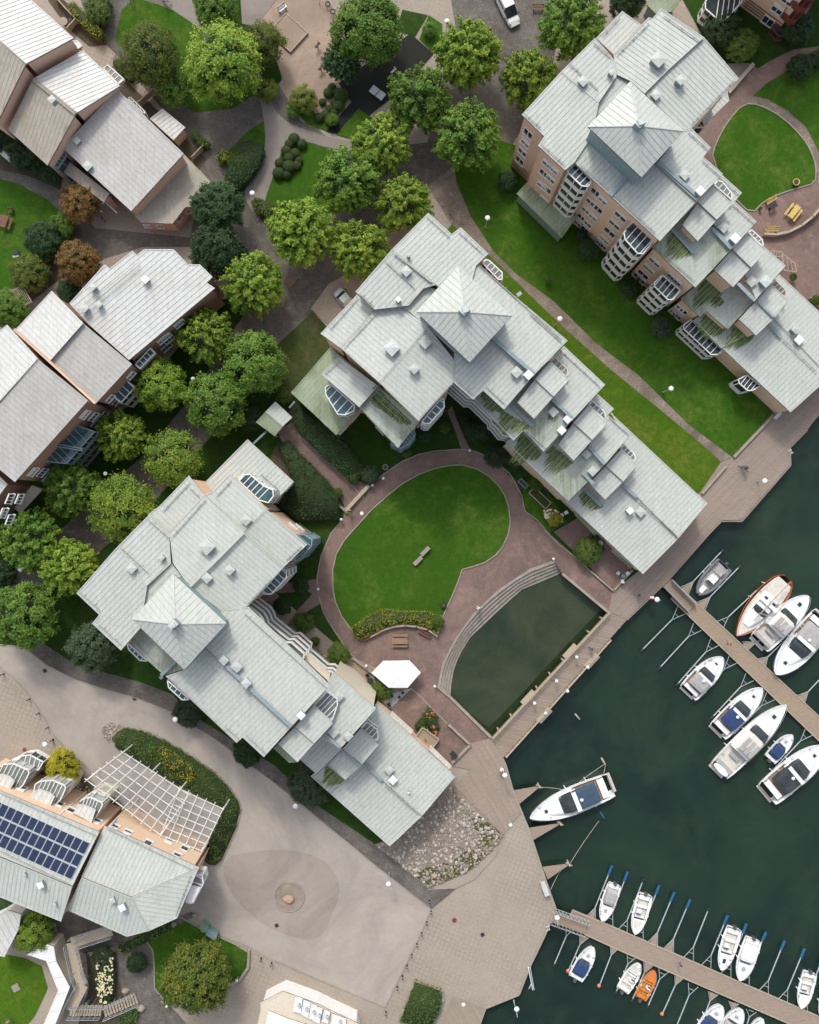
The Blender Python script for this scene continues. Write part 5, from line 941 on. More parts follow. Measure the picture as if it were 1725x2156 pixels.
for a in [
 (468, 132, 80, 'fluffy', 'leaf_lime', 'largest bright lime green tree standing on the lawn near the row houses', None),
 (318, 118, 66, 'open', 'leaf_olive', 'olive brown tree left of the lime green tree on the top lawn', None), (370, 185, 42, 'open', 'leaf_mid', 'thin green tree below the olive tree, over the fenced yards', None),
 (556, 92, 46, 'open', 'leaf_olive', 'yellowing tree between the lime green tree and the sandbox', None), (455, 18, 48, 'tight', 'leaf_mid', 'dark green tree cut by the top edge left of the playground', None),
 (775, 60, 74, 'fluffy', 'leaf_mid', 'big rounded green tree beside the swings at the top edge', None), (722, 128, 44, 'star', 'leaf_dark', 'dark pine like tree tucked under the big tree by the playground', None),
 (984, 115, 72, 'star', 'leaf', 'wide green tree left below the parked white van', None), (1205, 52, 74, 'star', 'leaf_mid', 'large dark green tree at the top edge beside the tall block', None),
 (882, 208, 70, 'star', 'leaf_mid', 'broad green tree shading the corner of the black play mat', None), (1113, 168, 62, 'star', 'leaf', 'yellow green tree close to the roof corner of the tall block', None),
 (986, 288, 74, 'star', 'leaf_mid', 'dark green tree at the junction above the curving brown path', None), (806, 303, 64, 'star', 'leaf', 'light green tree over the bend of the pink footpath', None),
 (731, 381, 70, 'star', 'leaf_mid', 'deep green tree below the ball shaped bushes', None), (850, 432, 62, 'star', 'leaf', 'bright green tree just above the top corner of the central block', None),
 (636, 487, 74, 'star', 'leaf', 'large yellow green tree between the two dark round trees and the central block', None), (757, 525, 64, 'star', 'leaf', 'green tree touching the upper left edge of the central block roof', None),
 (533, 600, 68, 'star', 'leaf', 'yellow green tree at the end of the bright white roof', None), (430, 706, 62, 'star', 'leaf', 'yellow green tree over the windows of the white roofed house row', None),
 (536, 765, 66, 'fluffy', 'leaf_mid', 'round dark green tree by the weedy plot', None), (455, 848, 66, 'fluffy', 'leaf_mid', 'round green tree beside the avenue lamp post', None),
 (340, 812, 55, 'fluffy', 'leaf', 'round green tree beside the blue glass bay window', None), (255, 918, 55, 'star', 'leaf', 'small yellow tinted tree in front of the glazed stair front', None),
 (364, 966, 62, 'open', 'leaf', 'pale olive tree opposite the yellow tinted tree across the avenue', None), (152, 1031, 60, 'star', 'leaf_mid', 'green tree by the small canopy of the house row', None),
 (260, 1070, 72, 'open', 'leaf', 'wide pale green tree above the roof corner of the south west block', None), (62, 1136, 66, 'star', 'leaf_mid', 'green tree at the left edge just below the house row', None),
 (146, 1196, 64, 'star', 'leaf', 'light green tree left of the low corner of the south west block roof', None), (50, 1297, 70, 'fluffy', 'leaf_mid', 'biggest green tree at the left edge where the road begins', None),
 (2, 1212, 34, 'tight', 'leaf_dark', 'dark tree mostly cut off by the left edge', None), (196, 1362, 53, 'fluffy', 'leaf_grey', 'grey green tree on the lawn beside the road', None),
 (460, 438, 58, 'tight', 'leaf_dark', 'upper of the two dark round evergreens by the tan roof end', None), (457, 531, 60, 'tight', 'leaf_dark', 'lower of the two dark round evergreens near the white roof corner', None),
 (168, 428, 42, 'fluffy', 'leaf_red', 'rusty red tree at the foot of the row house', None), (166, 553, 46, 'fluffy', 'leaf_red', 'orange and red tree above the bright white roofs', None),
 (412, 2058, 74, 'fluffy', 'leaf_olive', 'large olive and rust tinted tree on the lower garden lawn', None), (68, 1962, 44, 'open', 'leaf', 'small light green tree beside the white tapered roof', None),
 (131, 1614, 38, 'fluffy', 'leaf_yellow', 'golden yellow tree at the corner of the orange brick building', None), (1320, 2, 40, 'tight', 'leaf_dark', 'dark tree at the top edge behind the small mossy shed', None)]:
    tree(*a[:6], group=GA)
GS = 'shrubs and small trees by the buildings'
for a in [
 (396, 1499, 32, 'tight', 'leaf_grey', 'dark shrub against the southwest wall near the roadside lamp'), (522, 1582, 32, 'tight', 'leaf_dark', 'dark shrub beneath the notched roof corner facing the road'),
 (653, 1653, 44, 'fluffy', 'leaf_grey', 'dark round tree leaning over the grey pavement by the southwest block'), (713, 1378, 24, 'fluffy', 'leaf_hedge', 'round bush beside the timber terrace wall'),
 (1069, 381, 22, 'tight', 'leaf_dark', 'round dark shrub at the brick foot of the tall block'), (1240, 527, 22, 'tight', 'leaf_dark', 'round dark shrub between the first and second glazed bay'),
 (1327, 608, 20, 'tight', 'leaf_dark', 'dark shrub between the second and third glazed bay'), (1393, 688, 22, 'tight', 'leaf_grey', 'loose shrub right of the third glazed bay'), (1226, 494, 14, 'open', 'leaf_grey', 'small pale shrub beside the mossy annex roof'),
 (1686, 141, 28, 'tight', 'leaf_dark', 'large clipped dark ball shrub by the upper right path'), (1722, 128, 20, 'tight', 'leaf_dark', 'dark shrub cut by the right edge beside the ball shrub'),
 (1560, 95, 34, 'fluffy', 'leaf_hedge', 'spreading green bush in the shaded corner at upper right'), (1680, 60, 34, 'tight', 'leaf_dark', 'dark bush under the red balconies'), (1520, 60, 40, 'tight', 'leaf_dark', 'dark shrub mass below the white bay at the top edge'),
 (891, 913, 19, 'tight', 'leaf_dark', 'round shrub beside the teal bay of the central block'), (936, 899, 13, 'tight', 'leaf_hedge', 'small round shrub left of the narrow garden path'), (857, 954, 10, 'tight', 'leaf_hedge', 'tiny round shrub near the planted ring'),
 (780, 1000, 20, 'fluffy', 'leaf_grey', 'shrub beside the entrance ramp at the circular path'), (743, 1007, 13, 'tight', 'leaf_hedge', 'small round bush at the tip of the dark hedge bed'), (712, 1036, 10, 'fluffy', 'leaf_hedge', 'little flowering shrub by the entrance steps'),
 (595, 1275, 20, 'tight', 'leaf_dark', 'dark shrub between two brown garden paths'), (634, 1232, 18, 'tight', 'leaf_grey', 'dark shrub under the round window of the southwest block'),
 (640, 1312, 22, 'open', 'leaf_hedge', 'loose green bush beside the balconies'), (664, 1350, 10, 'fluffy', 'leaf_olive', 'small yellowish shrub below the planted balconies'),
 (804, 1452, 22, 'fluffy', 'leaf_hedge', 'leafy bush between the terrace and the white tent'), (1045, 962, 24, 'open', 'leaf_grey', 'shaded bush under the balconies of the central block'), (1014, 905, 22, 'open', 'leaf_dark', 'dark bush at the inner corner of the central block'),
 (1130, 1020, 14, 'fluffy', 'leaf_hedge', 'bush beside the raised planter at the garden terrace'), (1240, 1160, 28, 'fluffy', 'leaf_hedge', 'bright green bush by the small yard at the waterfront end'),
 (1168, 1092, 16, 'fluffy', 'leaf_yellow', 'cream flowering bush beside the grey patio'), (215, 2010, 22, 'open', 'leaf_grey', 'small bush at the lower left stairs'), (288, 2027, 22, 'tight', 'leaf_dark', 'round bush ringed by stones on the curving path'),
 (90, 505, 38, 'fluffy', 'leaf_dark', 'dark green bush at the edge of the left lawn'), (90, 534, 22, 'tight', 'leaf_yellow', 'small golden bush on the left lawn edge'), (62, 575, 40, 'fluffy', 'leaf_olive', 'yellow green bush beside the wooden pergola on the left'), (130, 475, 26, 'fluffy', 'leaf_mid', 'green bush below the rusty tree'),
 (145, 612, 26, 'tight', 'leaf_dark', 'dark low bush at the corner of the bright white roof'), (20, 650, 40, 'fluffy', 'leaf_mid', 'green bush at the left edge above the white roof'), (60, 320, 44, 'tight', 'leaf_dark', 'dark bushes along the shaded back of the row houses'),
 (10, 290, 36, 'tight', 'leaf_dark', 'dark bush at the left edge beside the curved canopy'), (110, 355, 30, 'tight', 'leaf_dark', 'dark bush under the glass corner of the row houses'),
 (600, 833, 18, 'fluffy', 'leaf_hedge', 'green bush at the left corner of the mossy low roof'), (525, 880, 30, 'open', 'leaf_dark', 'dark thicket by the gateway roof'), (640, 210, 30, 'open', 'leaf_olive', 'nearly bare small tree at the edge of the sand'),
 (208, 28, 26, 'fluffy', 'leaf_hedge', 'leafy green shrub at the top above the clipped hedge'), (1155, 590, 8, 'tight', 'leaf_hedge', 'tiny shrub on the bright lawn edge'), (1671, 583, 8, 'fluffy', 'leaf_hedge', 'tiny bush beside the wooden trellis on the right'), (1718, 632, 11, 'fluffy', 'leaf_hedge', 'small bush cut by the right edge beside the low roof'),
 (500, 340, 20, 'fluffy', 'leaf_hedge', 'light green shrub next to the large oval bush'), (920, 1290 + 19, 15, 'fluffy', 'leaf_hedge', 'round green end of the golden hedge by the steps path'), (560, 190, 26, 'open', 'leaf_olive', 'sparse olive shrub below the yellowing tree'), (618, 232, 16, 'open', 'leaf_mid', 'low weedy shrub on the sand edge by the footpath fork'), (700, 252, 13, 'fluffy', 'leaf_mid', 'leafy shrub between the ball bushes and the black mat'), (500, 78, 20, 'open', 'leaf_olive', 'thin shrub between the lime tree and the grey path'), (576, 2142, 20, 'fluffy', 'leaf_mid', 'green bush at the bottom edge beside the cream pavilion'), (905, 62, 16, 'open', 'leaf_mid', 'low shrubs on the small lawn by the lamp at the top')]:
    tree(*a, name='shrub', cat='shrub', group=GS, hz=max(.9, a[2] / 15.6 * .85), flat=.8)
def hedge(t, pts, h, mat, label, name='hedge', dens=42, cat='hedge', z0=0, leaf=.20, rough=.12, group=None):
    W_ = [(v.x, v.y) for v in PP(t, pts, h)]
    if area(W_) < 0: W_ = W_[::-1]
    A_ = abs(area(W_)); xs = [p[0] for p in W_]; ys = [p[1] for p in W_]; C_, N_ = [], []; n = int(A_ * dens); m = 0
    cx0, cy0 = sum(xs) / len(xs), sum(ys) / len(ys)
    while m < n:
        X = rng.uniform(min(xs), max(xs), 4000); Y = rng.uniform(min(ys), max(ys), 4000)
        for x, y in zip(X, Y):
            if m >= n: break
            if inpoly(x, y, W_): m += 1; bump = rough * 2.2 * (noise.noise(Vector((x * .9, y * .9, h))) + .5 * noise.noise(Vector((x * 2.3, y * 2.3, 3)))); C_.append((x, y, z0 + h + bump + rng.uniform(-.16, .08))); N_.append((0, 0, 1))
    for i in range(len(W_)):
        a, b = np.array(W_[i]), np.array(W_[(i + 1) % len(W_)]); L_ = np.linalg.norm(b - a); nr = np.array([(b - a)[1], -(b - a)[0]]) / max(L_, 1e-6)
        for q in range(int(L_ * h * dens * .8)):
            f, g = rng.uniform(), rng.uniform(); p = a + (b - a) * f + nr * rng.normal(0, .10); C_.append((p[0], p[1], z0 + h * g)); N_.append((nr[0], nr[1], .3))
    C_ = np.array(C_); ctr = np.array([cx0, cy0, 0]); N_ = np.array(N_, float) + rng.normal(size=C_.shape) * .45; tn = np.array([noise.noise(Vector((c[0] * .7, c[1] * .7, 5))) for c in C_]) * .6 + .45 + rng.normal(0, .14, len(C_))
    q = inset([Vector((a, b)) for a, b in W_], .15); k = len(q); ev = [(v.x - cx0, v.y - cy0, z0) for v in q] + [(v.x - cx0, v.y - cy0, z0 + h - .12) for v in q]; ef = [(i, (i + 1) % k, k + (i + 1) % k, k + i) for i in range(k)] + [tuple(range(k, 2 * k))]
    me = leafmesh(name, C_ - ctr, N_, leaf * rng.uniform(.7, 1.3, len(C_)), tn, [M[mat], M['under']], (ev, ef)); o = bpy.data.objects.new(name, me); C.objects.link(o); o.location = (cx0, cy0, 0); return tag(o, label, cat, group)
hedge('12', [(478, 800), (530, 770), (600, 715), (690, 685), (780, 700), (860, 700), (950, 700), (1050, 735), (1040, 800), (1015, 845), (960, 800), (890, 780), (820, 775), (750, 782), (680, 805), (600, 850), (525, 878), (490, 840)], 1.1, 'leaf_hedge_gold', 'long golden green hedge curving along the bottom of the oval lawn')
hedge('11', [(20, 1235), (70, 1190), (200, 1320), (330, 1450), (400, 1560), (395, 1680), (150, 1690), (20, 1600), (110, 1450), (100, 1420)], 1.7, 'leaf_dark', 'large dark laurel thicket left of the red entrance path', cat='hedge', rough=.3)
hedge('11', [(135, 970), (240, 1060), (360, 1100), (500, 1290), (560, 1400), (480, 1455), (330, 1325), (170, 1160), (120, 1090)], 1.5, 'leaf_dark', 'large dark thicket right of the red entrance path', rough=.3)
hedge('D', [(262, 1533), (300, 1540), (350, 1562), (400, 1592), (450, 1627), (478, 1656), (500, 1688), (504, 1706), (494, 1743), (465, 1806), (447, 1818), (432, 1808), (437, 1780), (472, 1703), (430, 1682), (370, 1650), (300, 1612), (242, 1576), (240, 1558)], .6, 'leaf_hedge', 'long green ground hedge filling the planted island beside the pergola', rough=.2)
hedge('D', [(330, 1580), (345, 1572), (400, 1610), (415, 1635), (395, 1650), (350, 1620)], .95, 'leaf_yellow', 'golden shrub band within the planted island by the pergola', rough=.3, dens=30)
hedge('13', [(880, 1470), (1045, 1530), (1040, 1640), (980, 1760), (785, 1720)], 1.2, 'leaf_hedge', 'rectangular clipped green hedge in a stone edged planter on the square', rough=.05)
wallrun('planter_edge', 'pale stone edging around the rectangular clipped hedge', D('13', [(780, 1690), (875, 1450), (1050, 1515), (1055, 1570)]), .5, .3, M['stone'])
hedge('00', [(425, 15), (470, 10), (640, 190), (620, 235), (560, 200), (430, 60)], 1.6, 'leaf_hedge_gold', 'clipped hedge with golden tips beside the row house terrace at the top')
hedge('00', [(520, 20), (560, -20), (680, -30), (670, 50), (640, 130), (570, 80)], 1.9, 'leaf_hedge', 'square leafy hedge block at the top beside the lawn')
hedge('00', [(700, 375), (735, 357), (835, 455), (830, 490), (800, 500), (705, 410)], 1.3, 'leaf_hedge', 'small clipped box hedge nearest the white porch frames', group='clipped box hedges in the yards')
hedge('00', [(1185, 825), (1215, 803), (1310, 885), (1305, 915), (1275, 930), (1190, 850)], 1.3, 'leaf_hedge', 'small clipped box hedge beside the white porch roof', group='clipped box hedges in the yards')
hedge('00', [(1490, 890), (1560, 870), (1640, 890), (1655, 950), (1620, 1040), (1560, 1120), (1490, 1190), (1420, 1190), (1400, 1100), (1440, 1020)], 1.8, 'leaf_dark', 'large oval dark bush beside the curving footpath')
hedge('00', [(1350, 985), (1390, 935), (1460, 960), (1430, 1010), (1380, 1020)], 1.3, 'leaf_hedge_gold', 'light green shrub left of the large oval bush', name='shrub', cat='shrub')
hedge('00', [(1570, 1260), (1600, 1235), (1700, 1260), (1760, 1300), (1700, 1370), (1600, 1330)], 1.2, 'leaf_olive', 'brownish hedge at the lamp on the footpath bend')
hedge('03', [(610, 1290), (650, 1265), (710, 1300), (715, 1400), (710, 1520), (680, 1600), (630, 1600), (600, 1500), (605, 1400)], 1.3, 'leaf_grey', 'bushy bed with cream hydrangea flowers beside the lower stairs', name='flower_bed', cat='flower bed', rough=.25)
hedge('03', [(730, 1240), (900, 1160), (1070, 1080), (1080, 1140), (920, 1220), (760, 1290)], .8, 'leaf_mid', 'green shrub border under the hipped roof corner', rough=.3, dens=26)
hedge('03', [(-60, 930), (0, 935), (130, 1000), (330, 1080), (300, 1150), (120, 1040), (-60, 1010)], 1.6, 'leaf_dark', 'dark hedge along the lower side of the solar panel building', rough=.3)
hedge('03', [(740, 1700), (800, 1640), (870, 1640), (860, 1700), (820, 1760), (740, 1760)], .8, 'leaf_hedge', 'yellow green hedge at the bottom of the wooden stairs', rough=.3)
hedge('12', [(870, 1420), (960, 1295), (1020, 1340), (1040, 1440), (1000, 1490), (930, 1440), (880, 1465)], .5, 'leaf_olive', 'mixed flower bed between the red patio strips', name='flower_bed', cat='flower bed', rough=.3, dens=26)
hedge('22', [(180, 330), (230, 260), (310, 220), (350, 250), (300, 290), (280, 350), (310, 380), (240, 385)], .9, 'leaf_hedge', 'crescent shaped bright green hedge around a small waterfront patio', rough=.2)
hedge('01', [(-60, 640), (0, 600), (120, 660), (60, 700), (-60, 720)], 1.0, 'leaf_mid', 'green hedge at left edge below the wooden arbour', rough=.2) if False else None
hedge('00', [(250, 1440), (330, 1380), (420, 1370), (440, 1460), (400, 1560), (300, 1600), (200, 1560)], 1.1, 'leaf_mid', 'broad green shrub bed at the edge of the left lawn', rough=.35)
hedge('11', [(1140, 1040), (1200, 1020), (1300, 1150), (1260, 1230), (1190, 1160)], .7, 'leaf_dark', 'shaded planting between two garden paths', dens=20, rough=.3, name='planting', cat='shrub bed')
hedge('11', [(1350, 1250), (1480, 1240), (1560, 1340), (1520, 1390), (1400, 1300)], .6, 'leaf_grey', 'shaded blue green planting along the central block', dens=20, rough=.3, name='planting', cat='shrub bed')
# clipped ball bushes in two beds
def bushmesh():
    n = 1500; d = rng.normal(size=(n, 3)); d /= np.linalg.norm(d, axis=1, keepdims=True); d[:, 2] = np.abs(d[:, 2]) * 1.0 - .15; c_ = d * (1 + rng.normal(0, .03, (n, 1))); return leafmesh('bush', c_ * np.array([1, 1, .8]), d + rng.normal(size=(n, 3)) * .3, .13 * rng.uniform(.7, 1.3, n), .4 + rng.normal(0, .2, n), [M['leaf_hedge'], M['under']], ball(.94, .94, .74, 0))
BM = bushmesh(); where = ['topmost', 'upper left', 'upper right', 'largest middle', 'middle left', 'middle right', 'lower left', 'lower right', 'lowest', 'small outer', 'small inner', 'end']
def balls(pts, txt):
    for i, (x, y, r) in enumerate(pts):
        p = P('10', (x, y), .6); rm = r * .33567 / 15; o = bpy.data.objects.new('ball_bush', BM); C.objects.link(o); o.location = (p.x, p.y, rm * .6); o.scale = (rm, rm, rm); o.rotation_euler.z = i
        tag(o, '%s clipped green ball bush %s' % (where[i], txt), 'bush', 'clipped ball bushes')
balls([(358, 545, 28), (335, 580, 32), (385, 570, 26), (418, 600, 48), (298, 635, 24), (372, 635, 26), (400, 660, 38), (345, 675, 26), (318, 715, 30), (275, 735, 30), (345, 745, 34), (370, 700, 26)], 'in the bed beside the playground')
balls([(120, 870, 36), (90, 900, 30), (170, 900, 32), (70, 945, 34), (125, 960, 34), (85, 990, 36), (28, 1020, 30), (88, 1045, 42), (22, 1085, 38), (75, 1090, 30), (150, 1000, 26), (135, 1035, 30)], 'in the bed where the pink footpath splits')
# flowers
def flowers(t, pts_, colr, n, zz, label, nm='flowers', rad=.14):
    m_ = simple(nm + '_petals', colr, .7, .15, 5); k = MB(); W_ = [(v.x, v.y) for v in PP(t, pts_, zz)]; xs = [p[0] for p in W_]; ys = [p[1] for p in W_]; c_ = 0
    while c_ < n:
        x, y = random.uniform(min(xs), max(xs)), random.uniform(min(ys), max(ys))
        if inpoly(x, y, W_): c_ += 1; r = rad * random.uniform(.6, 1.3); k.lathe((x, y, zz + random.uniform(-.1, .1)), [(r * .5, 0), (r, r * .4), (r * .7, r * .9)], 6)
    return tag(k.build(nm, m_), label, 'flowers', kind='stuff')
flowers('03', [(610, 1290), (650, 1265), (710, 1300), (712, 1400), (705, 1520), (675, 1590), (630, 1590), (605, 1500)], (.72, .66, .42), 170, 1.4, 'cream hydrangea flower heads beside the lower stairs', 'hydrangea_flowers')
flowers('22', [(0, 60), (40, 45), (85, 70), (90, 110), (40, 135), (0, 110)], (.70, .60, .45), 60, 1.1, 'cream hydrangea flower heads by the grey patio', 'hydrangea_flowers')
flowers('12', [(940, 1330), (1000, 1330), (1030, 1400), (1010, 1480), (960, 1470)], (.50, .13, .11), 14, .7, 'red flowers in the mixed bed between the patio strips', 'red_flowers', .15)
flowers('z5', [(860, 250), (930, 290), (990, 350), (960, 380), (880, 310)], (.40, .06, .10), 30, 3.6, 'dark red balcony flowers on the courtyard side', 'balcony_flowers')
# stones
b = MB(); rp = PP('D', D('13', [(1100, 230), (1240, 375), (1430, 548), (1350, 640), (1250, 740), (1110, 812), (960, 866), (800, 735), (632, 600), (720, 565), (925, 405)]), 0); rp = [(v.x, v.y) for v in rp]; xs = [p[0] for p in rp]; ys = [p[1] for p in rp]; c_ = 0
rnd = random.Random(3)
while c_ < 2600:
    x, y_ = rnd.uniform(min(xs), max(xs)), rnd.uniform(min(ys), max(ys))
    if not inpoly(x, y_, rp): continue
    c_ += 1; r = .07 + .22 * rnd.random() ** 3; a0 = rnd.uniform(0, 6); sx = rnd.uniform(.7, 1.2); b.lathe((x, y_, .10), [(r * .9, 0), (r, r * .35), (r * .55, r * .75)], 6, rnd.randint(0, 2), sx, 1 / sx)
M['st1'] = simple('light_fieldstone', (.47, .42, .36), .85, .2, 3); M['st2'] = simple('grey_fieldstone', (.27, .24, .205), .85, .25, 3); M['st3'] = simple('brown_fieldstone', (.27, .22, .175), .85, .25, 3)
tag(b.build('rounded_fieldstones', [M['st1'], M['st2'], M['st3']]), 'rounded fieldstones covering the wedge bed at the end of the block', 'stones', kind='stuff')
b = MB(); 
for (pp, cnt2) in ((D('02', [(650, 1420), (700, 1400), (765, 1415), (735, 1450), (695, 1500), (650, 1480), (640, 1450)]), 160), (D('03', [(260, 120), (500, 200), (740, 370), (690, 400), (520, 270), (280, 170)]), 200), (D('z5', [(1060, 420), (1120, 430), (1200, 560), (1130, 520)]), 60)):
    rp = [(v.x, v.y) for v in PP('D', pp, 0)]; xs = [p[0] for p in rp]; ys = [p[1] for p in rp]; c_ = 0
    while c_ < cnt2:
        x, y_ = rnd.uniform(min(xs), max(xs)), rnd.uniform(min(ys), max(ys))
        if inpoly(x, y_, rp): c_ += 1; r = .07 + .12 * rnd.random() ** 2; b.lathe((x, y_, .06), [(r * .9, 0), (r, r * .35), (r * .55, r * .75)], 6, rnd.randint(0, 2))
tag(b.build('rounded_fieldstones', [M['st1'], M['st2'], M['st3']]), 'small rounded stones edging the planted beds', 'stones', kind='stuff')
def boulder(t, p, r, label, mat='rock', sc=(1, .8, .7), seed=1):
    bm = bmesh.new(); bmesh.ops.create_icosphere(bm, subdivisions=3, radius=r)
    for v in bm.verts:
        f = 1 + .28 * noise.noise(v.co * (1.3 / r) + Vector((seed, 0, 0))) + .08 * noise.noise(v.co * (4 / r)); v.co *= f; v.co.x *= sc[0]; v.co.y *= sc[1]; v.co.z = max(v.co.z, -.3 * r) * sc[2]
    me = bpy.data.meshes.new('boulder'); bm.to_mesh(me); bm.free(); me.materials.append(M[mat]); o = bpy.data.objects.new('boulder', me); C.objects.link(o); q = P(t, p, .1); o.location = (q.x, q.y, .1 + .2 * r); return tag(o, label, 'boulder')
boulder('13', (85, 938), .75, 'pink boulder in the middle of the round stone circle', seed=2); boulder('13', (1000, 795), .42, 'largest pink stone at the tip of the fieldstone bed', seed=5)
for i, (p, r, l) in enumerate([((1225, 1045), .45, 'pale rock by the hedge at the hipped roof corner'), ((1085, 1100), .5, 'pale rock in the shrub border under the roof'), ((1280, 1135), .4, 'rock next to the two green cabinets'), ((885, 1625), .6, 'brown rock at the foot of the wooden stairs'), ((790, 1515), .5, 'brown rock between the flower bed and the path'), ((1030, 1585), .4, 'rock at the trunk side of the olive tree'), ((330, 1100), .5, 'pale rock beside the dark stairs'), ((700, 1268), .5, 'pale rock at the edge of the dark yard')]): boulder('03', p, r, l, 'stone', seed=i + 9)
# ---------------------------------------------------------------- harbour
M['gel'] = simple('white_gelcoat', (.74, .75, .74), .25, .05, 2); M['deckc'] = simple('cream_deck', (.60, .57, .50), .5, .08, 2); M['canvas_blue'] = simple('blue_canvas', (.025, .055, .14), .8); M['canvas_navy'] = simple('navy_canvas', (.045, .08, .12), .8)
M['canvas_grey'] = simple('grey_canvas', (.36, .35, .335), .8); M['teak'] = simple('teak', (.36, .24, .16), .7, .15, 5); M['rubber_grey'] = simple('grey_tube', (.16, .17, .18), .6); M['orange'] = simple('orange_hull', (.62, .20, .04), .5); M['orange_wood'] = simple('varnished_orange_wood', (.52, .12, .035), .35, .15, 3)
M['orange_in'] = simple('worn_orange_deck', (.48, .24, .06), .6, .2, 4); M['platform'] = simple('pale_swim_platform', (.52, .47, .42), .6, .1, 4); M['blue'] = simple('blue_float', (.02, .10, .22), .5); M['pole'] = simple('galvanised_pole', (.36, .40, .41), .4); M['cover_green'] = simple('teal_bag', (.02, .32, .28), .7); M['winglass'] = glassmat('tinted_glass', (.05, .06, .065)); M['motor'] = simple('outboard_cowl', (.09, .10, .11), .35); M['floatred'] = simple('orange_float', (.65, .16, .07), .5); M['rope'] = simple('rope', (.45, .42, .36), .9)
ZW = -1.3
def hullprofile(kind):
    # beam fraction along the boat from stern (0) to bow (1)
    if kind == 'sharp': return [(0, .82), (.06, .9), (.2, .97), (.4, 1.0), (.55, .97), (.7, .84), (.82, .62), (.91, .38), (.97, .16), (1, .03)]
    if kind == 'double': return [(0, .30), (.05, .62), (.13, .82), (.3, .98), (.5, 1.0), (.66, .9), (.8, .66), (.9, .38), (.97, .14), (1, .03)]
    return [(0, .86), (.04, .94), (.2, 1.0), (.45, 1.0), (.62, .95), (.76, .80), (.87, .58), (.94, .36), (.985, .16), (1, .05)]
def boat(label, t, bow, stern, beam, kind='open', name='motorboat', cat='boat', hull='gel', canvas='canvas_blue', fb=.75, prof='round', motor=True, group=None, extras=()):
    zt = ZW + fb; A_ = P(t, stern, zt); B_ = P(t, bow, zt); L_ = (B_ - A_).length; bm_ = beam * TL[t][2] / 15.0 * (H - zt) / H * .5; mid = (A_ + B_) / 2; ang = math.atan2((B_ - A_).y, (B_ - A_).x)
    o = thing(name, label, cat, (mid.x, mid.y, ZW), ang, group); x0 = -L_ / 2; pf = hullprofile(prof)
    def hb(f):
        for i in range(len(pf) - 1):
            if pf[i][0] <= f <= pf[i + 1][0]: a, b = pf[i], pf[i + 1]; q = (f - a[0]) / (b[0] - a[0]); return bm_ * (a[1] + (b[1] - a[1]) * q)
        return bm_ * pf[-1][1]
    fs = [i / 28 for i in range(29)]; sheer = lambda f: fb * (1 + .28 * max(0, f - .35) ** 1.3)
    k = MB(); ring = []
    for f in fs:
        w_ = hb(f); x = x0 + f * L_; s_ = sheer(f); ring.append([(x, -w_, s_), (x - .12 * f * f * L_ * .3, -w_ * .8, .05), (x - .1 * f * L_ * .3, 0, -.25), (x - .12 * f * f * L_ * .3, w_ * .8, .05), (x, w_, s_)])
    for i in range(28):
        for j in range(4): k.quad(ring[i][j], ring[i + 1][j], ring[i + 1][j + 1], ring[i][j + 1])
    k.face(ring[0]); 
    k.build('hull', M[hull], o, True)
    def deckstrip(name, f0, f1, inner, dz, mat, n=16, out=.985, parent=o):
        kk = MB(); k2 = MB()
        for i in range(n):
            fa, fb_ = f0 + (f1 - f0) * i / n, f0 + (f1 - f0) * (i + 1) / n; xa, xb = x0 + fa * L_, x0 + fb_ * L_; wa, wb = hb(fa) * out, hb(fb_) * out; za, zb = sheer(fa) + dz, sheer(fb_) + dz
            ia, ib = inner(fa) * hb(fa), inner(fb_) * hb(fb_)
            if ia < .02 and ib < .02: kk.quad((xa, -wa, za), (xb, -wb, zb), (xb, wb, zb), (xa, wa, za))
            else: kk.quad((xa, -wa, za), (xb, -wb, zb), (xb, -ib, zb), (xa, -ia, za)); k2.quad((xa, ia, za), (xb, ib, zb), (xb, wb, zb), (xa, wa, za))
        if k2.v: k2.build(name, M[mat], parent)
        return kk.build(name, M[mat], parent)
    # rub rail
    k = MB()
    for i in range(28):
        for sgn in (-1, 1): k.bar((x0 + fs[i] * L_, sgn * hb(fs[i]), sheer(fs[i]) + .01), (x0 + fs[i + 1] * L_, sgn * hb(fs[i + 1]), sheer(fs[i + 1]) + .01), .07, .07)
    k.build('gunwale', M[{'rib': 'rubber_grey', 'wood': 'orange_wood'}.get(kind, hull if hull != 'gel' else 'gel')], o)
    def loft(name, secs, mat, parent=o):
        # secs: (fraction, halfwidth fraction, base z, top z)
        kk = MB(); R_ = []
        for f, wf, zb, zt_ in secs: x = x0 + f * L_; w_ = bm_ * wf; R_.append([(x, -w_, zb), (x, -w_ * .88, zt_ - .06), (x, -w_ * .7, zt_), (x, w_ * .7, zt_), (x, w_ * .88, zt_ - .06), (x, w_, zb)])
        for i in range(len(R_) - 1):
            for j in range(5): kk.quad(R_[i][j], R_[i + 1][j], R_[i + 1][j + 1], R_[i][j + 1])
        kk.face(R_[0]); kk.face(R_[-1]); return kk.build(name, M[mat], parent)
    def outboard(y=0):
        k = MB(); k.box((x0 - .18, y, fb + .12), (.42, .34, .45)); k.box((x0 - .22, y, fb + .38), (.34, .28, .1)); k.box((x0 - .2, y, fb - .45), (.16, .14, .8)); m_ = k.build('outboard_motor', M['motor'], o)
        return m_
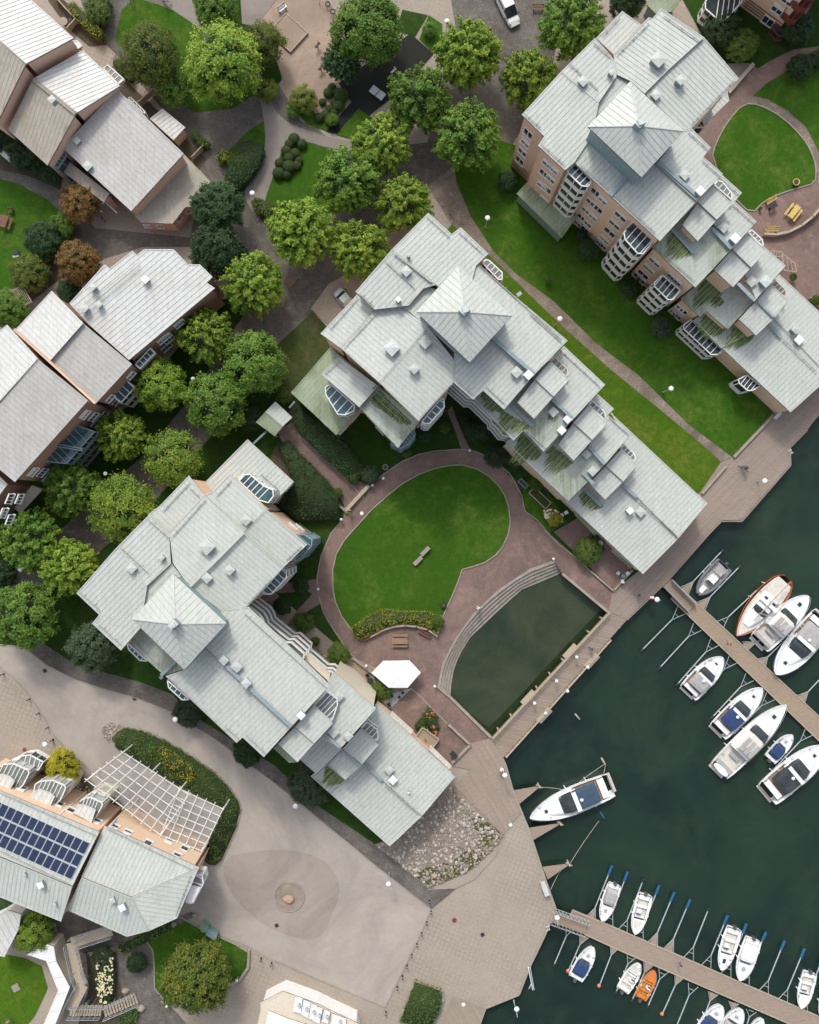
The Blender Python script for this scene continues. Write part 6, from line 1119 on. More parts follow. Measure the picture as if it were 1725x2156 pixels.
    def rail(f0, f1, h=.4, off=.93):
        k = MB(); n = 12; pts = []
        for s in (-1, 1):
            q = [(x0 + (f0 + (f1 - f0) * i / n) * L_, s * hb(f0 + (f1 - f0) * i / n) * off, sheer(f0 + (f1 - f0) * i / n)) for i in range(n + 1)]
            for i in range(n): k.bar((q[i][0], q[i][1], q[i][2] + h), (q[i + 1][0], q[i + 1][1], q[i + 1][2] + h), .035)
            for i in range(0, n + 1, 3): k.bar(q[i], (q[i][0], q[i][1], q[i][2] + h), .03)
        k.build('rail', M['steel'], o)
    DG = 'orange' if hull == 'orange' else 'gel'; DC = 'orange_in' if hull == 'orange' else 'deckc'
    if kind == 'open':
        deckstrip('foredeck', .62, 1.0, lambda f: 0, -.03, DG); deckstrip('side_deck', .05, .62, lambda f: .72, -.03, DG); k = MB()
        for i in range(14):
            fa, fb_ = .05 + .57 * i / 14, .05 + .57 * (i + 1) / 14; k.quad((x0 + fa * L_, -hb(fa) * .74, .28), (x0 + fb_ * L_, -hb(fb_) * .74, .28), (x0 + fb_ * L_, hb(fb_) * .74, .28), (x0 + fa * L_, hb(fa) * .74, .28))
        k.build('cockpit_floor', M[DC], o); k = MB(); k.box((x0 + .08 * L_, 0, .5), (.10 * L_, bm_ * 1.25, .3)); k.build('bench', M[DG], o); k = MB(); k.box((x0 + .30 * L_, 0, .5), (.06 * L_, bm_ * 1.3, .3)); k.build('bench', M[DG], o); k = MB(); k.box((x0 + .56 * L_, 0, .45), (.05 * L_, bm_ * 1.2, .25)); k.build('bench', M[DG], o)
        k = MB(); k.box((x0 + .43 * L_, -bm_ * .3, .65), (.09 * L_, bm_ * .55, .55)); c_ = k.build('console', M['gel'], o); k = MB(); k.box((x0 + .47 * L_, -bm_ * .3, .98), (.02 * L_, bm_ * .5, .25)); k.build('windscreen', M['winglass'], c_)
        if 'pod' in extras: k = MB(); k.box((x0 + .78 * L_, 0, sheer(.78) + .03), (.10 * L_, bm_ * .35, .05)); k.build('hatch', M['winglass'], o)
        if 'well' in extras:
            k = MB(); k.face([(x0 + .66 * L_, -hb(.66) * .6, sheer(.66) + .0), (x0 + .86 * L_, -hb(.86) * .5, sheer(.86) + .0), (x0 + .86 * L_, hb(.86) * .5, sheer(.86) + .0), (x0 + .66 * L_, hb(.66) * .6, sheer(.66) + .0)]); k.build('bow_well', M[DC], o)
        rail(.62, .96, .25)
    elif kind == 'canvas':
        deckstrip('foredeck', .5, 1.0, lambda f: 0, -.03, 'gel'); deckstrip('side_deck', .04, .5, lambda f: .8, -.03, 'gel'); loft('canopy', [(.12, .70, fb - .05, fb + .25), (.2, .78, fb, fb + .5), (.45, .76, fb, fb + .55), (.52, .68, fb, fb + .42)], canvas); k = MB(); k.box((x0 + .06 * L_, 0, fb - .1), (.10 * L_, bm_ * 1.4, .2)); k.build('stern_deck', M['gel'], o)
        loft('windscreen', [(.52, .66, fb, fb + .38), (.58, .60, fb, fb + .12)], 'winglass'); k = MB(); k.box((x0 + .72 * L_, 0, sheer(.72) + .03), (.09 * L_, bm_ * .4, .06)); k.build('hatch', M['canvas_grey'], o); rail(.55, .96, .3)
    elif kind == 'cruiser':
        deckstrip('foredeck', .44, 1.0, lambda f: 0, -.03, 'gel'); deckstrip('side_deck', .06, .44, lambda f: .86, -.03, 'gel'); k = MB()
        for i in range(10):
            fa, fb_ = .06 + .4 * i / 10, .06 + .4 * (i + 1) / 10; k.quad((x0 + fa * L_, -hb(fa) * .88, fb - .35), (x0 + fb_ * L_, -hb(fb_) * .88, fb - .35), (x0 + fb_ * L_, hb(fb_) * .88, fb - .35), (x0 + fa * L_, hb(fa) * .88, fb - .35))
        k.build('cockpit_floor', M['teak'], o); loft('cabin', [(.40, .72, fb - .1, fb + .55), (.55, .74, fb, fb + .62), (.68, .58, fb, fb + .36), (.80, .34, fb + .1, fb + .16)], 'gel'); loft('windscreen', [(.46, .74, fb + .4, fb + .80), (.53, .74, fb + .45, fb + .86), (.62, .62, fb + .3, fb + .52)], 'winglass')
        loft('canopy', [(.17, .72, fb + .3, fb + .85), (.24, .76, fb + .4, fb + 1.0), (.40, .76, fb + .45, fb + 1.05), (.455, .72, fb + .45, fb + .95)], canvas)
        k = MB(); k.box((x0 - .015 * L_, 0, .35), (.045 * L_, bm_ * 1.45, .1)); k.build('swim_platform', M['platform'], o); k = MB(); k.box((x0 + .80 * L_, 0, sheer(.8) + .06), (.45, .45, .06)); k.build('hatch', M['winglass'], o); k = MB(); k.box((x0 + .10 * L_, 0, fb - .05), (.08 * L_, bm_ * 1.4, .4)); k.build('stern_seat', M['gel'], o); rail(.42, .985, .5)
    elif kind == 'fly':
        deckstrip('foredeck', .3, 1.0, lambda f: 0, -.03, 'gel'); deckstrip('side_deck', .04, .3, lambda f: .9, -.03, 'gel'); k = MB(); k.box((x0 + .17 * L_, 0, fb - .3), (.25 * L_, bm_ * 1.7, .1)); k.build('cockpit_floor', M['deckc'], o); k = MB(); k.box((x0 + .22 * L_, 0, fb), (.04 * L_, bm_ * .8, .5)); k.box((x0 + .07 * L_, 0, fb), (.05 * L_, bm_ * 1.4, .45)); k.build('cockpit_seat', M['canvas_grey'], o)
        cb = loft('cabin', [(.28, .80, fb - .1, fb + 1.0), (.5, .82, fb, fb + 1.1), (.62, .74, fb, fb + .7), (.74, .5, fb + .1, fb + .3)], 'gel'); loft('windscreen', [(.53, .80, fb + .85, fb + 1.12), (.58, .76, fb + .6, fb + .92), (.63, .68, fb + .5, fb + .72)], 'winglass')
        loft('flybridge', [(.30, .66, fb + 1.0, fb + 1.5), (.48, .68, fb + 1.0, fb + 1.6), (.53, .55, fb + 1.0, fb + 1.45)], 'deckc'); k = MB()
        for q in (-.45, 0, .45): k.box((x0 + .42 * L_, q * bm_, fb + 1.62), (.10 * L_, bm_ * .32, .05)); k.box((x0 + .34 * L_, q * bm_ * .9, fb + 1.6), (.06 * L_, bm_ * .34, .25))
        k.build('flybridge_seats', M['canvas_grey'], o); k = MB(); k.box((x0 - .015 * L_, 0, .4), (.05 * L_, bm_ * 1.4, .1)); k.build('swim_platform', M['platform'], o); k = MB(); k.box((x0 + .82 * L_, 0, sheer(.8) + .06), (.5, .5, .06)); k.build('hatch', M['winglass'], o)
        if 'dinghy' in extras: k = MB(); k.lathe((x0 + .02 * L_, 0, fb), [(.5, 0), (.62, .15), (.5, .3)], 12, 0, .8, 2.2); k.build('tender', M['gel'], o)
        rail(.28, .985, .55)
    elif kind == 'rib':
        k = MB()
        for s in (-1, 1):
            for i in range(28): k.tube((x0 + fs[i] * L_, s * hb(fs[i]) * .88, sheer(fs[i]) * .9), (x0 + fs[i + 1] * L_, s * hb(fs[i + 1]) * .88, sheer(fs[i + 1]) * .9), .24 if i else .12, .24, 8)
        k.build('inflatable_tube', M['rubber_grey'], o, True); deckstrip('deck', .05, .92, lambda f: 0, -.3, 'canvas_grey', out=.7); k = MB(); k.box((x0 + .5 * L_, 0, .75), (.22 * L_, bm_ * .8, .55)); k.build('console', M['gel'], o); k = MB(); k.box((x0 + .24 * L_, 0, .7), (.16 * L_, bm_ * .9, .4)); k.box((x0 + .37 * L_, 0, .7), (.06 * L_, bm_ * .8, .4)); k.build('seat', M['canvas_grey'], o)
        k = MB(); k.box((x0 + .60 * L_, 0, 1.05), (.04 * L_, bm_ * .7, .1)); k.build('windscreen', M['winglass'], o); k = MB(); k.box((x0 + .84 * L_, 0, .6), (.2 * L_, bm_ * .5, .12)); k.build('bow_locker', M['gel'], o)
    elif kind == 'wood':
        deckstrip('foredeck', .06, 1.0, lambda f: 0, -.03, 'deckc', out=.86); loft('cabin', [(.32, .55, fb - .1, fb + .75), (.55, .58, fb, fb + .8), (.72, .45, fb, fb + .4), (.82, .25, fb + .1, fb + .25)], 'gel'); k = MB(); k.box((x0 + .20 * L_, 0, fb - .05), (.2 * L_, bm_ * 1.0, .16)); k.build('cockpit_floor', M['deckc'], o)
        loft('windscreen', [(.53, .56, fb + .55, fb + .9), (.57, .55, fb + .6, fb + .88), (.63, .48, fb + .4, fb + .56)], 'winglass'); k = MB(); k.box((x0 + .42 * L_, .35 * bm_, fb + .82), (.09 * L_, .25 * bm_, .04)); k.box((x0 + .42 * L_, -.35 * bm_, fb + .82), (.09 * L_, .25 * bm_, .04)); k.box((x0 + .78 * L_, 0, sheer(.78) + .12), (.5, .45, .06)); k.build('hatch', M['winglass'], o)
        k = MB(); k.bar((x0 + .72 * L_, 0, fb + 1.1), (x0 + .05 * L_, 0, fb + 1.6), .10); k.tube((x0 + .6 * L_, 0, fb + .5), (x0 + .6 * L_, 0, fb + 3.6), .07); k.build('mast', M['wood_pale'], o); rail(.15, .97, .45)
    if motor: outboard()
    # coiled ropes, cushions and boxes left on deck
    rq = random.Random(int(L_ * 100)); k = MB()
    for i in range(5): f = rq.uniform(.08, .9); k.lathe((x0 + f * L_, rq.choice((-1, 1)) * hb(f) * .78, sheer(f)), [(.12, 0), (.16, .03), (.07, .06)], 8)
    k.build('rope_coils', M['rope'], o)
    if kind in ('cruiser', 'fly', 'wood'):
        k = MB()
        for s in (-1, 1): k.bar((x0 + .45 * L_, s * bm_ * .5, fb + .66), (x0 + .6 * L_, s * bm_ * .45, fb + .52), .22, .03)
        k.build('cabin_window', M['winglass'], o); k = MB(); k.lathe((x0 + .38 * L_, 0, fb + 1.1 if kind != 'wood' else fb + .8), [(.2, 0), (.24, .1), (.1, .2)], 12); k.bar((x0 + .44 * L_, -bm_ * .72, fb + 1.1), (x0 + .44 * L_, bm_ * .72, fb + 1.1), .05 * L_, .06); k.build('radar_arch', M['gel'], o)
    # fenders
    k = MB()
    for f in (.25, .5):
        for s in (-1, 1): k.tube((x0 + f * L_, s * (hb(f) + .08), .2), (x0 + f * L_, s * (hb(f) + .08), fb), .085)
    k.build('fenders', M['white'], o)
    return o
GB = 'boats berthed at the pontoons'
boat('black and grey inflatable speedboat between the first two berth poles by the quay', '22', (965, 588), (1135, 405), 125, 'rib', 'inflatable_boat', fb=.55, group=GB)
boat('classic boat with varnished orange hull and white cabin beside the upper pontoon', '22', (1205, 850), (1530, 490), 185, 'wood', 'wooden_cruiser', hull='orange_wood', prof='double', fb=1.0, motor=False, group=GB)
boat('white cruiser with dark roof windows moored beside the orange varnished boat', '22', (1655, 600), (1350, 900), 165, 'fly', 'motor_cruiser', fb=1.1, motor=False, group=GB)
boat('large white cruiser with grey canopy cut by the right edge above the pontoon', '22', (1448, 1090), (1760, 740), 190, 'cruiser', 'motor_cruiser', canvas='canvas_grey', fb=1.1, motor=False, group=GB)
boat('small white cabin boat with grey canopy, first below the upper pontoon', '22', (1118, 985), (902, 1212), 148, 'cruiser', 'cabin_boat', canvas='canvas_grey', fb=.8, motor=False, group=GB)
boat('white cruiser with blue cockpit canvas beside the flybridge yacht', '22', (1365, 1178), (1090, 1455), 150, 'cruiser', 'motor_cruiser', canvas='canvas_blue', fb=1.0, motor=False, group=GB)
boat('long white flybridge yacht with beige seats and a tender on its stern', '22', (1515, 1283), (1100, 1700), 165, 'fly', 'motor_yacht', fb=1.2, motor=False, group=GB, extras=('dinghy',), prof='sharp')
boat('little white boat with bright blue canopy right of the flybridge yacht', '22', (1555, 1472), (1415, 1628), 92, 'canvas', 'motorboat', fb=.7, group=GB)
boat('big white cruiser with a turquoise cover on deck at the right edge', '23', (1765, -20), (1400, 285), 185, 'cruiser', 'motor_cruiser', canvas='winglass', fb=1.1, motor=False, group=GB)
boat('large white yacht with navy canopy moored alone beside the triangular jetties', '23', (-90, 430), (420, 225), 175, 'cruiser', 'motor_yacht', canvas='canvas_navy', fb=1.25, motor=False, prof='sharp')
boat('open white boat with grey seats between the first two blue tipped poles', '23', (362, 1078), (442, 850), 92, 'canvas', canvas='canvas_grey', fb=.65, group=GB)
boat('open white fishing boat with cockpit well, second on the lower pontoon', '23', (568, 1160), (635, 915), 98, 'open', fb=.65, group=GB, extras=('well',))
boat('white runabout with dark hatch, left one of the close pair at the lower pontoon', '23', (1110, 1385), (1192, 1125), 105, 'open', fb=.65, group=GB, extras=('pod',))
boat('white boat with rounded white cabin top, right one of the close pair', '23', (1225, 1450), (1312, 1195), 115, 'canvas', canvas='gel', fb=.75, group=GB)
boat('open white boat nearest the right edge on the upper side of the lower pontoon', '23', (1610, 1625), (1668, 1405), 95, 'open', fb=.65, group=GB)
boat('white boat with blue tarpaulin near the gangway on the lower side', '23', (308, 1240), (195, 1440), 105, 'canvas', fb=.7, group=GB)
boat('open white boat directly left of the orange boat', '23', (600, 1345), (490, 1515), 92, 'open', fb=.6, group=GB, extras=('well',))
boat('small bright orange open boat at the lower pontoon', '23', (692, 1390), (602, 1565), 86, 'open', name='rowing_boat', hull='orange', fb=.6, group=GB)
boat('white boat cut by the bottom edge, left of the bottom pair', '23', (1115, 1608), (990, 1790), 118, 'canvas', fb=.75, group=GB)
boat('white boat cut by the bottom edge, right of the bottom pair', '23', (1240, 1630), (1120, 1810), 118, 'canvas', canvas='canvas_grey', fb=.75, group=GB)
boat('small grey white boat peeking over the bottom edge furthest right', '23', (1370, 1690), (1280, 1840), 85, 'open', fb=.6, group=GB)
boat('white boat mostly cut off at the right edge of the lower pontoon', '23', (1745, 1700), (1800, 1480), 95, 'open', fb=.65, group=GB)
k = MB(); q = P('23', (1515, 135), ZW + 2.3); k.lathe((q.x, q.y, q.z - .3), [(.2, 0), (.34, .12), (.2, .3)], 10, 0, 1.0, 1.0); me = k.build('rolled_cover', M['cover_green']); me.location = (0, 0, 0); bpy.data.objects.remove(me)
cv = MB(); a0, a1 = P('23', (1470, 175), ZW + 1.4), P('23', (1560, 100), ZW + 1.5); cv.tube(a0, a1, .22, .30, 10); tag(cv.build('rolled_cover', M['cover_green'], None, True), 'turquoise rolled cover lying on the big cruiser', 'boat cover')
# pontoons
def pontoon(label, t, poly, mat, zt=-.75):
    o = thing('pontoon', label, 'pontoon'); q = PP(t, poly, zt)
    if area(q) < 0: q = q[::-1]
    k = MB(); k.prism([v - Vector((0, 0, .12)) for v in q], q); k.build('deck', M[mat], o); k = MB(); qi = inset(q, .06); k.prism([Vector((v.x, v.y, zt - .65)) for v in qi], [Vector((v.x, v.y, zt - .125)) for v in qi]); k.build('float', M['concrete'], o)
    k = MB()
    for i in range(len(q)): k.bar(q[i] + Vector((0, 0, .04)), q[(i + 1) % len(q)] + Vector((0, 0, .04)), .12, .1)
    k.build('edge_beam', M['wood_pale'], o); return o
pontoon('upper brown plank pontoon running from the boardwalk to the right edge', '22', [(795, 620), (860, 555), (1900, 1520), (1900, 1680)], 'dock')
pontoon('lower brown plank pontoon with gangway running to the bottom right corner', '23', [(250, 1160), (275, 1090), (165, 1045), (180, 1012), (360, 1085), (1900, 1755), (1900, 1880), (480, 1265)], 'dock2')
def gangway(label, t, a, b, wd, truss):
    o = thing('gangway', label, 'gangway'); A_, B_ = P(t, a, .12), P(t, b, -.6); k = MB(); k.bar(A_, B_, wd, .1); k.build('deck', M['dock'], o); d = (B_ - A_).normalized(); s = Vector((-d.y, d.x, 0)) * wd / 2
    for sg in (-1, 1):
        k = MB(); a0, b0 = A_ + s * sg, B_ + s * sg; k.bar(a0 + Vector((0, 0, .9)), b0 + Vector((0, 0, .9)), .12 if not truss else .07, .08); n = 9
        if truss: off = s.normalized() * sg * .35; a1, b1 = a0 + off + Vector((0, 0, .2)), b0 + off + Vector((0, 0, .2)); k.bar(a1, b1, .08)
        for i in range(n):
            f, g_ = i / n, (i + 1) / n; k.bar(a0.lerp(b0, f), a0.lerp(b0, f) + Vector((0, 0, .9)), .05)
            if truss: k.bar(a0.lerp(b0, f) + Vector((0, 0, .9)), a1.lerp(b1, (f + g_) / 2), .05); k.bar(a1.lerp(b1, (f + g_) / 2), a0.lerp(b0, g_) + Vector((0, 0, .9)), .05)
            else: k.bar(a0.lerp(b0, f) + Vector((0, 0, .5)), a0.lerp(b0, g_) + Vector((0, 0, .5)), .05, .6)
        k.build('railing', M['steel'], o)
gangway('short gangway with metal sides from boardwalk to the upper pontoon', '22', (770, 522), (925, 680), 1.5, False)
gangway('gangway with lattice truss railings at the lower pontoon', '23', (60, 1050), (265, 1125), 1.7, True)
for i, (a, b_) in enumerate([((1475, 985), 0), ((1140, 895), 0)]): pass
# berth poles
cnt_ = [0]
def boom(t, tip, base, blue, side, label, plate=True, float_=None):
    o = thing('berth_pole', label, 'mooring boom', (0, 0, 0), 0, 'berth poles along the pontoons'); A_, B_ = P(t, tip, ZW + .45), P(t, base, ZW + .5); d = (B_ - A_).normalized(); s = Vector((-d.y, d.x, 0)); J = B_ - d * 1.5; L_ = (A_ - B_).length
    J = B_ - d * min(1.9, L_ * .25); k = MB(); k.tube(A_, J, .085, .085, 8); k.build('pole', M['pole'], o); k = MB(); k.bar(J, B_ + s * .75, .07); k.bar(J, B_ - s * .75, .07); k.bar(J + d * .9 + s * .36, J + d * .9 - s * .36, .06); k.build('fork', M['pole'], o)
    if plate: k = MB(); q = [J + d * .1, B_ + s * .6, B_ - s * .6]; k.prism([v - Vector((0, 0, .0)) for v in q], [v + Vector((0, 0, .05)) for v in q]); k.build('corner_plate', M['dock2'], o)
    if blue: k = MB(); k.tube(A_ - d * .1, A_ + d * 1.25, .19, .19, 10); k.build('end_float', M['blue'], o)
    elif float_: k = MB(); k.lathe((A_.x, A_.y, ZW + .1), [(.12, 0), (.26, .12), (.26, .3), (.12, .45)], 12); k.build('end_float', M[float_], o)
    else: k = MB(); k.tube(A_ - d * .1, A_ + d * .35, .14, .14, 8); k.build('end_float', M['dark'], o)
on = ['first', 'second', 'third', 'fourth', 'fifth', 'sixth', 'seventh', 'eighth', 'ninth', 'tenth', 'eleventh', 'twelfth', 'thirteenth']
for i, (tip, base, bl) in enumerate([((425, 735), (290, 1070), 1), ((522, 775), (400, 1105), 1), ((622, 822), (490, 1150), 0), ((720, 860), (590, 1190), 1), ((815, 903), (680, 1225), 1), ((915, 947), (780, 1265), 1), ((1032, 1002), (905, 1320), 0), ((1150, 1047), (1015, 1370), 1), ((1268, 1100), (1140, 1420), 1), ((1390, 1152), (1255, 1470), 1), ((1507, 1205), (1375, 1530), 1), ((1632, 1255), (1495, 1585), 1), ((1748, 1310), (1620, 1640), 1)]):
    boom('23', tip, base, bl, 0, '%s berth pole from the left above the lower pontoon, %s' % (on[i], 'blue tip' if bl else 'dark tip'), plate=i in (0, 4, 5))
for i, (tip, base, fl) in enumerate([((60, 1360), (165, 1110), None), ((150, 1395), (250, 1170), 'floatred'), ((345, 1488), (445, 1230), 'floatred'), ((450, 1530), (550, 1290), None), ((550, 1580), (655, 1345), None), ((648, 1620), (750, 1385), None), ((740, 1665), (850, 1420), 'floatred'), ((830, 1740), (935, 1480), None), ((985, 1725), (1060, 1530), None), ((1140, 1760), (1190, 1590), None), ((1250, 1800), (1300, 1640), None)]):
    boom('23', tip, base, 0, 1, '%s berth pole from the left below the lower pontoon' % on[i], plate=i in (1, 2, 4, 6, 8, 9), float_=fl)
for i, (tip, base, pl_) in enumerate([((610, 945), (862, 690), 0), ((722, 1055), (962, 795), 0), ((832, 1160), (1070, 890), 0), ((942, 1262), (1185, 1000), 0), ((1052, 1365), (1290, 1110), 0), ((1180, 1480), (1420, 1230), 0), ((1430, 1700), (1665, 1450), 0)]):
    boom('22', tip, base, 0, 1, '%s berth pole from the quay left of the upper pontoon' % on[i], plate=False)
for i, (tip, base, pl_) in enumerate([((1120, 315), (880, 570), 1), ((1228, 415), (985, 665), 1), ((1345, 555), (1095, 790), 0), ((1560, 800), (1255, 920), 1), ((1520, 870), (1365, 1020), 1), ((1800, 1050), (1610, 1250), 1)]):
    boom('22', tip, base, 0, 1, '%s berth pole from the quay right of the upper pontoon' % on[i], plate=bool(pl_))
# triangular jetties and quay clutter
for i, (q, l) in enumerate([([(1495, 262), (1530, 348), (1668, 232)], 'upper triangular plank jetty next to the moored yacht bow'), ([(1590, 498), (1615, 575), (1800, 465)], 'middle triangular plank jetty below the moored yacht'), ([(1680, 742), (1712, 818), (1855, 720)], 'lower triangular plank jetty holding a long mooring rope')]):
    o = thing('jetty', l, 'jetty', group='triangular jetties at the quay'); w3 = PP('13', q, -.1); k = MB(); k.prism([v - Vector((0, 0, .2)) for v in w3], w3) if area(w3) > 0 else k.prism([v - Vector((0, 0, .2)) for v in w3[::-1]], w3[::-1]); k.build('deck', M['dock2'], o)
    k = MB(); e_ = w3[2]; k.tube(e_ + Vector((-.25, 0, -2)), e_ + Vector((-.25, 0, .7)), .12, .12, 8); k.bar(e_ + Vector((-.7, .25, .15)), e_ + Vector((.2, -.2, .15)), .12); k.build('bollard_post', M['wood_pale'], o)
def rope(t, a, b, label, za=0, zb=-.6, sag=.25):
    A_, B_ = P(t, a, za), P(t, b, zb); k = MB(); n = 14; prev = A_
    for i in range(1, n + 1):
        f = i / n; q = A_.lerp(B_, f) - Vector((0, 0, sag * 4 * f * (1 - f))); k.tube(prev, q, .03, .03, 5); prev = q
    tag(k.build('mooring_rope', M['rope']), label, 'rope', 'mooring ropes')
rope('23', (165, 715), (345, 450), 'long mooring rope from the lower jetty to the blue buoy'); rope('23', (-20, 240), (120, 255), 'rope from the upper jetty to the moored yacht'); rope('23', (200, 225), (380, 95), 'rope from the yacht to the wooden post in the water', -.1, -.8)
rope('23', (375, 155), (385, 100), 'short stern rope from the yacht to the wooden post', -.1, -.8, .05); rope('23', (40, 885), (110, 755), 'rope from the quay to the lower jetty')
for (p, l, r_, m_) in (((370, 75), 'weathered wooden mooring post beside the yacht stern', (50, -60), 'wood_pale'), ((362, 412), 'slim blue mooring buoy off the yacht', (45, -60), 'blue')):
    q = P('23', p, ZW); k = MB(); k.tube(q + Vector((-.25, .45, -.1)), q + Vector((.25, -.45, .35)), .13, .13, 8); tag(k.build('mooring_buoy', M[m_], None, True), l, 'buoy')
q = P('22', (208, 1358), ZW); k = MB(); k.tube(q + Vector((-.35, .4, .0)), q + Vector((.35, -.4, .2)), .12, .10, 8); tag(k.build('floating_log', M['wood_pale'], None, True), 'short floating log near the footbridge', 'log')
def ladder(t, p, rz, label):
    q = P(t, p, 0); o = thing('quay_ladder', label, 'ladder', (q.x, q.y, 0), rz, 'quay ladders'); k = MB()
    for s in (-.25, .25): k.tube((s, 0, .6), (s, 0, -1.5), .035); k.bar((s, 0, .6), (s, -.5, .6), .05)
    for i in range(7): k.bar((-.25, 0, .3 - i * .28), (.25, 0, .3 - i * .28), .04)
    k.build('ladder_frame', M['white'], o)
ladder('21', (1545, 1262), R(-60), 'white ladder hanging off the upper boardwalk edge'); ladder('13', (1718, 1110), R(-80), 'white ladder at the cobbled quay corner')
q0, q1 = P('13', (1590, 1370), .3), P('13', (1618, 1510), -.9); k = MB(); k.tube(q0, q1, .09); k.bar(q0 + Vector((.25, 0, 0)), q1 + Vector((.2, 0, 0)), .08); k.bar(q0.lerp(q1, .7), q0.lerp(q1, .95) + Vector((-.5, 0, 0)), .08); tag(k.build('davit', M['white']), 'white folded davit leaning over the quay edge near the bottom', 'davit')
# ---------------------------------------------------------------- street furniture, vehicles, people
def lamp(t, head, label, h=4.0, base=None, arm=True, r=.36, name='street_lamp', group='white disc street lamps'):
    a = P(t, head, h); b = P(t, base, 0) if base else Vector((a.x, a.y, 0)); o = thing(name, label, 'lamp', (b.x, b.y, 0), 0, group); hd = a - Vector((b.x, b.y, 0)); k = MB()
    k.tube((0, 0, 0), (0, 0, h - .1), .06, .045, 8); k.tube((0, 0, 0), (0, 0, .5), .10, .10, 8)
    if base: k.bar((0, 0, h - .15), (hd.x, hd.y, h - .1), .06)
    k.build('pole', M['pole'], o); k = MB(); k.lathe((hd.x, hd.y, h - .12), [(r * .5, -.12), (r * .95, -.05), (r, .02), (r * .8, .12), (r * .3, .18)], 20); k.build('lamp_head', M['white'], o, True); return o
for (t, p, l) in [('10', (1080, 130), 'white lamp at the top between the tree and the paved street'), ('10', (1335, 1365), 'white lamp at the head of the lawn beside the curving brown path'), ('21', (100, 430), 'white lamp by the path next to the central block eave'), ('21', (798, 868), 'white lamp half way down the brown path between lawns'),
                  ('00', (1582, 1210), 'white lamp in the bend of the grey footpath'), ('01', (1210, 808), 'small white lamp between two trees on the avenue'), ('01', (660, 1403), 'white lamp on the avenue above the wide pale tree'), ('02', (127, 435), 'white lamp in the shade at the left end of the avenue'),
                  ('02', (1098, 1378), 'white lamp beside the pink road below the southwest block'), ('13', (128, 360), 'white lamp by the dark tree on the grey pavement'), ('13', (713, 850), 'white lamp on the square near the fieldstone bed'), ('13', (1443, 167), 'white lamp on the quay corner by the lifebuoy')]:
    lamp(t, p, l, r=.30 if t == '01' else .36)
lamp('21', (1387, 1448), 'white lamp on a curved arm at the boardwalk point near the cyclist', 4.2, (1335, 1452)); lamp('22', (710, 625), 'white lamp over the water beside the upper gangway', 4.0, (680, 612)); lamp('02', (280, 1535), 'white lamp with dark banner on the left cobbled square', 4.0, (330, 1505))
lamp('13', (1518, 1635), 'white lamp at the bottom corner of the quay', 4.2, (1498, 1575)); lamp('23', (83, 1062), 'white lamp over the lower gangway', 4.2, (55, 1020))
for i, (t, p) in enumerate([('22', (206, 987)), ('22', (275, 1050)), ('22', (80, 1137)), ('22', (148, 1200)), ('22', (10, 1340)), ('12', (1630, 1277)), ('12', (1700, 1340))]):
    lamp(t, p, 'low white globe lamp on the footbridge railing, %s from the upper right end' % on[i], 1.6, r=.24, name='bridge_lamp', group='globe lamps on the footbridge')
for i, (t, p, l) in enumerate([('12', (415, 122), 'low white lamp at the entrance steps of the courtyard'), ('12', (270, 560), 'low white lamp where the brown path meets the ring path'), ('12', (1003, 1170), 'low white lamp at the lower end of the terraced steps'), ('11', (680, 1432), 'low white lamp above the entrance ramp'), ('11', (610, 1475), 'low white lamp at the end of the wooden ramp wall'), ('11', (1222, 1256), 'low white lamp at the top of the ring path'), ('22', (60, 370), 'low white lamp at the upper end of the terraced steps'),
                               ('03', (243, 1138), 'small white lamp in the light green tree at lower left'), ('03', (540, 1600), 'small globe lamp left of the wooden stairs'), ('03', (662, 1617), 'small globe lamp on the wooden stairs landing'), ('03', (1045, 1617), 'small globe lamp beside the olive tree'), ('03', (1485, 1455), 'small globe lamp on the curved garden wall'), ('12', (572, 1042), 'low white lamp on the terrace wall by the tent')]):
    lamp(t, p, l, 1.1, r=.2, name='garden_lamp', group='low garden lamps')
# bollards
def bollard(t, p, label, g):
    q = P(t, p, 0); o = thing('bollard', label, 'bollard', (q.x, q.y, 0), 0, g); k = MB(); k.lathe((0, 0, 0), [(.11, 0), (.11, .15), (.08, .2), (.075, .85), (.10, .88), (.10, .98), (.05, 1.02)], 10); k.build('post', M['dark'], o, True); k = MB(); k.lathe((0, 0, .70), [(.085, 0), (.087, .1)], 10); k.build('band', M['white'], o)
for i, p in enumerate([(970, 948), (979, 1014), (952, 1082), (920, 1150), (890, 1218), (858, 1286), (829, 1354), (800, 1420), (768, 1488), (696, 1645)]): bollard('13', p, '%s black bollard from the top in the row between road and quay' % on[i], 'black bollards edging the road')
for i, p in enumerate([(25, 1090), (188, 1248), (248, 1335), (305, 1425), (335, 1500)]): bollard('02', p, '%s black bollard from the left along the cobbled square edge' % on[i], 'black bollards by the left square')
bollard('03', (1640, 1310), 'left bollard near the curved garden wall', 'black bollards by the garden wall'); bollard('03', (1705, 1340), 'right bollard near the curved garden wall', 'black bollards by the garden wall')
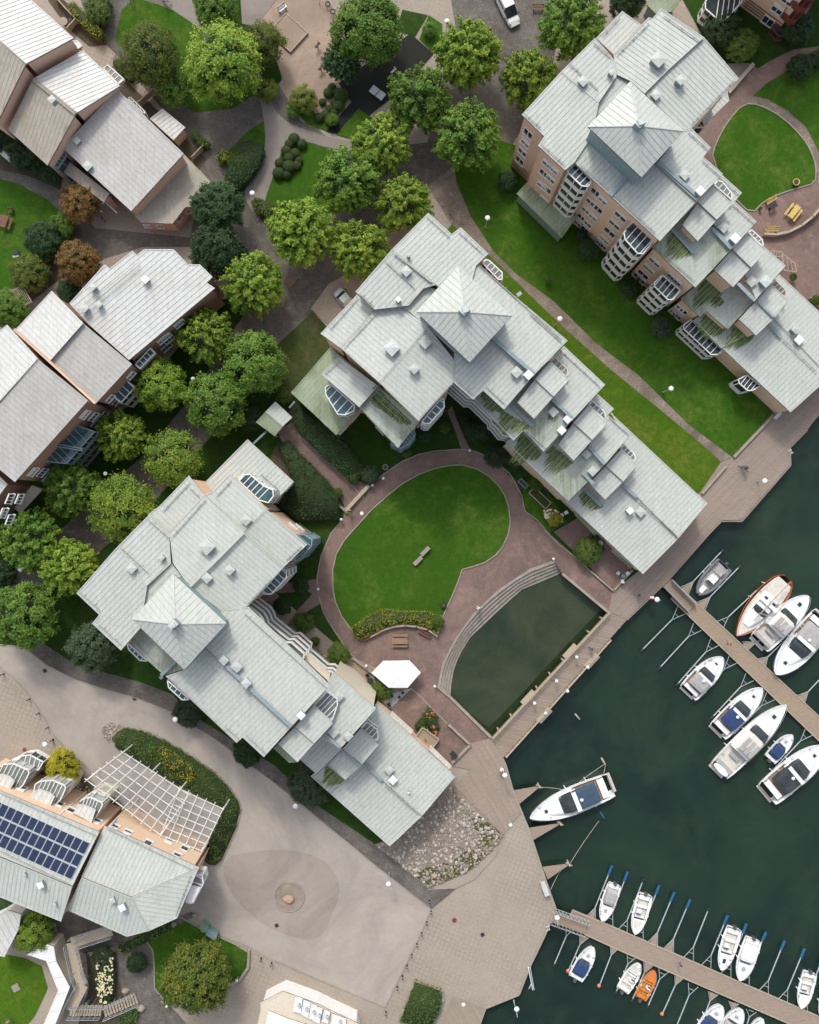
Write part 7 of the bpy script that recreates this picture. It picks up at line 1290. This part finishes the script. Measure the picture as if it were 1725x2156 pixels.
# tables and benches
def box_part(name, boxes, mat, o):
    k = MB()
    for c_, d_ in boxes: k.box(c_, d_)
    return k.build(name, M[mat], o)
def picnic(t, p, rz, label, mat, L_=1.8, g=None):
    q = P(t, p, .1); o = thing('picnic_table', label, 'picnic table', (q.x, q.y, .1), rz, g); k = MB()
    for i in range(5): k.box((0, -.32 + .16 * i, .74), (L_, .14, .04))
    k.build('tabletop', M[mat], o)
    for s in (-1, 1): k = MB(); k.box((0, s * .68, .45), (L_, .13, .04)); k.box((0, s * .83, .45), (L_, .13, .04)); k.build('seat', M[mat], o)
    for s in (-1, 1): k = MB(); k.bar((s * L_ * .38, -.5, 0), (s * L_ * .38, .15, .72), .07); k.bar((s * L_ * .38, .5, 0), (s * L_ * .38, -.15, .72), .07); k.bar((s * L_ * .38, -.8, .42), (s * L_ * .38, .8, .42), .06); k.build('leg', M[mat], o)
def bench(t, p, rz, label, mat='wood', L_=1.7, back=True, z=.1):
    q = P(t, p, z); o = thing('bench', label, 'bench', (q.x, q.y, z), rz, 'garden benches'); k = MB()
    for i in range(3): k.box((0, -.16 + .16 * i, .44), (L_, .13, .04))
    k.build('seat', M[mat], o)
    if back: k = MB(); k.box((0, .28, .65), (L_, .04, .12)); k.box((0, .32, .82), (L_, .04, .12)); k.build('backrest', M[mat], o)
    for s in (-1, 1): k = MB(); k.box((s * L_ * .4, 0, .21), (.07, .4, .42)); k.box((s * L_ * .4, .28, .43), (.07, .06, .86)) if back else None; k.build('leg', M['dark'], o)
def ang(dx, dy): return math.atan2(-dy, dx)
picnic('12', (783, 880), 0, 'brown picnic table in front of the golden hedge', 'wood', 2.2); picnic('20', (1555, 1338), ang(1, -1.3), 'yellow picnic table inside the curved wooden wall', 'wood_yellow', 2.0); picnic('00', (42, 1398), ang(.35, -1), 'reddish picnic table on the left lawn', 'wood_red', 1.7)
for a in (('20', (1418, 1262), ang(1, -.62), 'yellow bench beside the dark grill table', 'wood_yellow', 1.7), ('20', (1418, 1447), 0, 'yellow bench against the curved wooden wall', 'wood_yellow', 1.8), ('12', (600, 852), ang(1, -.5), 'brown bench at the left end of the golden hedge', 'wood_red', 1.9), ('12', (935, 835), ang(1, .5), 'brown bench at the right end of the golden hedge', 'wood_red', 1.9),
          ('11', (112, 208), ang(1, -1.1), 'wooden bench on the paving near the small parked car', 'wood', 2.0), ('10', (1650, 60), 0, 'wooden bench at the top right of the van street', 'wood', 1.7), ('10', (50, 62), ang(1, -.8), 'grey bench above the sandbox', 'steel', 1.3), ('03', (620, 1260), ang(1, -.35), 'pale slatted bench in the dark yard at lower left', 'wood_pale', 2.4), ('03', (330, 1140), ang(.3, -1), 'dark bench under the roof corner at lower left', 'dark', 2.0), ('00', (76, 1330), 0, 'red lawn chair above the picnic table', 'wood_red', .6)):
    bench(*a)
q = P('20', (1425, 1305), .1); o = thing('grill_table', 'dark grey grill table between the two yellow benches', 'table', (q.x, q.y, .1), ang(1, -.7)); box_part('tabletop', [((0, 0, .75), (1.1, .6, .06))], 'dark', o); box_part('leg', [((-.4, 0, .36), (.08, .4, .72)), ((.4, 0, .36), (.08, .4, .72))], 'dark', o)
q = P('00', (115, 1595), .1); o = thing('barbecue', 'black barbecue grill with side shelf at the edge of the left lawn', 'barbecue', (q.x, q.y, .05), .2); k = MB(); k.box((0, 0, .8), (.75, .55, .3)); k.build('grill_box', M['dark'], o); k = MB(); k.box((-.1, -.45, .75), (.9, .3, .05)); k.box((0, 0, .3), (.7, .5, .6)); k.build('cart', M['steel'], o)
# sculpture bench on the oval lawn
q = P('12', (920, 350), .14); o = thing('stone_sculpture', 'pale stone sculpture of two offset slabs lying on the oval lawn', 'sculpture', (q.x, q.y, .14), ang(1, -1)); box_part('slab', [((-.85, -.12, .25), (1.5, .55, .5))], 'stone', o); box_part('slab', [((.85, .12, .3), (1.5, .55, .6))], 'stone', o); box_part('link', [((0, .0, .18), (.4, .3, .3))], 'stone', o)
# tent
q = PP('12', [(680, 1010), (845, 1008), (915, 1083), (832, 1178), (715, 1178), (606, 1085)], 2.5); ce = sum(q, Vector()) / 6; o = thing('party_tent', 'white six sided tent canopy over the garden terrace', 'tent', (0, 0, 0)); k = MB(); ap = ce + Vector((0, 0, .45)); M['tent'] = simple('white_tent_fabric', (.80, .82, .83), .6, .05, .8)
for i in range(6): k.face([q[i], q[(i + 1) % 6], ap]); a, b_ = q[i], q[(i + 1) % 6]; k.quad(a - Vector((0, 0, .25)), b_ - Vector((0, 0, .25)), b_, a)
k.build('canopy', M['tent'], o); k = MB()
for v in q: k.bar((v.x, v.y, .05), v - Vector((0, 0, .02)), .06)
k.build('poles', M['steel'], o)
def patio(t, p, label, r, mat, rz=0, chairs=3, cmat='dark', square=False):
    q = P(t, p, .15); o = thing('garden_table', label, 'table', (q.x, q.y, .14), rz, None); k = MB()
    if square: k.box((0, 0, .72), (r * 2.6, r * 1.7, .05))
    else: k.lathe((0, 0, .70), [(r, 0), (r, .04)], 20)
    k.build('tabletop', M[mat], o); k = MB(); k.tube((0, 0, 0), (0, 0, .7), .05); k.lathe((0, 0, 0), [(.28, 0), (.25, .04)], 12); k.build('leg', M['dark'], o)
    for i in range(chairs):
        a = rz + .5 + i * 2 * math.pi / chairs; d = r + .42; c_ = thing('garden_chair', '%s %s chair around the %s' % (('nearest', 'next', 'third', 'fourth', 'fifth')[i], {'dark': 'black', 'white': 'white', 'steel': 'grey'}[cmat], label), 'chair', (q.x + d * math.cos(a), q.y + d * math.sin(a), .14), a + math.pi / 2, 'garden chairs')
        box_part('seat', [((0, 0, .42), (.45, .45, .05))], cmat, c_); box_part('backrest', [((0, -.22, .68), (.45, .05, .45))], cmat, c_)
        for sx in (-1, 1):
            for sy in (-1, 1): box_part('leg', [((sx * .19, sy * .19, .2), (.04, .04, .4))], cmat, c_)
patio('12', (695, 1245), 'round beige table on the grey deck', .5, 'wood_pale', chairs=4); patio('12', (1120, 1590), 'black table on the red patio', .42, 'dark', ang(1, 1) , chairs=0, square=True); patio('12', (910, 1515), 'small white table in the wooden nook', .22, 'white', chairs=2); patio('22', (488, 475), 'small blue grey round table at the yard end', .3, 'teal', chairs=3, cmat='white')
patio('22', (345, 270), 'grey table in the waterfront hedge patio', .4, 'vent', chairs=4); patio('00', (410, 152), 'round pinkish table on the row house terrace', .6, 'stone', chairs=2); patio('22', (105, 95), 'grey patio table by the cream flowers', .3, 'vent', chairs=3, cmat='white'); patio('21', (10, 1500), 'dark terrace table under the eave', .35, 'dark', chairs=3); patio('12', (600, 1130), 'dark table half under the tent', .45, 'dark', chairs=4)
# raised planters, plant pots
def planter(t, p, d, rz, label, mat='wood_pale', fill='soil', h=.45):
    q = P(t, p, 0); o = thing('planter', label, 'planter', (q.x, q.y, .1), rz); k = MB(); w2, l2_ = d[0] / 2, d[1] / 2
    for s in (-1, 1): k.box((s * w2, 0, h / 2), (.1, d[1] + .1, h)); k.box((0, s * l2_, h / 2), (d[0] - .1, .1, h))
    k.build('box', M[mat], o); box_part('filling', [((0, 0, h * .4), (d[0] - .12, d[1] - .12, h * .7))], fill, o)
planter('11', (1660, 1555), (3.2, 1.1), ang(1, .95), 'long raised wooden planter at the garden terrace', 'wood_pale', 'weedy'); planter('11', (1555, 1465), (1.4, .6), ang(1, .95), 'small grey planter beside the ring path', 'teal'); planter('12', (950, 1490), (2.8, 2.0), ang(1, .75), 'open wooden nook enclosure by the mixed flower bed', 'wood_pale', 'dock', 1.0)
planter('10', (85, 212), (4.1, 3.6), ang(1, .9), 'square wooden sandbox filled with tan sand on the playground', 'wood_pale', 'sand', .3)
for i, (t, p, r, l, m_) in enumerate([('11', (693, 1363), .42, 'round stone ring planter on the shaded lawn', 'stone'), ('12', (1058, 658), .42, 'dark round pot at the lower right of the oval lawn', 'dark'), ('20', (1572, 1150), .48, 'orange rimmed round pot on the north east lawn', 'wood_yellow'), ('12', (780, 1232), .2, 'small pot with a plant on the deck edge', 'dark'), ('12', (802, 1205), .2, 'second small pot beside the first on the deck edge', 'dark'), ('20', (1350, 1315), .2, 'purple flower pot by the yellow bench', 'dark')]):
    q = P(t, p, .1); o = thing('plant_pot', l, 'pot', (q.x, q.y, .1)); k = MB(); k.lathe((0, 0, 0), [(r * .7, 0), (r, .5), (r, .55), (r * .82, .55), (r * .8, .4)], 18); k.build('pot', M[m_], o, True); k = MB(); k.lathe((0, 0, .38), [(r * .8, 0), (r * .7, .06), (r * .3, .1)], 12); k.build('soil_filling', M['soil' if i < 3 else 'leaf_hedge'], o)
# litter and cabinets
for (t, p, d, rz, l, m_) in [('03', (1293, 1095), (1.1, .8, 1.2), ang(1, .6), 'green electrical cabinet beside its grey neighbour', 'leaf_c'), ('03', (1340, 1138), (1.4, .9, 1.1), ang(1, .6), 'grey green electrical cabinet next to the square', 'teal'), ('21', (1448, 1042), (1.1, .35, 1.0), ang(1, -1), 'pale grey sign cabinet at the end of the tall block', 'vent'), ('13', (1690, 865), (.6, 1.6, 1.0), ang(1, -.0) + .35, 'white and grey service cabinet on the quay edge', 'vent')]:
    if m_ == 'leaf_c': M['leaf_c'] = simple('green_cabinet_paint', (.16, .27, .20), .5)
    q = P(t, p, 0); o = thing('utility_cabinet', l, 'cabinet', (q.x, q.y, 0), rz); box_part('housing', [((0, 0, d[2] / 2), d)], m_, o); box_part('lid', [((0, 0, d[2] + .03), (d[0] + .1, d[1] + .1, .06))], m_, o); box_part('door', [((0, -d[1] / 2 - .01, d[2] / 2), (d[0] * .8, .02, d[2] * .8))], m_, o)
for (t, p, l) in [('13', (12, 1105), 'square drain grate left of the stone circle'), ('02', (283, 1070), 'square drain grate on the road near the left lawn'), ('02', (846, 1245), 'square drain grate at the kerb'), ('13', (1302, 1163), 'square drain cover on the quay paving')]:
    q = P(t, p, 0); o = thing('drain_grate', l, 'drain', (q.x, q.y, .085), .4, 'drains and manholes'); box_part('grate', [((0, 0, 0), (.5, .5, .02))], 'dark', o)
for (t, p, l, r, m_) in [('13', (1125, 1072), 'large round reddish manhole cover on the quay', .33, 'redmetal'), ('13', (162, 1488), 'round manhole left above the roof terrace', .2, 'redmetal'), ('13', (358, 1587), 'round manhole right above the roof terrace', .22, 'redmetal'), ('z8', (245, 120), 'brown manhole on the left square', .28, 'redmetal'), ('12', (545, 83), 'round white sign painted on the path near the hi-vis walker', .26, 'white')]:
    q = P(t, p, 0); k = MB(); k.lathe((q.x, q.y, .10), [(r, 0), (r, .012)], 20); tag(k.build('manhole_cover', M[m_]), l, 'manhole', 'drains and manholes')
for (p, l) in [((1478, 476), 'white square lid at the boardwalk end'), ((1183, 1602), 'white square lid near the planter boardwalk')]:
    q = P('13', p, .13); k = MB(); k.box((q.x, q.y, .14), (.45, .45, .05), .5); tag(k.build('service_lid', M['white']), l, 'lid')
q = P('03', (100, 1498), .1); k = MB(); k.box((q.x, q.y, .1), (1.0, 1.0, .08), .5); tag(k.build('stone_slab', M['stone']), 'square stone slab set in the lower left lawn', 'slab')
# entrance ramp walls, playground
wallrun('ramp_wall', 'pale double timber ramp wall at the courtyard entrance', D('11', [(445, 1635), (592, 1475)]), .7, .5, M['wood_pale']); wallrun('ramp_wall', 'short pale wall closing the entrance steps', D('11', [(395, 1595), (455, 1650)]), .5, .25, M['stone'])
wallrun('ramp_wall', 'pale ramp wall under the upper right block corner', D('20', [(1150, 590), (1305, 410)]), .6, .5, M['wood_pale'])
o = thing('swing_set', 'grey swing frame with two black tyre seats at the top of the sand', 'swing'); a, b_ = P('10', (300, -60), 2.3), P('10', (380, 60), 2.3); k = MB(); k.tube(a, b_, .06)
for e_ in (a, b_):
    for s in (-1, 1): d = Vector((1, .7, 0)).normalized() * .9 * s; k.tube(e_, Vector((e_.x, e_.y, 0)) + d, .05)
k.build('frame', M['steel'], o)
for f in (.3, .7):
    c_ = a.lerp(b_, f); k = MB(); 
    for j in range(12): t0, t1 = j * math.pi / 6, (j + 1) * math.pi / 6; k.tube(Vector((c_.x + .32 * math.cos(t0), c_.y + .32 * math.sin(t0), .5)), Vector((c_.x + .32 * math.cos(t1), c_.y + .32 * math.sin(t1), .5)), .08)
    k.tube((c_.x, c_.y, .5), c_, .015); k.build('tyre_seat', M['dark'], o)
for (p, l) in [((745, 460), 'small white spring toy on the black play mat'), ((290, 440), 'dark play pole at the lower sand'), ((270, 300), 'dark rocking toy in the middle of the sand')]:
    q = P('10', p, .1); o = thing('play_equipment', l, 'play equipment', (q.x, q.y, .1), .8); k = MB(); k.tube((0, 0, 0), (0, 0, .6), .08); k.build('spring', M['dark'], o); k = MB(); k.box((0, 0, .7), (.9, .25, .2)); k.box((.35, 0, .9), (.1, .6, .08)); k.build('seat', M['white' if 'white' in l else 'dark'], o)
q = P('10', (645, 598), .1); o = thing('table_tennis_table', 'grey concrete table tennis table on the black mat', 'table', (q.x, q.y, .1), ang(1, .75)); box_part('tabletop', [((0, 0, .76), (2.2, 1.1, .06))], 'vent', o); box_part('leg', [((-.8, 0, .36), (.15, .8, .72))], 'concrete', o); box_part('leg', [((.8, 0, .36), (.15, .8, .72))], 'concrete', o); box_part('net', [((0, 0, .87), (.02, 1.1, .14))], 'dark', o)
# wooden arbours
def arbour(t, quad, label, z=2.3, n=7):
    o = thing('wooden_trellis', label, 'trellis'); q = PP(t, quad, z); k = MB()
    for i in range(4): k.bar(q[i], q[(i + 1) % 4], .1, .12); k.bar((q[i].x, q[i].y, 0), q[i], .1)
    k.build('frame', M['wood_pale'], o); k = MB()
    for i in range(1, n): k.bar(q[0].lerp(q[1], i / n) + Vector((0, 0, .1)), q[3].lerp(q[2], i / n) + Vector((0, 0, .1)), .06, .06)
    k.build('slats', M['wood_pale'], o)
arbour('01', [(75, 255), (140, 225), (200, 325), (135, 360)], 'pale wooden arbour beside the yellow green bush'); arbour('01', [(-40, 290), (70, 250), (80, 275), (-30, 320)], 'low pale wooden fence trellis at the left edge', 1.3)
arbour('z4', [(1180, 290), (1300, 310), (1290, 370), (1170, 350)], 'small wooden trellis against the stepped roof', 1.6, 4); arbour('z4', [(1300, 330), (1440, 440), (1465, 540), (1320, 520)], 'larger wooden trellis beside the red yard', 1.6, 3)
arbour('20', [(1425, 1570), (1480, 1565), (1590, 1650), (1540, 1690)], 'thin wooden frame at the right of the stepped roof', 1.4, 3) if False else None
def fencerun(t, pts, label, h=1.2, mat='wood_pale'):
    o = thing('fence', label, 'fence', group='garden fences'); q = PP(t, pts, 0); k = MB()
    for i in range(len(q) - 1): a, b_ = q[i], q[i + 1]; k.bar(a + Vector((0, 0, h * .55)), b_ + Vector((0, 0, h * .55)), .06, h * .9); k.bar(a + Vector((0, 0, h)), b_ + Vector((0, 0, h)), .12, .05)
    k.build('panel', M[mat], o); k = MB()
    for v in q: k.bar(v, v + Vector((0, 0, h + .08)), .12)
    k.build('post', M[mat], o)
fencerun('00', [(360, 0), (440, 90), (500, 150)], 'pale fence along the row house terrace at the top'); fencerun('00', [(495, 142), (440, 205)], 'short divider fence below the round table'); fencerun('00', [(885, 670), (980, 585), (1095, 690)], 'pale fence enclosing the dark yard by the porch', 1.4); fencerun('00', [(1215, 1005), (1285, 935)], 'short pale fence beside the box hedge')
fencerun('12', [(475, 1100), (550, 1190), (640, 1280)], 'wooden fence with towels between the balconies and the terrace', 1.0, 'wood_yellow'); fencerun('z4', [(1600, 850), (1725, 960)], 'low fence by the lower right yard', .8)
# lower-left stairs and bridge
o = thing('wooden_stairs', 'pale wooden stairs with railings zigzagging down at the lower left', 'stairs')
for (a, b_, z0, z1, n) in (((440, 1640), (640, 1640), 2.6, 1.4, 12), ((650, 1650), (860, 1560), 1.4, .1, 12)):
    k = MB(); A_, B_ = P('03', a, z0), P('03', b_, z1)
    for i in range(n): c_ = A_.lerp(B_, (i + .5) / n); d = (B_ - A_); d.z = 0; k.box(c_, (d.length / n * .8, 1.5, .08), math.atan2(d.y, d.x))
    k.build('treads', M['wood_pale'], o); d = (B_ - A_).normalized(); s = Vector((-d.y, d.x, 0)) * .8; k = MB()
    for sg in (-1, 1):
        k.bar(A_ + s * sg + Vector((0, 0, 1)), B_ + s * sg + Vector((0, 0, 1)), .08); k.bar(A_ + s * sg + Vector((0, 0, .5)), B_ + s * sg + Vector((0, 0, .5)), .05)
        for i in range(7): c_ = A_.lerp(B_, i / 6) + s * sg; k.bar(Vector((c_.x, c_.y, 0)), c_ + Vector((0, 0, 1)), .06)
    k.build('railing', M['steel'], o)
o = thing('walkway', 'long ramp walkway with grey railings beside the gallery', 'walkway'); pts_ = PP('03', [(700, 1135), (450, 1215), (490, 1400), (520, 1480), (440, 1640)], 2.6); k = MB(); kr = MB()
for i in range(len(pts_) - 1):
    a, b_ = pts_[i], pts_[i + 1]; d = (b_ - a).normalized(); s = Vector((-d.y, d.x, 0)) * .75; k.bar(a - Vector((0, 0, .01 * i)), b_ - Vector((0, 0, .01 * i)), 1.5, .12)
    for sg in (-1, 1):
        kr.bar(a + s * sg + Vector((0, 0, 1)), b_ + s * sg + Vector((0, 0, 1)), .07); kr.bar(a + s * sg + Vector((0, 0, .5)), b_ + s * sg + Vector((0, 0, .5)), .05)
        for j in range(6): c_ = a.lerp(b_, j / 6) + s * sg; kr.bar(c_, c_ + Vector((0, 0, 1)), .05)
k.build('deck', M['wood_pale'], o); kr.build('railing', M['steel'], o); k = MB()
for v in pts_: k.bar((v.x, v.y, 0), v, .15)
k.build('posts', M['concrete'], o)
# lifebuoys
for (t, p, l) in (('22', (675, 610), 'red and white lifebuoy on its post by the upper gangway'), ('13', (1424, 130), 'red and white lifebuoy on the quay corner post')):
    q = P(t, p, 1.2); o = thing('lifebuoy', l, 'lifebuoy', (q.x, q.y, 0), 0, 'lifebuoys on the quay'); k = MB(); k.tube((0, 0, 0), (0, 0, 1.3), .05); k.box((0, 0, 1.2), (.5, .25, .6)); k.build('post', M['white'], o); M['lred'] = simple('lifebuoy_red', (.6, .06, .04), .5)
    for j in range(12):
        t0, t1 = j * math.pi / 6, (j + 1) * math.pi / 6; k = MB() if j % 6 == 0 else k; k.tube((.33 * math.cos(t0), -.18, 1.2 + .33 * math.sin(t0)), (.33 * math.cos(t1), -.18, 1.2 + .33 * math.sin(t1)), .07)
        if j % 6 == 5: k.build('ring_half', M['lred' if j < 6 else 'white'], o)
# vehicles
def car(t, nose, tail, wid, label, name='parked_car', van=False, body='white'):
    A_, B_ = P(t, tail, .8), P(t, nose, .8); L_ = (B_ - A_).length; c0 = (A_ + B_) / 2; o = thing(name, label, 'van' if van else 'car', (c0.x, c0.y, 0), math.atan2((B_ - A_).y, (B_ - A_).x)); hw = wid / 2; h_ = 1.9 if van else 1.45
    def loft(nm, secs, mat, par=o):
        k = MB(); R_ = [[(x, -w_, zb), (x, -w_, zb + (zt - zb) * .6), (x, -w_ * .85, zt), (x, w_ * .85, zt), (x, w_, zb + (zt - zb) * .6), (x, w_, zb)] for x, w_, zb, zt in secs]
        for i in range(len(R_) - 1):
            for j in range(6): k.quad(R_[i][j], R_[i + 1][j], R_[i + 1][(j + 1) % 6], R_[i][(j + 1) % 6])
        k.face(R_[0]); k.face(R_[-1]); return k.build(nm, M[mat], par, False)
    x0 = -L_ / 2; loft('body', [(x0, hw * .9, .35, .85), (x0 + .15, hw * .98, .3, .98), (x0 + L_ * .3, hw, .28, 1.0), (x0 + L_ * .7, hw, .28, .98), (x0 + L_ * .9, hw * .93, .3, .85), (x0 + L_, hw * .72, .4, .62)], body)
    if van: cab = [(x0 + .1, hw * .88, .9, h_ - .1), (x0 + .4, hw * .9, .9, h_), (x0 + L_ * .62, hw * .9, .9, h_)]; gx = (x0 + L_ * .62, x0 + L_ * .80)
    else: cab = [(x0 + L_ * .1, hw * .8, .9, 1.15), (x0 + L_ * .22, hw * .82, .9, h_), (x0 + L_ * .55, hw * .84, .9, h_)]; gx = (x0 + L_ * .55, x0 + L_ * .73)
    loft('cabin', cab, body); loft('windscreen', [(gx[0] + .005, hw * .84, .92, h_ - .03), (gx[1], hw * .86, .9, 1.0)], 'winglass')
    k = MB()
    for s in (-1, 1): k.box((x0 + L_ * .38, s * hw * .87, 1.12 if not van else 1.4), (L_ * .42, .06, .3 if not van else .4))
    k.build('side_windows', M['winglass'], o)
    for fx in (.2, .8):
        for s in (-1, 1): w0 = MB(); w0.tube((x0 + L_ * fx, s * (hw - .1) - .1, .32), (x0 + L_ * fx, s * (hw - .1) + .1, .32), .32, .32, 16); wo = w0.build('wheel', M['dark'], o); w0 = MB(); w0.tube((x0 + L_ * fx, s * (hw + .005) - .01, .32), (x0 + L_ * fx, s * (hw + .005) + .01, .32), .18, .18, 12); w0.build('rim', M['steel'], wo)
    for s in (-1, 1):
        k = MB(); k.box((x0 + L_ * .93, s * hw * .68, .70), (.28, .22, .14)); k.build('headlight', M['glass_pale'], o); k = MB(); k.box((gx[1] - .15, s * (hw + .1), 1.05), (.12, .2, .15)); k.build('mirror', M['dark'], o)
    return o
v_ = car('10', (1512, 155), (1400, -80), 1.9, 'white van with small orange logo on its bonnet parked at the top edge', 'parked_van', True)
k = MB(); L2 = (P('10', (1512, 155), .8) - P('10', (1400, -80), .8)).length; k.box((L2 / 2 - .62, -.3, .80), (.35, .32, .02)); M['ologo'] = simple('orange_logo', (.62, .22, .14), .5); k.build('bonnet_logo', M['ologo'], v_)
car('11', (385, 250), (470, 340), 1.7, 'silver car half hidden under the central block eave', 'parked_car', body='vent')
# people
SKIN = simple('skin', (.45, .28, .2), .6, .05)
def person(t, p, rz, top, legs, hair, label, stride=.25, arms=(.25, -.2), lean=0.0, seat=False, z=.08):
    q = P(t, p, z); o = thing('person', label, 'person', (q.x, q.y, z), rz, 'people walking'); hp = .92
    pts = [(0, 0, hp), (0, 0 + lean * .4, 1.15), (0, lean * .8, 1.42), (0, lean * .9, 1.52), (0, lean, 1.60), (0, lean + .02, 1.70), (0, lean, 1.78)]; rad = [.15, .13, .15, .06, .085, .10, .06]; ed = [(i, i + 1) for i in range(6)]
    def add(par, chain):
        i = par
        for pt, r in chain: pts.append(pt); rad.append(r); ed.append((i, len(pts) - 1)); i = len(pts) - 1
    for s, fw in ((-1, stride), (1, -stride)):
        if seat: add(0, [((s * .1, .05, hp - .03), .10), ((s * .13, .42, hp - .12), .075), ((s * .13, .36, .45), .055), ((s * .13, .38, .12), .04), ((s * .13, .54, .08), .035)])
        else: add(0, [((s * .09, 0, hp - .05), .10), ((s * .10, fw * .7, .50), .07), ((s * .10, fw, .09), .045), ((s * .10, fw + .16, .05), .035)])
    for s, fw in ((-1, arms[0]), (1, arms[1])): add(2, [((s * .19, lean * .8, 1.40), .06), ((s * .25, fw * .5 + lean * .7, 1.13), .045), ((s * .25, fw + lean * .6, .92), .035), ((s * .25, fw + .06 + lean * .6, .86), .03)])
    me = bpy.data.meshes.new('body'); me.from_pydata(pts, ed, []); b_ = bpy.data.objects.new('body', me); C.objects.link(b_); b_.parent = o; sk = b_.modifiers.new('skin', 'SKIN')
    for i, sv_ in enumerate(me.skin_vertices[0].data): sv_.radius = (rad[i], rad[i] * .85); sv_.use_root = (i == 0)
    b_.modifiers.new('sub', 'SUBSURF').levels = 1
    dg = bpy.context.evaluated_depsgraph_get(); dg.update(); me2 = bpy.data.meshes.new_from_object(b_.evaluated_get(dg)); b_.modifiers.clear(); b_.data = me2; me2.materials.clear()
    for m_ in (SKIN, simple('top_cloth', top, .8), simple('trousers', legs, .8)): me2.materials.append(m_)
    for f in me2.polygons: c_ = f.center; f.material_index = 0 if c_.z > 1.5 or (abs(c_.x) > .2 and c_.z < 1.02) else (1 if c_.z > .93 else 2); f.use_smooth = True
    k = MB(); k.lathe((0, lean - .02, 1.68), [(.105, -.04), (.12, .03), (.105, .1), (.05, .145)], 10); k.build('hair', simple('hair', hair, .9), o, True); return o
dk = (.03, .025, .02); br_ = (.14, .08, .04)
person('22', (582, 590), R(-120), (.06, .07, .10), (.45, .25, .25), br_, 'woman in dark top walking on the boardwalk near the lifebuoy'); person('22', (287, 925), R(-150), (.10, .13, .22), (.04, .05, .09), dk, 'person in blue on the middle of the footbridge'); person('22', (1142, 892), R(150), (.33, .27, .2), (.12, .09, .07), br_, 'person in beige walking on the upper pontoon')
person('12', (472, 72), R(80), (.62, .70, .05), (.04, .05, .08), dk, 'worker in yellow hi-vis vest at the courtyard entrance'); person('03', (75, 1680), R(20), (.35, .18, .16), (.10, .08, .10), br_, 'person in a reddish top in the lower left corner', .1); person('23', (838, 1320), R(-70), (.12, .12, .13), (.25, .27, .3), dk, 'person in dark clothes walking along the lower pontoon')
person('00', (832, 12), R(90), (.08, .08, .09), (.04, .04, .05), dk, 'person in black at the top edge of the first lawn')
person('12', (1278, 676), R(60), (.70, .70, .68), (.55, .55, .55), br_, 'person in white sitting on the terraced steps', seat=True, z=-.5)
# cyclists
def bicycle(t, p, rz, label):
    q = P(t, p, .09); o = thing('bicycle', label, 'bicycle', (q.x, q.y, .09), rz, 'bicycles'); 
    for y_ in (-.52, .52):
        k = MB()
        for j in range(16): t0, t1 = j * math.pi / 8, (j + 1) * math.pi / 8; k.tube((0, y_ + .33 * math.cos(t0), .34 + .33 * math.sin(t0)), (0, y_ + .33 * math.cos(t1), .34 + .33 * math.sin(t1)), .025, .025, 5)
        k.build('wheel', M['dark'], o)
    k = MB()
    for a, b_ in (((0, -.52, .34), (0, -.1, .3)), ((0, -.1, .3), (0, .4, .8)), ((0, -.1, .3), (0, -.25, .85)), ((0, -.25, .78), (0, .42, .85)), ((0, .52, .34), (0, .4, .98))): k.tube(a, b_, .025, .025, 6)
    k.build('frame', M['steel'], o); k = MB(); k.bar((-.28, .36, 1.0), (.28, .36, 1.0), .04); k.build('handlebar', M['dark'], o); k = MB(); k.box((0, -.27, .88), (.15, .28, .06)); k.build('saddle', M['dark'], o)
bicycle('21', (1243, 1372), R(60), 'dark bicycle being ridden on the boardwalk point'); person('21', (1252, 1372), R(60) , (.05, .05, .07), (.05, .05, .06), dk, 'cyclist in black riding across the boardwalk point', seat=True, arms=(.35, .35), lean=.12, z=.1)
bicycle('00', (1052, 22), R(60), 'dark bicycle ridden at the top edge footpath'); person('00', (1046, 18), R(60), (.06, .07, .10), (.05, .05, .06), dk, 'cyclist in dark clothes on the footpath at the top', seat=True, arms=(.35, .35), lean=.12, z=.1)
bicycle('00', (645, 1372), R(40), 'light bicycle parked on the dark paving below the row house')
# left edge curved canopy and bins
q = P('00', (50, 975), 2.2); o = thing('glass_canopy', 'small curved glass canopy among dark bushes at the left edge', 'canopy', (q.x, q.y, 0), ang(1, .8)); k = MB()
for i in range(8): a0, a1 = math.pi * i / 8, math.pi * (i + 1) / 8; k.quad((-1.2, .55 * math.cos(a0), 2 + .4 * math.sin(a0)), (1.2, .55 * math.cos(a0), 2 + .4 * math.sin(a0)), (1.2, .55 * math.cos(a1), 2 + .4 * math.sin(a1)), (-1.2, .55 * math.cos(a1), 2 + .4 * math.sin(a1)))
k.build('curved_roof', M['vent'], o); k = MB(); [k.bar((sx * 1.15, sy * .5, 0), (sx * 1.15, sy * .5, 2), .07) for sx in (-1, 1) for sy in (-1, 1)]; k.build('posts', M['steel'], o)
